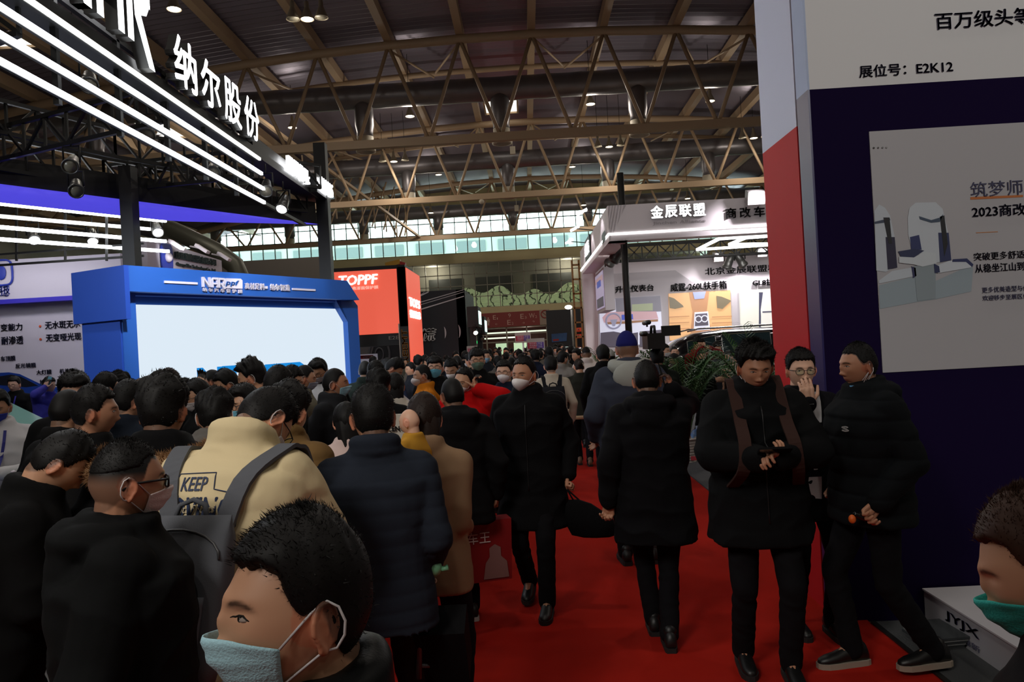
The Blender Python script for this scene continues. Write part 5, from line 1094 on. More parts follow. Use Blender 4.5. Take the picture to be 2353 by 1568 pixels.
class Pose:
    def __init__(s, lean=0, side=0, twist=0, head=(0, 0, 0), armL=(-.24, .03, -.03), armR=(.24, .03, -.03), elL=(-.5, -1, 0), elR=(.5, -1, 0), legL=(-.10, 0), legR=(.10, 0), liftL=0, liftR=0, curl=.5, palmL=(1, 0, 0), palmR=(-1, 0, 0), dirL=None, dirR=None, hx=0, neck=0):
        s.T = Matrix.Translation((0, hx, .93)) @ R3(twist, lean, side); s.key = str((lean, side, twist, head, armL, armR, elL, elR, legL, legR, liftL, liftR, curl, palmL, palmR, dirL, dirR, hx, neck))
        T = s.T; s.arms = []
        for sg, tg, el, pl, dr in ((-1, armL, elL, palmL, dirL), (1, armR, elR, palmR, dirR)):
            sh = Vector((sg*.168, -.012, .452)); e, w_ = ik(sh, tg, .285, .255, el); dd = Vector(dr) if dr else (w_-e).normalized()
            R_ = T.to_3x3(); s.arms.append((T @ sh, T @ e, T @ w_, R_ @ dd, R_ @ Vector(pl), sg))
        s.legs = []
        for sg, lg, lf in ((-1, legL, liftL), (1, legR, liftR)):
            hp = T @ Vector((sg*.09, 0, -.03)); an = Vector((lg[0], lg[1], .095+lf)); k, an = ik(hp, an, .425, .42, (sg*.1, 1, 0)); s.legs.append((hp, k, an, sg, lf))
        s.neck = T @ Vector((0, -.02, .49)); piv = T @ Vector((0, neck, .59)); s.H = Matrix.Translation(piv) @ T.to_3x3().to_4x4() @ R3(*head) @ Matrix.Translation((0, .022, .078)); s.curl = curl
        s.fz = T.to_3x3()
STAND = dict(); CACHE = {}
def cached(key, fn):
    if key not in CACHE: CACHE[key] = fn()
    return CACHE[key]
def hairmask(V, d, kind):
    y, z = V[:, 1], V[:, 2]
    ly = np.array([-.11, -.07, -.045, -.02, -.005, .018, .026, .045, .07, .11]); 
    lz = {'long': [-.11, -.11, -.10, -.09, -.06, -.05, -.02, .035, .058, .066], 'bald': [.2]*10}.get(kind, [-.082, -.078, -.06, -.028, .012, .002, .012, .045, .062, .070])
    if kind == 'crop': lz = [-.072, -.068, -.052, -.018, .014, .010, .022, .050, .066, .074]
    if kind == 'fade': lz = [.030, .032, .036, .040, .044, .046, .052, .062, .074, .082]
    if kind == 'fringe': lz = [-.082, -.078, -.06, -.028, .012, .002, .012, .035, .040, .042]
    if kind == 'receding': lz = [-.082, -.078, -.06, -.028, .012, .002, .020, .062, .082, .088]
    ax = np.abs(V[:, 0]); line = np.interp(y, ly, lz)+(.012*np.exp(-((ax-.050)/.014)**2)*(y > .03)+.0025*np.sin(V[:, 0]*310+1)*(y > .02) if kind != 'long' else 0)
    return ss(-.004, .006, z-line)
def skin_tone(v): return {0: S(196, 148, 118), 1: S(176, 126, 98), 2: S(214, 168, 142)}[v]
def body_mesh(pose, lod, tone, hair, slim=False):
    def f():
        m = MB(); nu, nv = ((96, 72), (64, 48), (40, 30))[lod]; D, F = sphere_dirs(nu, nv); V = xf(head_surf(D), pose.H); m.add(V, F, 0, True)
        for s in (-1, 1):
            q = MB(); q.ball((0, 0, 0), (.006, .019, .031), 14, 10)
            if lod < 2:
                q.tube([(.004*s, .021*math.cos(t)*(.95 if math.sin(t) > -.3 else .7), .032*math.sin(t)) for t in np.linspace(-.4*math.pi, 1.25*math.pi, 14)], .0042, 7); q.ball((.001*s, .004, -.026), (.0055, .010, .010), 10, 6)
                q.tube([(.004*s, .006, .012), (.005*s, -.004, .004), (.004*s, .002, -.012)], .0032, 6)
            q.tag_xf(pose.H @ Matrix.Translation((.0775*s, -.010, -.012)) @ Matrix.Rotation(math.radians(24*-s), 4, 'Z') @ Matrix.Rotation(math.radians(-8), 4, 'X')); m.v += q.v; base = m.n
            for fc in q.f: m.f.append(tuple(i+base for i in fc))
            m.m += q.m; m.sm += q.sm; m.n += q.n
        hn = pose.H @ Vector((0, -.028, -.06)); m.caps(hn, pose.neck+Vector((0, 0, -.03)), .054, .062, 16)
        T = pose.T; m.loft([ring((0, 0, z), rx*.72, ry*.72, 20, 2.3, T) for z, rx, ry in TR[:-2]]); m.caps(T @ Vector((-.13, -.01, .445)), T @ Vector((.13, -.01, .445)), .045, .045, 10)
        for sh, e, w_, dd, pl, sg in pose.arms:
            m.caps(sh, e, .045, .037, 10); m.caps(e, w_, .037, .026, 10)
            if lod < 2: hand(m, w_, dd, pl, -sg if False else sg*-1, pose.curl)
            else:
                m.caps(w_, w_+dd*.09, .03, .035, 8); m.caps(w_+dd*.09, w_+dd*.15, .03, .016, 8)
        for hp, k, an, sg, lf in pose.legs: m.caps(hp, k, .07, .045, 10); m.caps(k, an, .042, .033, 10); m.caps(an, an+Vector((0, .11, -.055+.0)), .033, .022, 8)
        me = remesh(m, (.0036, .0066, .0105)[lod], 1, .5)
        v = co(me); Hi = pose.H.inverted(); h = xf(v, Hi); c = np.tile(np.array(skin_tone(tone)), (len(v), 1)); near = (np.abs(h).max(1) < .16)
        g = lambda cx, cz, sx, sz: np.exp(-((np.abs(h[:, 0])-cx)/sx)**2-((h[:, 2]-cz)/sz)**2)*(h[:, 1] > .04)*near
        lips = (g(0, -.067, .021, .0065))[:, None]; c = c*(1-lips*.8)+np.array(S(150, 84, 76))*lips*.8
        brow = np.clip(1.6*np.exp(-((np.abs(h[:, 0])-.031)/.017)**4-((h[:, 2]-.021+.006*((np.abs(h[:, 0])-.028)/.02)**2)/.0036)**2)*(h[:, 1] > .04)*near, 0, 1)[:, None]; c = c*(1-brow*.85)+np.array(S(26, 20, 18))*brow*.85
        if lod == 2:
            e_ = np.clip(1.5*g(.031, .001, .010, .0045), 0, 1)[:, None]; c = c*(1-e_*.85)+np.array(S(30, 20, 18))*e_*.85
        if hair in ('crop', 'short', 'receding', 'fringe', 'fade', 'quiff', 'messy'):
            k = ((.75+.35*ss(-.05, .06, h[:, 2]) if hair == 'fade' else 1)*hairmask(h, None, 'short' if hair in ('quiff', 'messy', 'fade', 'crop') else hair)*near*(h[:, 2] > -.09))[:, None]; q_ = ss(-.01, .045, h[:, 2])[:, None]; k = k*(.72+.26*q_); c = c*(1-k)+(np.array(S(60, 50, 45))*(1-q_)+np.array(S(14, 12, 11))*q_)*k
        ear = ((np.abs(h[:, 0]) > .070) & near & (h[:, 1] < .03))[:, None]; c = np.where(ear, c*np.array([1.05, .8, .75]), c)
        at = me.color_attributes.new('tint', 'FLOAT_COLOR', 'POINT'); at.data.foreach_set('color', np.concatenate([np.clip(c, 0, 1), np.ones((len(c), 1))], 1).reshape(-1)); me.materials.clear(); me.materials.append(skin_mat()); return me
    return cached(('body', pose.key, lod, tone, hair), f)
def hair_mesh(pose, lod, kind, seed=0):
    def f():
        nu, nv = ((120, 90), (72, 54), (40, 30))[lod]; D, F = sphere_dirs(nu, nv); B = head_surf(D, False)
        t = {'short': .016, 'crop': .003, 'receding': .010, 'fringe': .020, 'messy': .026, 'fade': .006, 'long': .018, 'bun': .012, 'quiff': .018}[kind]; k2 = 'short' if kind in ('messy', 'quiff') else ('long' if kind == 'long' else ('short' if kind == 'bun' else kind))
        mk = hairmask(B, D, k2); up = np.clip(D[:, 2], 0, 1); rg = np.random.default_rng(seed+3)
        th = t*(.12+1.0*ss(.0, .085, B[:, 2]))*(1-.55*ss(.02, .09, -B[:, 1]))
        if kind in ('short', 'fringe', 'messy', 'quiff'): th = th+.0015
        if kind == 'quiff': th = th+.02*np.exp(-((B[:, 1]-.06)/.04)**2-((B[:, 2]-.09)/.04)**2)
        if kind == 'long': th = t*(.55+.5*up)
        if kind == 'crop': th = .0015+.004*ss(.05, .1, B[:, 2])
        nz = np.zeros(len(B))
        for i in range(6): kv = rg.normal(size=3)*np.array([90, 60, 40]); nz += np.sin(B @ kv+rg.uniform(0, 6))
        th = th*(1+.10*nz*(0 if kind == 'crop' else 1)*(.5 if kind != 'messy' else 1.3))
        off = -.007+(th+.007)*mk; N = D/np.array([.077, .098, .1185]); N /= np.linalg.norm(N, axis=1)[:, None]; V = B+N*off[:, None]
        m = MB(); m.add(V, F, 0, True)
        if kind == 'long':
            q = MB()
            q.loft([ring((0, y, z), rx, ry, 28, 2.2) for z, y, rx, ry in ((.06, -.03, .05, .05), (.0, -.040, .080, .062), (-.06, -.052, .080, .050), (-.13, -.062, .072, .042), (-.20, -.072, .062, .034), (-.27, -.082, .046, .026), (-.31, -.085, .02, .014))])
            v = np.concatenate(q.v); a = np.arctan2(v[:, 1]+.05, v[:, 0]); v = v+np.stack([np.cos(a), np.sin(a), 0*a], 1)*(.004*np.sin(a*9+v[:, 2]*20))[:, None]; m.add(v, q.f, 0, True)
        if kind == 'bun': m.ball((0, -.105, .045), (.045, .04, .045), 16, 10); m.tube([(0, -.075, .05), (0, -.09, .05)], .03, 10)
        if lod < 2 and kind != 'crop' or lod == 0:
            cnt = (11000, 1500, 0)[lod]; idx = np.nonzero((mk > (.25 if kind == 'fade' else .6)) & (D[:, 2] > -.7))[0]; pick = rg.choice(idx, cnt); P_ = V[pick]+rg.normal(size=(cnt, 3))*.003; Nn = N[pick]
            comb = np.array([.35, .35, 0]) if kind in ('short', 'quiff', 'messy') else np.array([0, -.5, .15]) if kind in ('bun', 'receding', 'quiff') else np.array([0, .35, .3]); ln = (.004 if kind in ('crop', 'fade') else .003+th[pick]*.24)*rg.uniform(.5, 1.3, cnt)
            if kind == 'long': comb = np.array([0, -.3, -1.2])
            dr = Nn*(.10 if kind in ('short', 'crop', 'fade') else .25)+comb+rg.normal(size=(cnt, 3))*.35; dr -= 0; dr /= np.linalg.norm(dr, axis=1)[:, None]
            sd = np.cross(dr, rg.normal(size=(cnt, 3))); sd /= np.linalg.norm(sd, axis=1)[:, None]; wd = (.0009, .0022, 0)[lod]
            A = P_-Nn*.004+sd*wd; B_ = P_-Nn*.004-sd*wd; C_ = P_+dr*ln[:, None]; W_ = np.stack([A, B_, C_], 1).reshape(-1, 3)
            m.add(W_, [(3*i, 3*i+1, 3*i+2) for i in range(cnt)], 0, False)
        return m.mesh('hair', pose.H)
    return cached(('hair', pose.key, lod, kind, seed), f)
def jacket_mesh(pose, lod, style, seed=0):
    hem, bulk, pf, wr, hood, collar, slv = style
    def f():
        m = MB(); T = pose.T; R_ = []
        if hem < -.14:
            for z in np.linspace(hem, -.16, 4): R_.append(((0, 0, z), .20+bulk+(-.14-z)*.10, .145+bulk+(-.14-z)*.08))
        for z, rx, ry in TR[(0 if hem <= -.13 else 1):]: R_.append(((0, 0, z), rx+bulk*(1 if z < .45 else .4)+.012, ry+bulk*(1 if z < .45 else .4)+.012))
        Tl = Matrix.Translation(T.translation) @ Matrix.Identity(4)
        rr = []
        for c, rx, ry in R_:
            k = max(0, min(1, (-c[2])/.25)); Mx = T if c[2] > -.05 else T
            rr.append(ring(c, rx, ry, 26, 2.4, Mx))
        m.loft(rr)
        for sh, e, w_, dd, pl, sg in pose.arms:
            inn = T @ Vector((sg*.055, -.012, .490)); m.caps(inn, sh, .058, .062+bulk*.5, 14); m.caps(sh, e, .064+bulk*.5, .052+bulk*.5, 14); m.caps(e, w_-(w_-e).normalized()*.005, .052+bulk*.5, .040+bulk*.35, 14)
        if collar: 
            rg_ = [T @ Vector((.072*math.cos(a), .066*math.sin(a)-.012, .555+collar*.3-.012*math.sin(a))) for a in np.linspace(0, 2*math.pi, 20, endpoint=False)]; m.tube(rg_, .020+collar*.25, 8, closed=True)
            rg_ = [p-(T.to_3x3() @ Vector((0, 0, .03))) for p in rg_]; m.tube(rg_, .026+collar*.2, 8, closed=True)
        if hood:
            for a0 in np.linspace(math.pi*1.0, math.pi*2.0, 9): pass
            pts = [T @ Vector((.115*math.cos(a), .10*math.sin(a)-.025, .535+.02*math.sin(a))) for a in np.linspace(math.pi*.85, math.pi*2.15, 13)]; m.tube(pts, [.025, .035, .042, .05, .054, .056, .057, .056, .054, .05, .042, .035, .025], 10)
            m.ball(T @ Vector((0, -.125, .46)), (.12, .055, .12), 16, 10, M=T.to_3x3())
        me = remesh(m, (.009, .013, .022)[lod], (5, 4, 2)[lod], .6)
        if lod < 2:
            if pf: puff(me, pf[0], pf[1])
            wrinkle(me, wr, 24, seed)
        me.materials.clear(); return me
    return cached(('jacket', pose.key, lod, style, seed), f)
def trouser_mesh(pose, lod, wide=0, seed=0):
    def f():
        m = MB(); T = pose.T; m.loft([ring((0, 0, z), rx, ry, 20, 2.2, T) for z, rx, ry in ((-.10, .12, .10), (-.02, .162, .118), (.08, .160, .112), (.13, .14, .10))])
        for hp, k, an, sg, lf in pose.legs: m.caps(hp, k, .088+wide*.5, .064+wide, 14); m.caps(k, an+(an-k).normalized()*.0+Vector((0, 0, -.012)), .062+wide, .054+wide, 14)
        me = remesh(m, (.010, .014, .022)[lod], 3, .6)
        if lod < 2: wrinkle(me, .006, 30, seed+5, (1, 1, 1.8))
        me.materials.clear(); return me
    return cached(('trousers', pose.key, lod, wide, seed), f)
def shoe_mesh(pose, i, lod, kind):
    hp, k, an, sg, lf = pose.legs[i]
    def f():
        m = MB(); t_ = -.5 if lf > .03 else 0; M = Matrix.Translation((an.x, an.y, an.z-.095)) @ Matrix.Rotation(t_*min(1, lf*6), 4, 'X'); m2 = MB()
        secs = ((-.085, .022, .030, .03), (-.07, .034, .05, .036), (-.02, .038, .060, .04), (.04, .036, .045, .042), (.10, .040, .032, .046), (.15, .038, .026, .044), (.185, .024, .02, .03), (.195, .01, .014, .012))
        m.loft([[M @ Vector((r*math.cos(a), y, .012+h*(1+math.sin(a))/1.0 if math.sin(a) > 0 else .012+h*(1+math.sin(a)))) for a in np.linspace(0, 2*math.pi, 14, endpoint=False)] for y, r, h, w_ in secs])
        m.caps(M @ Vector((0, -.02, .07)), M @ Vector((0, -.02, .11)), .040, .042, 12)
        m2.loft([[M @ Vector((w_*math.cos(a), y, z)) for a, z in ((0, .028), (0, 0), (math.pi, 0), (math.pi, .028))] for y, r, h, w_ in ((-.09, 0, 0, .026),)+tuple(secs[1:-1])+((.2, 0, 0, .014),)], 0, False)
        return m.mesh('shoe'), m2.mesh('sole')
    return cached(('shoe', pose.key, i, kind), f)
def maskmesh(kind, lod):
    def f():
        NI, NJ = 25, 15; V = []; 
        for lay in (0, 1):
            for j in range(NJ):
                s = j/(NJ-1)
                for i in range(NI):
                    a = -1+2*i/(NI-1)
                    if kind == 'surgical': th = a*1.12; z = (-.020-.012*a*a)*(1-s)+(-.112+.030*abs(a)**2)*s
                    elif kind == 'chin': th = a*1.0; z = (-.080-.0*a*a)*(1-s)+(-.122+.02*a*a)*s
                    else: th = a*1.05; z = (-.014-.026*abs(a)**1.5)*(1-s)+(-.118+.052*abs(a)**1.3)*s
                    c = z/.1185; c = max(-.97, c); h = math.sqrt(1-c*c); p = head_surf(np.array([[math.sin(th)*h, math.cos(th)*h, c]]), False)[0]
                    if c <= -.93: p[2] = z
                    n = np.array([math.sin(th), math.cos(th), 0]); o = .004
                    if kind == 'surgical': o += (.016+.012*math.sin(math.pi*min(1, .15+s*.95)))*math.exp(-(a/(.26+.2*s))**2)*(1-.45*s)+.002+.0018*math.sin(s*math.pi*7)*(1-abs(a))
                    elif kind == 'chin': o += .006
                    else: o += .036*max(0, 1-abs(a)*1.08)**.9*(1-abs(2*s-.95)**2.2)+.010*math.exp(-(a/.5)**2)
                    p = p+n*(o+(0.0 if lay else .0016)); V.append(p)
        F = []
        L = NI*NJ
        for j in range(NJ-1):
            for i in range(NI-1):
                a = j*NI+i; F += [(a, a+NI, a+NI+1, a+1), (L+a, L+a+1, L+a+NI+1, L+a+NI)]
        for i in range(NI-1): F += [(i, i+1, L+i+1, L+i), ((NJ-1)*NI+i, L+(NJ-1)*NI+i, L+(NJ-1)*NI+i+1, (NJ-1)*NI+i+1)]
        for j in range(NJ-1): F += [(j*NI, L+j*NI, L+(j+1)*NI, (j+1)*NI), (j*NI+NI-1, (j+1)*NI+NI-1, L+(j+1)*NI+NI-1, L+j*NI+NI-1)]
        V = np.array(V); cor = [V[0], V[NI-1], V[(NJ-1)*NI], V[NJ*NI-1]]
        return V, F, cor
    return cached(('mask', kind), f)
def add_mask(root, pose, kind, col, lod, r=.0018):
    V, F, cor = maskmesh(kind, lod); m = MB().add(V, F, 0, True); m.tag_xf(pose.H); mk = link('face_mask', m.mesh('face_mask'), mat('mask_%d_%d_%d' % col, S(*col), .8, bump=.2, bscale=300), root)
    if lod < 2:
        for s, a, b in ((-1, 0, 2), (1, 1, 3)):
            m = MB().tube([Vector(cor[a])]+[Vector((s*x, y, z)) for x, y, z in ((.079, .004, .012), (.082, -.012, .022), (.086, -.026, .014), (.089, -.034, -.004), (.087, -.034, -.022), (.082, -.026, -.038), (.076, -.010, -.042))]+[Vector(cor[b])], r, 6); m.tag_xf(pose.H)
            link('ear_loop', m.mesh('ear_loop'), mat('ear_loop_white', S(200, 196, 198), .7), mk)
    return mk
def add_glasses(root, pose, lod, col=(14, 14, 16), w_=.0018):
    m = MB()
    for s in (-1, 1): m.tube([(s*.032+.024*math.copysign(abs(math.cos(t))**.7, math.cos(t)), .101-.25*abs(s*.032+.024*math.cos(t)-0)*.25, -.002+.017*math.copysign(abs(math.sin(t))**.7, math.sin(t))) for t in np.linspace(0, 2*math.pi, 20, endpoint=False)], w_, 6, closed=True)
    m.tube([(-.009, .101, .004), (0, .104, .006), (.009, .101, .004)], w_, 6)
    m.tag_xf(pose.H); g = link('glasses_frame', m.mesh('glasses_frame'), mat('glasses_%d' % col[0], S(*col), .3), root)
    for s in (-1, 1): m = MB().tube([(s*.056, .096, .006), (s*.070, .06, .006), (s*.079, -.005, .004), (s*.076, -.028, -.012)], w_*1.1, 6); m.tag_xf(pose.H); link('temple', m.mesh('temple'), mat('glasses_%d' % col[0], S(*col)), g)
    if lod == 0:
        for s in (-1, 1): m = MB().ball((s*.032, .097, -.002), (.023, .0012, .016), 16, 6); m.tag_xf(pose.H); link('lens', m.mesh('lens'), glass_mat('window_glass'), g)
    return g
_FP = []
def face_pt(x, z):
    if not _FP:
        D, F = sphere_dirs(360, 240); V = head_surf(D); _FP.append(V[V[:, 1] > .03])
    V = _FP[0]; i = np.argmin((V[:, 0]-x)**2+(V[:, 2]-z)**2); return Vector(V[i])
def add_eyes(root, pose):
    for s in (-1, 1):
        c = face_pt(s*.031, .001); m = MB().ball(c-Vector((0, .0092, 0)), (.0135, .0098, .0046), 16, 10, 0).ball(c+Vector((-.001*s, -.0022, .0004)), (.0066, .0034, .0047), 12, 8, 1); m.tag_xf(pose.H); e = link('eye', m.mesh('eye'), [mat('eye_white', S(150, 136, 128), .7, spec=.1), mat('iris', S(18, 12, 9), .3, spec=.4)], root)
        m = MB().tube([face_pt(s*(.031+dx), .0015+.0050*math.cos(dx/.0145*1.4))+Vector((0, .0004, 0)) for dx in np.linspace(-.0145, .0150, 9)], [.0006, .001, .0013, .0015, .0015, .0015, .0014, .0012, .0006], 6); m.tag_xf(pose.H); link('eyelashes', m.mesh('eyelashes'), hairm, e)
ST = dict(  # hem, bulk, puff(amp, period), wrinkle, hood, collar, sleeve cover
    parka=(-.26, .030, None, .010, True, .03, False), coat=(-.38, .020, None, .007, False, .02, False), jacket=(-.13, .018, None, .008, False, .02, False), puffer=(-.13, .034, (.009, .085), .004, False, .05, False),
    suit=(-.20, .006, None, .005, False, 0, False), knit=(-.13, .004, None, .004, False, .0, False), hoodie=(-.13, .02, None, .009, True, .01, False), down=(-.14, .034, (.010, .10), .005, True, .045, False))
STAND_P = Pose()
def person(u, v, Z, label, face=180, pose=None, lod=1, style='jacket', col=(24, 24, 26), tcol=(16, 16, 19), scol=(14, 14, 15), hair='short', tone=0, mask=None, mcol=(160, 190, 205), glasses=False, shoes=True, group=None, ground=None, seed=0, hcol=None, H=None, eyes=True, sole=None, cat='person', wide=0, rough=.9, shirt=None, low=False):
    """u, v = pixel of the top of the head, Z = distance along the aisle; face = compass heading of the chest: 0 away from the camera, 90 image left, 180 towards the camera, 270 image right"""
    pose = pose or STAND_P; hp = pose.H @ Vector((0, 0, .1185+.012)); h0 = hp.z
    top = P(u, v, Z); yaw = math.radians(face); sc = top.z/h0
    zb = .012 if -2.4 < top.x < 2.02 else .0
    if H: sc = H/1.74; zb = top.z-h0*sc
    else: sc = (top.z-zb)/h0
    off = Matrix.Rotation(yaw, 3, 'Z') @ Vector((hp.x, hp.y, 0))*sc
    t = thing('person', label, cat, (top.x-off.x, top.y-off.y, zb), yaw, group, sc)
    l2 = lambda nm, me, mm: _l(nm, me, mm, t)
    o = bpy.data.objects.new('body', body_mesh(pose, lod, tone, hair)); COL.objects.link(o); o.parent = t; MW[o.name] = MW[t.name]
    if hair != 'bald': _l('hair', hair_mesh(pose, lod, hair, seed % 3), hcol or hairm, t)
    _l('jacket', jacket_mesh(pose, lod, ST[style] if isinstance(style, str) else style, seed % 4), fabric(col, rough), t)
    if not low:
        _l('trousers', trouser_mesh(pose, lod, wide, seed % 3), fabric(tcol), t)
        if shoes:
            for i in (0, 1):
                a, b = shoe_mesh(pose, i, lod, 0); s_ = _l('shoe', a, mat('shoe_%d_%d_%d' % scol, S(*scol), .45), t); _l('sole', b, mat('sole_%d' % (sole or (24,))[0], S(*(sole or (24, 24, 24))), .7), s_)
    if mask: add_mask(t, pose, mask, mcol, lod)
    if glasses: add_glasses(t, pose, lod, (14, 14, 16), glasses if glasses is not True else .0018)
    if eyes and (lod == 0 or (lod == 1 and Z < 7)): add_eyes(t, pose)
    t['_'] = 0; del t['_']
    PERS[t.name] = (t, pose); return t, pose
PERS = {}
def _l(nm, me, mm, parent):
    o = bpy.data.objects.new(nm, me); COL.objects.link(o); o.parent = parent; MW[o.name] = MW[parent.name]
    if len(me.materials) == 0: me.materials.append(None)
    if me.name.startswith('tmp'): me.name = nm
    for i, m in enumerate(mm if isinstance(mm, list) else [mm]):
        o.material_slots[i].link = 'OBJECT'; o.material_slots[i].material = m
    return o
def wear(nm, mb, mm, t, label=None): o = link(nm, mb.mesh(nm), mm, t[0] if isinstance(t, tuple) else t); (o.__setitem__('label', label) if label else None); return o
def held(nm, mb, mm, label, cat, who, local=True):      # a separate thing, given in the holder's own frame
    t, pose = who; mb.tag_xf(MW[t.name]); return single(nm, mb, mm, label, cat)
def held_parts(nm, label, cat, who, parts):
    t, pose = who; M = MW[t.name]; bs = []
    for n, mb, mm in parts: mb.tag_xf(M)
    c = parts[0][1].centre(); r = thing(nm, label, cat, c)
    for n, mb, mm in parts: part(n, mb, mm, r)
    return r

from mathutils.bvhtree import BVHTree
_B = {}
def bvh(who):
    t, pose = who
    if t.name not in _B:
        me = [c for c in t.children if c.name.split('.')[0] == 'jacket'][0].data; v = co(me); _B[t.name] = BVHTree.FromPolygons([tuple(p) for p in v], [tuple(p.vertices) for p in me.polygons])
    return _B[t.name]
def onj(who, x, z, back=False, off=.004):      # a point on the jacket's real surface, in the person's frame
    T = who[1].T; s = -1 if back else 1; o = T @ Vector((x, s*.7, z)); d = -(T.to_3x3() @ Vector((0, s, 0))); h = bvh(who).ray_cast(o, d)
    return h[0]-d*off if h[0] is not None else T @ tsurf(x, z, back, .03)
def ontop(who, x, y, off=.006):
    T = who[1].T; o = T @ Vector((x, y, 1.0)); d = -(T.to_3x3() @ Vector((0, 0, 1))); h = bvh(who).ray_cast(o, d)
    return h[0]-d*off if h[0] is not None else T @ Vector((x, y, .53))
# ================================================================== WHO STANDS WHERE
def HD(yaw=0, pitch=0, rl=0): return (yaw, pitch, rl)
def walk(k=.22, **kw):
    d = dict(legL=(-.08, k), legR=(.08, -k), liftR=.05 if k > 0 else 0, liftL=0 if k > 0 else .05, armL=(-.25, -.10 if k > 0 else .16, -.02), armR=(.25, .16 if k > 0 else -.10, -.02)); d.update(kw); return Pose(**d)
BLK, CHAR, NAVY = (14, 14, 15), (38, 40, 44), (30, 34, 50)
W_ = (196, 204, 206); WM = (214, 206, 206); BM = (128, 176, 200)
def front_pts(pose, pts, b=.03): return [pose.T @ (tsurf(x, z, False, b)) for x, z in pts]
def back_pts(pose, pts, b=.03): return [pose.T @ (tsurf(x, z, True, b)) for x, z in pts]
def zipper(who, b, col=(60, 60, 62)):
    t, pose = who; m = MB().tube([onj(who, 0, z) for z in np.linspace(-.1, .47, 14)], .004, 6); wear('zipper', m, mat('zip_%d' % col[0], S(*col), .4, metal=.4), t)
def suit_front(who, b=.022, low=.20, tie=False):
    t, pose = who; T = pose.T; m = MB(); V = []; F = []; n = 9
    for j in range(n):
        z = low+(.535-low)*j/(n-1); hw = .012+.062*((z-low)/(.535-low))
        for i in range(5): V.append(onj(who, hw*(i/2-1), z, False, .002+.003*(1-abs(i/2-1))))
    for j in range(n-1):
        for i in range(4): F.append((j*5+i, j*5+i+1, (j+1)*5+i+1, (j+1)*5+i))
    m.add(V, F, 0, True); wear('shirt', m, mat('shirt_white', S(206, 206, 210), .7), t)
    m = MB(); m.tube([T @ Vector((.064*math.cos(a), .062*math.sin(a)-.012, .548-.016*math.sin(a))) for a in np.linspace(0, 2*math.pi, 22, endpoint=False)], .014, 8, closed=True); wear('shirt_collar', m, mat('shirt_white', S(206, 206, 210)), t)
    for s in (-1, 1):
        m = MB(); pts = [(s*.012, low), (s*.05, low+.12), (s*.085, low+.22), (s*.075, low+.30)]; q = [onj(who, x, z, False, .006) for x, z in pts]; q2 = [onj(who, x+s*w_, z, False, .008) for (x, z), w_ in zip(pts, (.0, .035, .045, .0))]
        m.add(q+q2, [(0, 1, 5, 4), (1, 2, 6, 5), (2, 3, 7, 6)], 0); wear('lapel', m, fabric(BLK, .6), t)
def lanyard(who, col=(40, 40, 160), b=.03, badge=True):
    t, pose = who; T = pose.T; c = mat('lanyard_%d' % col[2], S(*col), .6)
    for s in (-1, 1): m = MB().ribbon([onj(who, s*x, z) for x, z in ((.055, .50), (.05, .42), (.035, .32), (.012, .2))], .018, .003, (1, 0, 0)); wear('lanyard', m, c, t)
    if badge: p = T @ tsurf(0, .14, False, b+.01); wear('badge', MB().obox(p, (.045, 0, 0), (0, .003, 0), (0, 0, .06)), mat('badge_white', S(190, 190, 200), .4), t)
def backpack(who, label, col, b=.04, w_=.29, h=.44, z0=-.02, d=.15, straps=True, sp=0):
    t, pose = who; T = pose.T; m = MB(); yb = -torso_r(.25, b)[1]
    secs = []
    for j, k in enumerate(np.linspace(0, 1, 9)):
        f = 1-.10*abs(2*k-1)**3; tp = math.sin(math.pi*min(1, .12+k*.88))**.35; secs.append([T @ Vector((w_/2*f*math.copysign(abs(math.cos(a))**.45, math.cos(a)), yb-d/2+d/2*tp*math.copysign(abs(math.sin(a))**.5, math.sin(a)), z0+h*k)) for a in np.linspace(0, 2*math.pi, 24, endpoint=False)])
    mm = fabric(col, .8); ps_ = [('pack', MB().loft(secs), mm)]
    fl = MB(); fl.loft([[T @ Vector((w_*.40*math.copysign(abs(math.cos(a))**.5, math.cos(a)), yb-d-.005+.02*math.copysign(abs(math.sin(a))**.6, math.sin(a)), z0+h*k)) for a in np.linspace(0, 2*math.pi, 20, endpoint=False)] for k in (.08, .12, .45, .5)]); ps_.append(('front_pocket', fl, mm))
    ps_.append(('grab_loop', MB().tube([T @ Vector((x, yb-d*.4, z0+h+z)) for x, z in ((-.05, -.01), (-.04, .03), (0, .045), (.04, .03), (.05, -.01))], .008, 6), mm))
    ps_.append(('zip_line', MB().tube([T @ Vector((w_*.46*math.cos(a), yb-d*.85+.0, z0+h*.72+h*.18*math.sin(a))) for a in np.linspace(0, math.pi, 12)], .004, 5), mat('zip_60', S(60, 60, 62), .4)))
    if straps:
        for s in (-1, 1):
            pts = [onj(who, s*.07, z0+h-.10, True, .01), onj(who, s*(.085+sp*.45), .40, True, .009), ontop(who, s*(.10+sp), -.07), ontop(who, s*(.105+sp), -.02), ontop(who, s*(.108+sp), .04), onj(who, s*(.11+sp*.8), .40, False, .009), onj(who, s*.115, .30, False, .009), onj(who, s*.13, .18, False, .008), onj(who, s*.16, .08, False, .006)]
            pts2 = []
            for i in range(len(pts)-1):
                p0, p1_, p2, p3 = pts[max(i-1, 0)], pts[i], pts[i+1], pts[min(i+2, len(pts)-1)]
                for q in np.linspace(0, 1, 5, endpoint=False): pts2.append(.5*((2*p1_)+(p2-p0)*q+(2*p0-5*p1_+4*p2-p3)*q*q+(3*p1_-p0-3*p2+p3)*q**3))
            ps_.append(('strap', MB().ribbon(pts2+[pts[-1]], .058, .012, T.to_3x3() @ Vector((1, 0, 0))), mm))
    return held_parts('backpack', label, 'backpack', who, ps_)
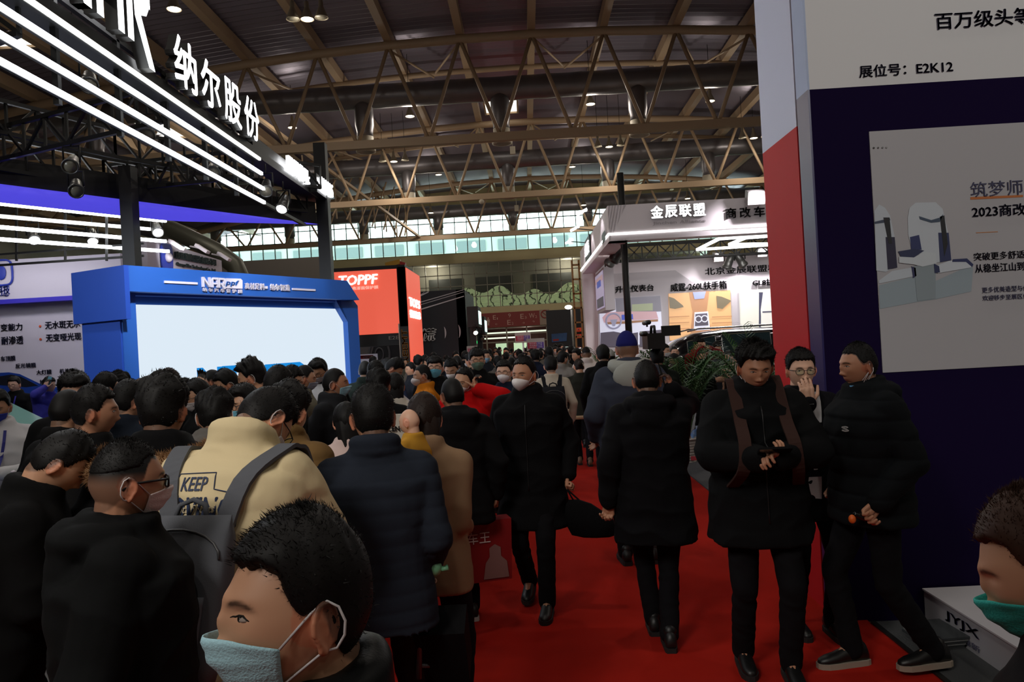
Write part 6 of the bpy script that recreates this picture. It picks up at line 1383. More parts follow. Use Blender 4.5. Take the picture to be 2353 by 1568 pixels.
def phone(who, side, label, lit=None):
    t, pose = who; sh, e, w_, dd, pl, sg = pose.arms[side]; c = w_+dd*.10+pl*.035; x = dd.cross(pl).normalized(); m = MB().obox(c, dd*.072, x*.036, pl*.0045); m2 = MB().obox(c+pl*.005*(1 if lit else -1), dd*.066, x*.032, pl*.0006)
    return held_parts('phone', label, 'phone', who, [('case', m, mat('phone_black', S(12, 12, 14), .2) if lit is None else mat('phone_teal', S(110, 170, 190), .4)), ('screen', m2, mat('phone_screen', S(30, 34, 44), .1))])
# ---------------- nearest people
A_ = person(692, 1172, .99, 'young man in the lower foreground, short black hair and pale blue mask, facing left', 150, Pose(head=HD(-28, -5, 4)), 0, (-.13, .03, None, .009, False, .035, False), (16, 17, 17), hair='short', tone=0, mask='surgical', mcol=(176, 222, 236), rough=.45)
B_ = person(292, 1003, 2.05, 'man with shaved fade haircut, black glasses, white mask and black coat, facing right', 300, Pose(head=HD(10, 3, 0)), 0, (-.3, .05, None, .012, True, .02, False), (12, 13, 14), hair='fade', tone=1, mask='surgical', mcol=(222, 206, 204), glasses=.003)
Cp = Pose(lean=19, head=HD(-20, 36, 0), armL=(-.14, .36, .12), armR=(.16, .38, .12), elL=(-.9, -.2, -.3), elR=(.9, -.2, -.3), neck=.01)
C_ = person(655, 910, 2.8, 'stooping man in a cream padded jacket with navy back print and a grey backpack', 350, Cp, 0, (-.13, .045, (.004, .16), .010, False, .055, False), (214, 196, 156), hair='short', tone=0, mask='surgical', mcol=WM, glasses=True)
backpack(C_, 'grey backpack worn over the cream jacket with the navy print', (88, 90, 96), .056, .30, .44, -.14, .12, sp=.075)
def back_map(T, b):
    def fn(W):
        out = []
        for p in W: out.append(tuple(onj(C_, p[0], p[2], True, .0015+abs(p[1])+b)))
        return np.array(out)
    return fn
bmat = mat('back_print_navy', S(34, 48, 80), .6)
for s_, x0, x1, z0, z1, bo in (('KEEP', -.075, .01, .375, .418, .02), ('MOVING', -.155, .09, .285, .358, .03), ('Anta Sports', -.10, .04, .305, .335, .0)):
    m = MB(); text_to(m, s_, (x0, 0, z0), (x1, 0, z0), (x0+(.012 if s_ != 'KEEP' else 0), 0, z1), .0015, bo*.6, 0, fn=back_map(Cp.T, 0 if s_ != 'Anta Sports' else .003)); wear('back_print', m, bmat if s_ != 'Anta Sports' else mat('print_cream', S(205, 190, 160), .6), C_)
m = MB(); ol = [(-.175, .275), (-.175, .365), (-.10, .38), (-.095, .43), (.03, .43), (.035, .38), (.11, .365), (.11, .275)]
m.tube([onj(C_, x, z, True, .002) for a, b in zip(ol, ol[1:]+ol[:1]) for x, z in [(a[0]+(b[0]-a[0])*k/4, a[1]+(b[1]-a[1])*k/4) for k in range(4)]], .0018, 5, closed=True); wear('print_outline', m, bmat, C_)
D_ = person(852, 884, 3.0, 'man seen from behind in a slate blue quilted jacket with stand collar, left of centre', 14, Pose(head=HD(4, 4, 0), armL=(-.20, .12, .02), armR=(.20, .12, .02), elL=(-.2, -1, 0), elR=(.2, -1, 0)), 0, (-.15, .016, (.004, .062), .004, False, .045, False), (34, 39, 49), (26, 22, 22), hair='short', tone=1)
E_ = person(972, 903, 3.55, 'woman from behind with dark loose ponytail and tan wool coat, a child at her shoulder', 352, Pose(head=HD(10, 4, 0), armL=(-.10, .26, .26), armR=(.14, .18, .10), elR=(.1, -1, -.2), elL=(-.3, -1, -.4)), 1, (-.16, .004, None, .006, False, .03, False), (140, 112, 86), hair='long', hcol=hairb, tone=2)
F_ = person(936, 938, 3.42, 'bald toddler in yellow clothes carried at the shoulder of the woman in the tan coat', 60, Pose(head=HD(10, 6, 0)), 1, 'knit', (190, 140, 50), (190, 140, 50), hair='bald', tone=2, H=.86, shoes=False)
G_ = person(1036, 866, 5.0, 'man from behind with cropped hair and black jacket, walking beside the woman in tan', 15, walk(-.2, head=HD(14, 4, 0), armR=(.26, .0, -.03), curl=1.3), 1, (-.2, .03, None, 0.010, True, .03, False), (12, 12, 14), hair='crop', tone=1, sole=(200, 196, 194))
H_ = person(1202, 818, 5.3, 'tall man in long black coat and white cone mask walking towards the camera', 172, walk(.16, head=HD(-22, 2, 0), armR=(.25, -.02, -.03), armL=(-.25, .02, -.03), curl=1.4), 0, (-.36, .03, None, .011, False, .04, False), (12, 12, 14), hair='receding', tone=1, mask='kn95', mcol=(222, 216, 216))
zipper(H_, .055, (34, 34, 36))
I_ = person(1483, 826, 4.66, 'man in a black hooded parka walking away down the red carpet, hand to his ear', 356, Pose(head=HD(0, 6, 0), armL=(-.275, -.04, -.05), palmL=(.6, 1, 0), armR=(.15, .05, .60), elR=(.5, .8, -.5), dirR=(-.2, .1, .95), palmR=(-1, .1, 0), legL=(-.03, .16), legR=(.04, -.10), curl=.9), 0, (-.30, .035, None, .012, True, .03, False), (12, 12, 15), hair='crop', tone=1)
phone(I_, 1, 'phone held to the ear by the man in the parka walking away')
J_ = person(1438, 762, 6.3, 'big man from behind in a navy cap and slate coat with pale grey hood', 4, Pose(head=HD(0, 2, 0), armL=(-.26, .1, .02), armR=(.3, .12, .12)), 1, (-.24, .055, None, .010, False, .03, False), (50, 54, 66), hair='fade', tone=1)
t, ps_ = J_; T = ps_.T
m = MB(); m.tube([T @ Vector((.12*math.cos(a), .10*math.sin(a)-.03, .55+.03*math.sin(a))) for a in np.linspace(math.pi*.8, math.pi*2.2, 13)], [.03, .04, .05, .055, .06, .062, .062, .062, .06, .055, .05, .04, .03], 10); m.ball(T @ Vector((0, -.15, .47)), (.15, .06, .11), 16, 10); wear('hood', m, fabric((150, 152, 146)), J_, 'pale grey fleece hood')
def cap(who, col):
    t, pose = who; m = MB(); D, F = sphere_dirs(36, 24); B = head_surf(D, False)*1.06; k = D[:, 2] > .12; B[~k] = B[~k]*.9; m.add(B+np.array([0, 0, .012]), F, 0, True); m.tag_xf(pose.H)
    c = wear('cap', m, fabric(col), t); m = MB(); q = [(.075*math.sin(a), .075+.085*math.cos(a), .035-.012*abs(math.sin(a))) for a in np.linspace(-1.4, 1.4, 11)]
    m.add([Vector(p) for p in q]+[Vector((p[0]*.95, .05, p[2])) for p in q], [(i, i+1, i+12, i+11) for i in range(10)], 0, True); m.tag_xf(pose.H); link('cap_brim', m.mesh('cap_brim'), fabric(col), c)
cap(J_, (30, 32, 96))
K_ = person(1738, 788, 4.0, 'young man in black puffy coat with brown straps, looking down at his phone', 176, Pose(head=HD(2, 16, -2), armL=(-.045, .30, .235), armR=(.045, .30, .235), elL=(-1, -.3, -.4), elR=(1, -.3, -.4), dirL=(.75, .5, .25), dirR=(-.75, .5, .25), palmL=(.3, -.3, 1), palmR=(-.3, -.3, 1), legL=(-.1, .05), legR=(.1, -.12), curl=.8, neck=.015), 0, (-.22, .055, None, .012, False, .06, False), (12, 13, 15), hair='messy', tone=1, mask='chin', mcol=(24, 24, 26))
zipper(K_, .08, (30, 30, 32))
m = MB(); pc = (K_[1].arms[0][2]+K_[1].arms[1][2])/2+Vector((0, .09, .05)); m.obox(pc, (.075, 0, 0), (0, .03, .015), (0, -.003, .005)); m2 = MB().obox(pc+Vector((0, -.003, .006)), (.07, 0, 0), (0, .027, .013), (0, 0, .0008))
held_parts('phone', 'black phone held in both hands of the man looking down', 'phone', K_, [('case', m, mat('phone_black', S(12, 12, 14))), ('screen', m2, mat('phone_screen', S(30, 34, 44), .1))])
backpack(K_, 'backpack with brown shoulder straps worn by the man looking at his phone', (56, 38, 34), .066, .3, .42, 0, .14)
L_ = person(1838, 801, 4.62, 'man in dark suit and glasses, fingers at his mouth, beside the red panel', 184, Pose(head=HD(-8, 3, 0), armL=(-.24, .02, -.03), armR=(.04, .20, .48), elR=(1, .1, -.8), dirR=(.05, -.15, .9), palmR=(-.2, -1, 0), legL=(-.09, .06), legR=(.1, -.04), curl=.35), 0, (-.22, .012, None, .006, False, 0, False), (12, 12, 17), hair='short', tone=2, glasses=True)
suit_front(L_, .03, .08)
m = MB(); T = L_[1].T; m.add([T @ Vector(p) for p in ((-.03, .155, .04), (.045, .150, .04), (.07, .152, -.08), (-.02, .160, -.09))], [(0, 1, 2, 3)], 0); wear('shirt_tail', m, mat('shirt_white', S(206, 206, 210)), L_)
M_ = person(1968, 783, 4.1, 'man in black quilted down jacket facing left, blue mask pulled below his chin', 98, Pose(head=HD(0, 2, 0), armL=(-.23, .10, .0), armR=(.24, .05, 0), legL=(-.09, -.24), legR=(.09, .10), liftL=.03, curl=1.0), 0, (-.14, .045, (.010, .095), .005, True, .05, False), (16, 19, 22), hair='crop', tone=1, sole=(150, 138, 124))
t, ps_ = M_; V, F, cor = maskmesh('surgical', 0); mV = np.array(V)*np.array([.55, .35, .6])+np.array([-.035, .035, -.085]); m = MB().add(mV, F, 0, True); m.tag_xf(ps_.H); mk = link('face_mask', m.mesh('face_mask'), mat('mask_blue_hang', S(96, 160, 210), .8), t)
for z in (0, -.02): m = MB().tube([(-.081, -.012, .012), (-.083, -.004, -.03), (-.07, .03, -.075+z)], .002, 6).tube([(-.080, -.03, -.012), (-.081, -.028, -.03), (-.065, .01, -.08+z)], .002, 6); m.tag_xf(ps_.H); link('ear_loop', m.mesh('ear_loop'), mat('ear_loop_white', S(200, 196, 198)), mk)
T = ps_.T; m = MB(); c = onj(M_, -.11, .34, False, .004); sx_ = (onj(M_, -.13, .34, False, .004)-c); text_to(m, 'S', c-sx_, c+sx_, c-sx_*1.2+Vector((0, 0, .03)), .003, .05, 0); wear('chest_mark', m, mat('mark_white', S(190, 190, 190), .5), M_)
w0 = ps_.arms[0]; m = MB().caps(w0[2]+w0[3]*.10, w0[2]+w0[3]*.10+Vector((0, .05, .02)), .018, .016, 10); m2 = MB().ball(w0[2]+w0[3]*.10+Vector((0, .07, .0)), (.018, .018, .022), 12, 8)
held_parts('lighter', 'small dark gadget with an orange end in the hand of the man in profile', 'gadget', M_, [('body', m, mat('phone_black', S(12, 12, 14))), ('orange_end', m2, mat('orange_tip', S(220, 100, 30), .5))])
N_ = person(2332, 1118, 1.14, 'woman at the lower right edge with brown tied-up hair and teal mask', 55, Pose(head=HD(4, 20, 4)), 0, 'jacket', (26, 24, 26), hair='bun', hcol=hairb, tone=0, mask='surgical', mcol=(40, 170, 160), eyes=False)
hb_ = mat('hair_auburn', S(58, 36, 26), .6, spec=.25)
for z, y, r in ((.085, -.05, .062), (.115, -.065, .045)): m = MB().ball((0, y, z), (r*1.1, r, r*.8), 20, 12); m.tag_xf(N_[1].H); wear('hair_bun', m, hb_, N_)
[c for c in N_[0].children if c.name.startswith('hair')][0].material_slots[0].material = hb_
# ---------------- left crowd
O_ = person(-12, 895, 5.25, 'person in a white jacket with blue lanyard behind the counter at the left edge', 205, Pose(head=HD(0, 14, 0), armL=(-.05, .27, .22), armR=(.07, .27, .22), elL=(-1, -.3, -.4), elR=(1, -.3, -.4), dirL=(.7, .6, 0), dirR=(-.7, .6, 0), palmL=(.2, -.4, .8), palmR=(-.2, -.4, .8), curl=.9), 1, 'jacket', (206, 206, 210), hair='short', tone=0, mask='surgical', mcol=(40, 60, 170)); lanyard(O_, (36, 40, 130))
P_p = person(216, 884, 3.6, 'man in a black suit and white shirt collar, bare-faced in profile facing right', 290, Pose(head=HD(6, 2, 0), armL=(-.2, .2, .1), armR=(.2, .2, .1)), 1, (-.22, .02, None, .006, False, 0, False), BLK, hair='short', tone=1)
t, ps_ = P_p; m = MB().tube([ps_.T @ Vector((.064*math.cos(a), .064*math.sin(a)-.012, .56-.022*math.sin(a))) for a in np.linspace(0, 2*math.pi, 22, endpoint=False)], .018, 8, closed=True); wear('shirt_collar', m, mat('shirt_white', S(206, 206, 210)), t)
def pp(*a, **k):
    k.setdefault('lod', 1); k.setdefault('col', BLK); return person(*a, **k)
TURN = {}
pp(160, 892, 4.1, 'man from behind in black, left ear showing, beyond the man with white collar', 335, Pose(head=HD(6, 8, 0)), hair='crop')
pp(168, 855, 4.65, 'man with side-parted black hair and bare forehead above the suited man at the left', 215, Pose(head=HD(-10, 16, 0)), hair='quiff', tone=2)
pp(196, 1000, 2.75, 'person with black hair bowed forward between the suited man and the shaved man', 300, Pose(lean=14, head=HD(0, 28, 0), armL=(-.1, .3, .1), armR=(.1, .3, .1)), hair='short', style='coat', col=(12, 12, 13))
T_ = pp(372, 866, 2.95, 'man from behind with thick black hair and a tan fur-trimmed hood', 4, Pose(head=HD(-4, 4, 0)), style=(-.3, .045, None, .012, False, .03, False), col=(11, 11, 13), hair='messy', tone=1)
t, ps_ = T_; T = ps_.T; rg = np.random.default_rng(5); m = MB(); cen = [T @ Vector((.20*math.cos(a), .15*math.sin(a)-.05, .50+.035*math.sin(a))) for a in np.linspace(math.pi*.88, math.pi*2.12, 22)]; rad = [.030+.030*math.sin(math.pi*i/21)**.7 for i in range(22)]
m.tube(cen, rad, 14); fv = []
for i in range(14000):
    k = rg.integers(0, 21); q = rg.random(); c = cen[k].lerp(cen[k+1], q); d = Vector(rg.normal(size=3)).normalized(); r = rad[k]; p = c+d*r*.95; dr = (d+Vector(rg.normal(size=3))*.45).normalized(); sd = dr.orthogonal().normalized()*.0016; fv += [p+sd, p-sd, p+dr*rg.uniform(.015, .034)]
m.add(fv, [(3*i, 3*i+1, 3*i+2) for i in range(len(fv)//3)], 0); wear('fur_trim', m, mat('fur_tan', S(132, 98, 66), .9, var=.35, bscale=14), t, 'fluffy tan fur hood trim')
pp(298, 873, 4.6, 'man from behind with round black hair, between the suited man and the fur hood', 350, Pose(head=HD(-20, 6, 0)), hair='short', col=(24, 30, 40))
V_ = pp(490, 898, 3.8, 'man from behind in a grey hooded jacket with a mask strap at his left ear', 5, Pose(head=HD(16, 8, 0)), style=(-.2, .045, None, .012, True, .04, False), col=(92, 88, 84), hair='messy', mask='surgical', mcol=WM)
pp(556, 884, 4.7, 'man with glasses and light blue mask facing the camera, mid left crowd', 160, Pose(head=HD(-24, 8, 6)), style='jacket', col=(30, 38, 34), hair='quiff', glasses=True, mask='surgical', mcol=(110, 180, 205))
X_ = pp(568, 827, 5.6, 'tall man with spiky hair, black mask and off-white hoodie in front of the video wall', 95, Pose(head=HD(0, 14, 0)), style='hoodie', col=(196, 188, 180), hair='messy', mask='kn95', mcol=(12, 12, 14))
pp(508, 850, 6.1, 'man with white mask looking down to the left, in front of the blue screen logo', 120, Pose(head=HD(0, 18, 0)), col=(60, 50, 46), hair='short', mask='kn95', mcol=WM)
pp(484, 848, 7.6, 'grey-haired man with one arm raised to his head, behind the man with white mask', 100, Pose(head=HD(0, 5, 0), armL=(-.16, .1, .66), elL=(-1, .4, 0), dirL=(.5, .0, .6), palmL=(1, 0, 0)), col=(60, 58, 62), hair='crop')
pp(444, 872, 5.6, 'man with glasses and white mask half hidden behind the grey hooded jacket', 130, Pose(head=HD(0, 14, 0)), hair='short', glasses=True, mask='surgical', mcol=WM)
pp(424, 875, 6.2, 'person with black hair just left of the half hidden man with glasses', 10, hair='messy')
pp(642, 841, 5.1, 'man from behind in black with a cropped neck, right of the off-white hoodie', 330, Pose(head=HD(-14, 6, 0)), hair='short', tone=1)
pp(676, 841, 6.2, 'man in profile facing right with black mask, behind the cropped man in black', 275, Pose(head=HD(0, 16, 0)), hair='short', mask='surgical', mcol=(24, 24, 26))
pp(703, 837, 6.9, 'man in a grey-green tweed coat with pale mask facing right', 290, Pose(head=HD(0, 10, 0)), style='coat', col=(104, 100, 86), hair='crop', mask='surgical', mcol=(150, 160, 180))
AC = pp(727, 826, 7.7, 'man in glasses, grey mask and dark suit looking down beside the tweed coat', 170, Pose(head=HD(0, 22, 0)), style='suit', hair='quiff', glasses=True, mask='surgical', mcol=(170, 166, 172)); suit_front(AC, .026, .2)
pp(768, 844, 5.9, 'man in dark long coat and light blue mask, right edge of the video wall', 262, Pose(head=HD(16, 0, 0)), style=(-.3, .035, None, .010, False, .05, False), col=(32, 33, 36), hair='crop', tone=1, mask='surgical', mcol=(150, 196, 214))
pp(668, 884, 3.35, 'person with black hair in a brown down jacket just beyond the cream jacket', 345, Pose(head=HD(0, 12, 0), lean=6), style=(-.13, .05, (.009, .10), .006, False, .07, False), col=(112, 86, 52), hair='messy')
pp(792, 925, 4.5, 'girl with long straight black hair in a pale pink fluffy coat, back to the camera', 20, Pose(head=HD(8, 6, 0)), style='knit', col=(206, 182, 176), hair='long', tone=2)
pp(868, 850, 5.7, 'person with black hair directly beyond the slate quilted jacket', 0, hair='messy')
pp(862, 829, 7.6, 'dark-haired person in dark green beyond the blue tower edge', 10, col=(24, 34, 28), hair='short')
pp(838, 828, 9.4, 'short-haired person far left in the aisle beside the blue tower', 350, hair='crop', col=(26, 34, 30))
AH = pp(922, 826, 8.6, 'man in a white shirt leaning right with one arm stretched out', 275, Pose(lean=16, head=HD(0, 26, 0), armL=(-.12, .48, .22), armR=(.2, .2, .0), elL=(0, 0, -1)), style='knit', col=(206, 200, 206), hair='short')
pp(906, 857, 6.7, 'woman with very long straight black hair in a cream top, near the white-shirted man', 8, style='knit', col=(190, 184, 172), hair='long')
pp(968, 836, 8.1, 'man in an orange vest and white mask facing left near the coral column', 105, Pose(head=HD(0, 4, 0)), style='jacket', col=(190, 112, 24), hair='crop', mask='kn95', mcol=WM)
pp(999, 818, 8.2, 'young man with fluffy hair, glasses and bright blue mask in a black sweater', 180, Pose(head=HD(0, -6, 0)), style='jacket', hair='fringe', tone=2, glasses=True, mask='surgical', mcol=(110, 196, 226))
pp(1034, 825, 8.9, 'man looking down with a reddish face and small white mask', 170, Pose(head=HD(0, 24, 0)), hair='short', mask='kn95', mcol=WM)
AM = pp(1068, 843, 6.2, 'man in a bright red jacket and white cone mask with a hand at his ear', 168, Pose(head=HD(-12, 6, -10), armL=(-.135, .08, .60), elL=(-1, .3, -.3), dirL=(.25, .0, .95), palmL=(1, 0, 0), curl=.9), style=(-.16, .035, None, .010, False, .05, False), col=(176, 12, 14), hair='receding', tone=0, mask='kn95', mcol=(214, 210, 212))
pp(1094, 801, 8.5, 'tall man with glasses and sage green mask in black', 196, Pose(head=HD(0, -2, 0)), hair='fringe', glasses=True, mask='surgical', mcol=(104, 130, 112), tone=0)
pp(1157, 827, 7.6, 'man with glasses and round white mask in a navy sweater left of the tall man', 168, Pose(head=HD(0, 0, 0)), style='knit', col=(26, 32, 48), hair='short', tone=2, glasses=True, mask='kn95', mcol=(226, 220, 222))
AP_ = pp(1264, 818, 9.4, 'man from behind in a cream sweater wearing a black backpack', 2, style='knit', col=(176, 164, 148), hair='short'); backpack(AP_, 'black backpack on the man in the cream sweater', (22, 22, 26), .03, .30, .46, -.04, .16)
AQ = pp(1329, 825, 11.3, 'woman from behind with a low hair bun and clip, dark olive sweater and black leggings', 0, Pose(head=HD(10, 6, 0), armL=(-.2, .1, .02), legL=(-.07, .1), legR=(.08, -.1)), style='knit', col=(40, 40, 34), hair='bun', hcol=hairb, scol=(112, 84, 62))
t, ps_ = AQ; wear('underlayer', MB().loft([ring((0, 0, z), .205, .150, 24, 2.4, ps_.T) for z in (-.17, -.11)]), fabric((170, 140, 108)), t); wear('hair_clip', MB().bar(ps_.H @ Vector((.03, -.15, .05)), ps_.H @ Vector((.045, -.14, .0)), .012), mat('clip_pale', S(190, 170, 150), .4), t)
pp(1292, 807, 12.0, 'man in a light grey coat turning right, left of the white puffer jacket', 330, Pose(head=HD(-20, 0, 0)), style='coat', col=(120, 114, 108), hair='short', mask='surgical', mcol=(150, 180, 190))
pp(1346, 797, 13.2, 'man from behind in a white puffer jacket beside the white booth pillar', 355, style='puffer', col=(206, 192, 186), hair='fade')
pp(1384, 793, 9.8, 'man from behind in a black coat with a sliver of white collar', 350, Pose(head=HD(12, 4, 0)), style='coat', hair='short')
pp(1401, 803, 12, 'person wearing a light grey cap among the crowd by the white booth', 10, hair='crop')
cap(list(PERS.values())[-1], (150, 148, 144))
cm = pp(1508, 800, 9.0, 'camera operator in black beyond the big man in the navy cap', 10, Pose(head=HD(0, 0, 0), armL=(-.1, .25, .5), armR=(.12, .2, .5), elL=(-1, 0, -1), elR=(1, 0, -1), dirL=(.3, .5, .8)), col=(24, 30, 26), hair='short')
q = P(1502, 790, 8.9); vc = thing('video_camera', 'black shoulder video camera with a flip-out screen raised above the crowd', 'camera', q, 0)
bm = mat('camera_black', S(16, 16, 18), .4)
part('body', MB().box(-.10, .10, -.2, .2, -.06, .12), bm, vc, local=True); part('lens', MB().tube([(0, .2, .02), (0, .3, .02), (0, .36, .02)], [.055, .06, .07], 16), bm, vc, local=True); part('handle', MB().tube([(0, -.12, .12), (0, -.1, .2), (0, .1, .2), (0, .16, .12)], .016, 8), bm, vc, local=True)
part('flip_screen', MB().box(.10, .32, .0, .03, .08, .20), bm, vc, local=True); part('microphone', MB().tube([(-.05, -.05, .25), (-.05, .3, .25)], .028, 10).bar((-.05, .1, .2), (-.05, .1, .25), .02), bm, vc, local=True); part('eyepiece', MB().tube([(-.12, -.2, .12), (-.14, -.05, .12)], .03, 10), bm, vc, local=True)
# ---------------- people at the white booth
pp(1526, 790, 13.2, 'man with a white mask looking right beside the black van nose', 240, Pose(head=HD(0, 4, 0)), hair='short', mask='surgical', mcol=(226, 224, 224), tone=2)
pp(1549, 795, 14.4, 'short-haired man with a white collar in front of the van windscreen', 185, hair='crop', style='suit', tone=2)
pp(1606, 776, 13.6, 'man in a dark red jacket with both hands raised to his face by the van', 205, Pose(head=HD(0, 10, 0), armL=(-.05, .24, .6), armR=(.05, .24, .6), elL=(-1, .2, -.4), elR=(1, .2, -.4)), style='puffer', col=(112, 20, 24), hair='messy', glasses=True)
pp(1612, 803, 12.7, 'short man with a black mask in front of the dark red jacket', 195, Pose(head=HD(0, 8, 0)), hair='crop', mask='surgical', mcol=(22, 22, 24), tone=1)
pp(1546, 813, 11.9, 'woman with long dark hair and pink mask behind the palm', 110, Pose(head=HD(0, 12, 0)), hair='long', mask='kn95', mcol=(206, 170, 190), tone=2, style='knit')
pp(1648, 786, 14.0, 'man with a white mask near the van sliding door', 200, Pose(head=HD(0, 16, 0)), hair='short', mask='surgical', mcol=WM, col=(44, 46, 56))
pp(1674, 806, 13.4, 'woman with pale blue mask in a peach jacket behind the palms', 110, Pose(head=HD(0, 8, 0), armL=(-.12, .4, .25)), style='puffer', col=(190, 146, 120), hair='short', mask='surgical', mcol=(120, 150, 190))
pp(1598, 905, 9.8, 'person in black bending low beside the potted palm, face to the right', 285, Pose(lean=62, head=HD(0, -10, 0), armL=(-.15, .4, .3), armR=(.15, .4, .3)), hair='short', tone=1)
# ---------------- people by the blue car
AX_ = pp(31, 865, 11.6, 'man in a black jacket with purple lanyard standing behind the dark blue car', 185, Pose(head=HD(0, 6, 0), armL=(-.05, .24, .15), armR=(.05, .24, .15), elL=(-1, -.3, -.4), elR=(1, -.3, -.4)), hair='short', glasses=True, tone=2); lanyard(AX_, (60, 50, 180), .03, False)
AY_ = pp(113, 866, 11.4, 'man in a violet blue jacket holding a pale phone to his ear by the car', 250, Pose(head=HD(0, 6, 0), armR=(.12, .10, .64), elR=(1, .3, -.5), dirR=(-.2, .2, .9)), col=(62, 60, 150), hair='short', tone=2); phone(AY_, 1, 'pale teal phone held by the man in the violet blue jacket', True)
pp(244, 856, 5.9, 'man from behind with neat black hair in front of the blue tower side', 345, Pose(head=HD(-24, 4, 0)), hair='short')
pp(272, 857, 6.6, 'man with a pale grey mask and curly hair peering between heads by the tower', 195, Pose(head=HD(0, 8, 0)), hair='messy', mask='kn95', mcol=(196, 196, 200))
pp(386, 848, 5.9, 'man with brownish black hair against the lower left of the video wall', 5, hair='short', hcol=hairb)
pp(408, 864, 6.8, 'partly hidden person right of the brownish-haired man, low against the screen', 350, hair='crop')
pp(322, 872, 6.4, 'light brown-haired person barely showing above the black heads by the screen edge', 10, hair='short', hcol=mat('hair_light', S(84, 62, 44), .5))
# ---------------- distant crowd
rc = random.Random(11); TP = [Pose(), Pose(head=HD(30, 0, 0)), Pose(head=HD(-30, 4, 0)), walk(.18)]
cols = [((22, 22, 24), 'black'), ((32, 34, 40), 'charcoal'), ((24, 30, 48), 'navy'), ((26, 36, 30), 'dark green'), ((90, 84, 78), 'grey'), ((150, 130, 104), 'beige'), ((22, 22, 24), 'black'), ((24, 24, 28), 'black')]
slots = [(u, z) for z, u0, u1, st in ((15, 985, 1330, 31), (18.5, 1000, 1325, 24), (23, 1010, 1320, 19), (29, 1095, 1315, 15), (36, 1110, 1300, 14)) for u in range(u0, u1, st)]+[(u, 13+3*(i % 3)) for i, u in enumerate(range(836, 975, 17))]+[(u, 20) for u in range(1240, 1345, 22)]
occ = [(o_[0].location.x, o_[0].location.y) for o_ in PERS.values()]+[(2.95, 9.6), (3.6, 12.2), (P(1378, 800, 26).x-.15, 23.5), (P(900, 800, 16).x, 17.5), (P(900, 800, 16).x+.4, 17.2), (P(1345, 800, 30).x-.4, 30)]; seen_lab = {}
def area(u): return 'by the coral column' if u < 985 else 'beside the black mural wall' if u < 1062 else 'behind the sage-masked man' if u < 1125 else 'behind the tall man in black' if u < 1195 else 'under the notice boards' if u < 1255 else 'near the white booth pillar'
for i, (u, z) in enumerate(slots):
    u += rc.uniform(-6, 6); H_p = rc.uniform(1.58, 1.78); c, cn_ = rc.choice(cols); f = rc.choice([0, 0, 180, 180, 200, 20, 340, 90, 270]); mk = rc.random() < .75 and 60 < f < 300
    for tr in range(14):
        zz_ = z+rc.uniform(-1.6, 1.6)*(1+tr*.15); X_ = P(u, 800, zz_).x
        if all((X_-a)**2+(zz_-b)**2 > .36 for a, b in occ) and not (30.5 < zz_ < 41 and X_ > .3) and not (X_ < -2.2 and zz_ > 20): break
    else: continue
    occ.append((X_, zz_)); v = hor(u)+(CAMH-H_p)*FPX/zz_
    facing = {0: 'walking away', 20: 'walking away', 340: 'walking away', 180: 'facing the camera', 200: 'facing the camera', 90: 'turned left', 270: 'turned right'}[f]
    mc = rc.choice([(206, 202, 202), (130, 176, 204), (206, 202, 202)]) if mk else None
    hk = rc.choice(['short', 'short', 'crop', 'messy', 'long'])
    lab = 'distant %sperson in %s %s%s %s' % ('long-haired ' if hk == 'long' else '', cn_, facing, ', white mask,' if mc and mc[0] > 200 else (', blue mask,' if mc else ''), area(u))
    seen_lab.setdefault(lab, []).append((zz_, person(u, v, zz_, lab, f, rc.choice(TP), 2, rc.choice(['jacket', 'coat', 'knit']), c, hair=hk, mask='surgical' if mk else None, mcol=mc or W_, group='distant visitors in the aisle', shoes=False)[0]))
for lab, ls in seen_lab.items():
    ls.sort(key=lambda a: a[0]); n_ = len(ls)
    if n_ > 1:
        for k_, (_, t) in enumerate(ls): t['label'] = lab.replace('distant ', '')+(', the nearer one', ', the farther one')[k_] if n_ == 2 else lab.replace('distant ', '')+', %s' % ('nearest', 'second nearest', 'third nearest', 'fourth nearest', 'fifth nearest', 'sixth nearest')[min(k_, 5)]
# ---------------- things carried
t, ps_ = G_; m = MB(); hd = G_[1].arms[1][2]+G_[1].arms[1][3]*.09
cb = hd+Vector((-.10, .04, -.31)); w2_, d2_, h2_ = .19, .07, .21
m.loft([[cb+Vector((x*w2_*k, y*d2_*k, z)) for x, y in ((-1, -1), (1, -1), (1, 1), (-1, 1))] for z, k in ((-h2_, .96), (h2_, 1.04))], 0, False)
hh = MB().tube([cb+Vector((-.07, 0, h2_)), cb+Vector((-.05, 0, h2_+.08)), cb+Vector((.05, 0, h2_+.08)), cb+Vector((.07, 0, h2_))], .006, 6)
tx_ = MB(); text_to(tx_, '车王', cb+Vector((-.12, -.078, .06)), cb+Vector((.04, -.078, .06)), cb+Vector((-.12, -.078, .14)), .003)
ph = MB().prism([cb+Vector((x, -.076, z)) for x, z in ((-.02, -.19), (.16, -.19), (.15, -.08), (.11, -.04), (.11, .02), (.07, .045), (.03, .02), (.03, -.04), (0, -.08))], (0, -.001, 0))
held_parts('shopping_bag', 'red paper carrier bag with white characters, carried by the walking man in black', 'bag', G_, [('bag', m, mat('bag_red', S(120, 8, 12), .5)), ('handle', hh, mat('bag_red', S(120, 8, 12))), ('lettering', tx_, mat('bag_white', S(206, 190, 186), .6)), ('portrait_print', ph, mat('bag_portrait', S(120, 84, 80), .6))])
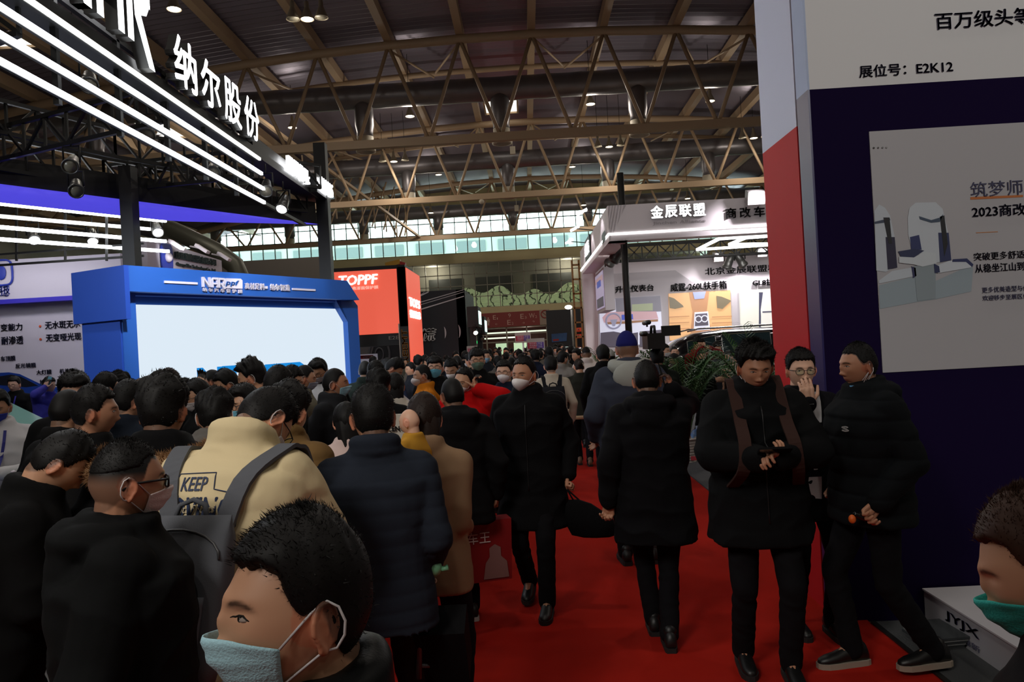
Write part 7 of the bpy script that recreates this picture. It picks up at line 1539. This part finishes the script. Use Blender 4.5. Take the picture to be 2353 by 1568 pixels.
a = H_[1].arms[0][2]+H_[1].arms[0][3]*.1; m = MB(); c = a+Vector((-.13, .0, -.20)); m.loft([[c+Vector((x*k*.17+sh, y*.05*k2, z)) for x, y in ((-1, -.6), (0, -1), (1, -.6), (1, .6), (0, 1), (-1, .6))] for z, k, k2, sh in ((-.12, .5, .7, -.05), (-.10, .9, 1, -.04), (0, .95, 1, 0), (.10, .5, .6, .06), (.13, .2, .4, .09))]); st = MB().tube([a, a+Vector((-.10, -.02, -.10)), c+Vector((-.18, 0, -.08))], .006, 6).tube([a, c+Vector((.09, 0, .12))], .006, 6)
held_parts('shoulder_bag', "soft black bag hanging by its strap from the long-coated man's hand", 'bag', H_, [('bag', m, fabric((10, 10, 12))), ('strap', st, fabric((10, 10, 12)))])
# stroller-like cart with a mint green toy and brown roll, right of the quilted jacket
gq = P(996, 1305, 3.0); ct = thing('stroller', 'folded pushchair frame with brown cushion roll standing beside the quilted jacket', 'stroller', (gq.x, gq.y+.05, .012))
def rel(u, v, y): p = P(u, v, y); return p
part('frame', MB().tube([rel(962, 1560, 3.0), rel(965, 1460, 3.0), rel(985, 1330, 3.05)], .012, 8).tube([rel(1010, 1560, 3.1), rel(1000, 1440, 3.1), rel(990, 1330, 3.05)], .012, 8).tube([rel(962, 1530, 3.0), rel(1012, 1530, 3.1)], .010, 8), mat('frame_grey', S(80, 80, 84), .4, metal=.6), ct)
part('cushion_roll', MB().caps(rel(975, 1450, 3.02), rel(981, 1350, 3.02), .036, .032, 14), mat('cushion_brown', S(130, 92, 66), .7), ct)
part('seat', MB().obox(rel(1020, 1480, 3.1), (.10, 0, 0), (0, .08, .03), (0, -.06, .12)), fabric((10, 10, 12)), ct)
for u in (955, 1020): p = rel(u, 1600, 3.05); part('wheel', MB().tube([Vector((p.x, 3.05+.075*math.cos(a), .095+.075*math.sin(a))) for a in np.linspace(0, 2*math.pi, 20, endpoint=False)], .018, 8, closed=True), mat('tyre_rubber', S(18)), ct)
tp = rel(995, 1306, 3.0); ty = thing('toy', 'mint green round toy with two ear-like wings on top of the pushchair', 'toy', tp); mint = mat('mint_plastic', S(110, 170, 130), .35)
part('ball', MB().ball((0, 0, 0), .036, 20, 14), mint, ty, local=True); part('knob', MB().lathe([(.01, .03), (.009, .044), (0, .048)], n=12), mint, ty, local=True)
for s in (-1, 1): part('ear', MB().tube([(s*.028, 0, -.005), (s*.048, 0, .0-.004*s), (s*.06, 0, .004-.004*s)], [.012, .010, .013], 10), mint, ty, local=True)
part('ring', MB().tube([(.02*math.cos(a)-.01, 0, -.05+.012*math.sin(a)) for a in np.linspace(0, 2*math.pi, 14, endpoint=False)], .004, 6, closed=True), mat('clip_pale', S(190, 170, 150)), ty, local=True)
# white sign board low in the crowd with SCEN lettering
p0 = P(915, 980, 4.3); sb = thing('letter_board', 'cream board with bold black letters among the crowd behind the toddler', 'sign', (p0.x, 4.3, .012)); a, b = P(880, 1005, 4.3), P(925, 952, 4.3)
part('board', MB().box(a.x, b.x+.08, 4.3, 4.33, .3, b.z), mat('board_cream', S(190, 184, 172), .7), sb); part('stand', MB().box(p0.x-.04, p0.x+.04, 4.33, 4.36, 0, 1.0), mat('grey_metal', S(90, 90, 94)), sb)
m = MB(); A = P(884, 993, 4.29); B = P(920, 991, 4.29); B.z = A.z; text_to(m, 'SCENT', A, B+Vector((.02, 0, 0)), A+Vector((0, 0, .03)), .003, .03); part('lettering', m, mat('black_letter', S(16, 14, 20)), sb)
# a blue-white table stand by the coral column
p0 = P(940, 930, 8.4); sb = thing('demo_table', 'small blue table with white edge at the coral column', 'table', (p0.x, 8.4, .012)); part('top', MB().box(p0.x-.12, p0.x+.3, 8.2, 8.7, .98, 1.02), pw, sb); part('body', MB().box(p0.x-.08, p0.x+.26, 8.25, 8.65, 0, .98), mat('table_blue', S(30, 50, 120), .5), sb)
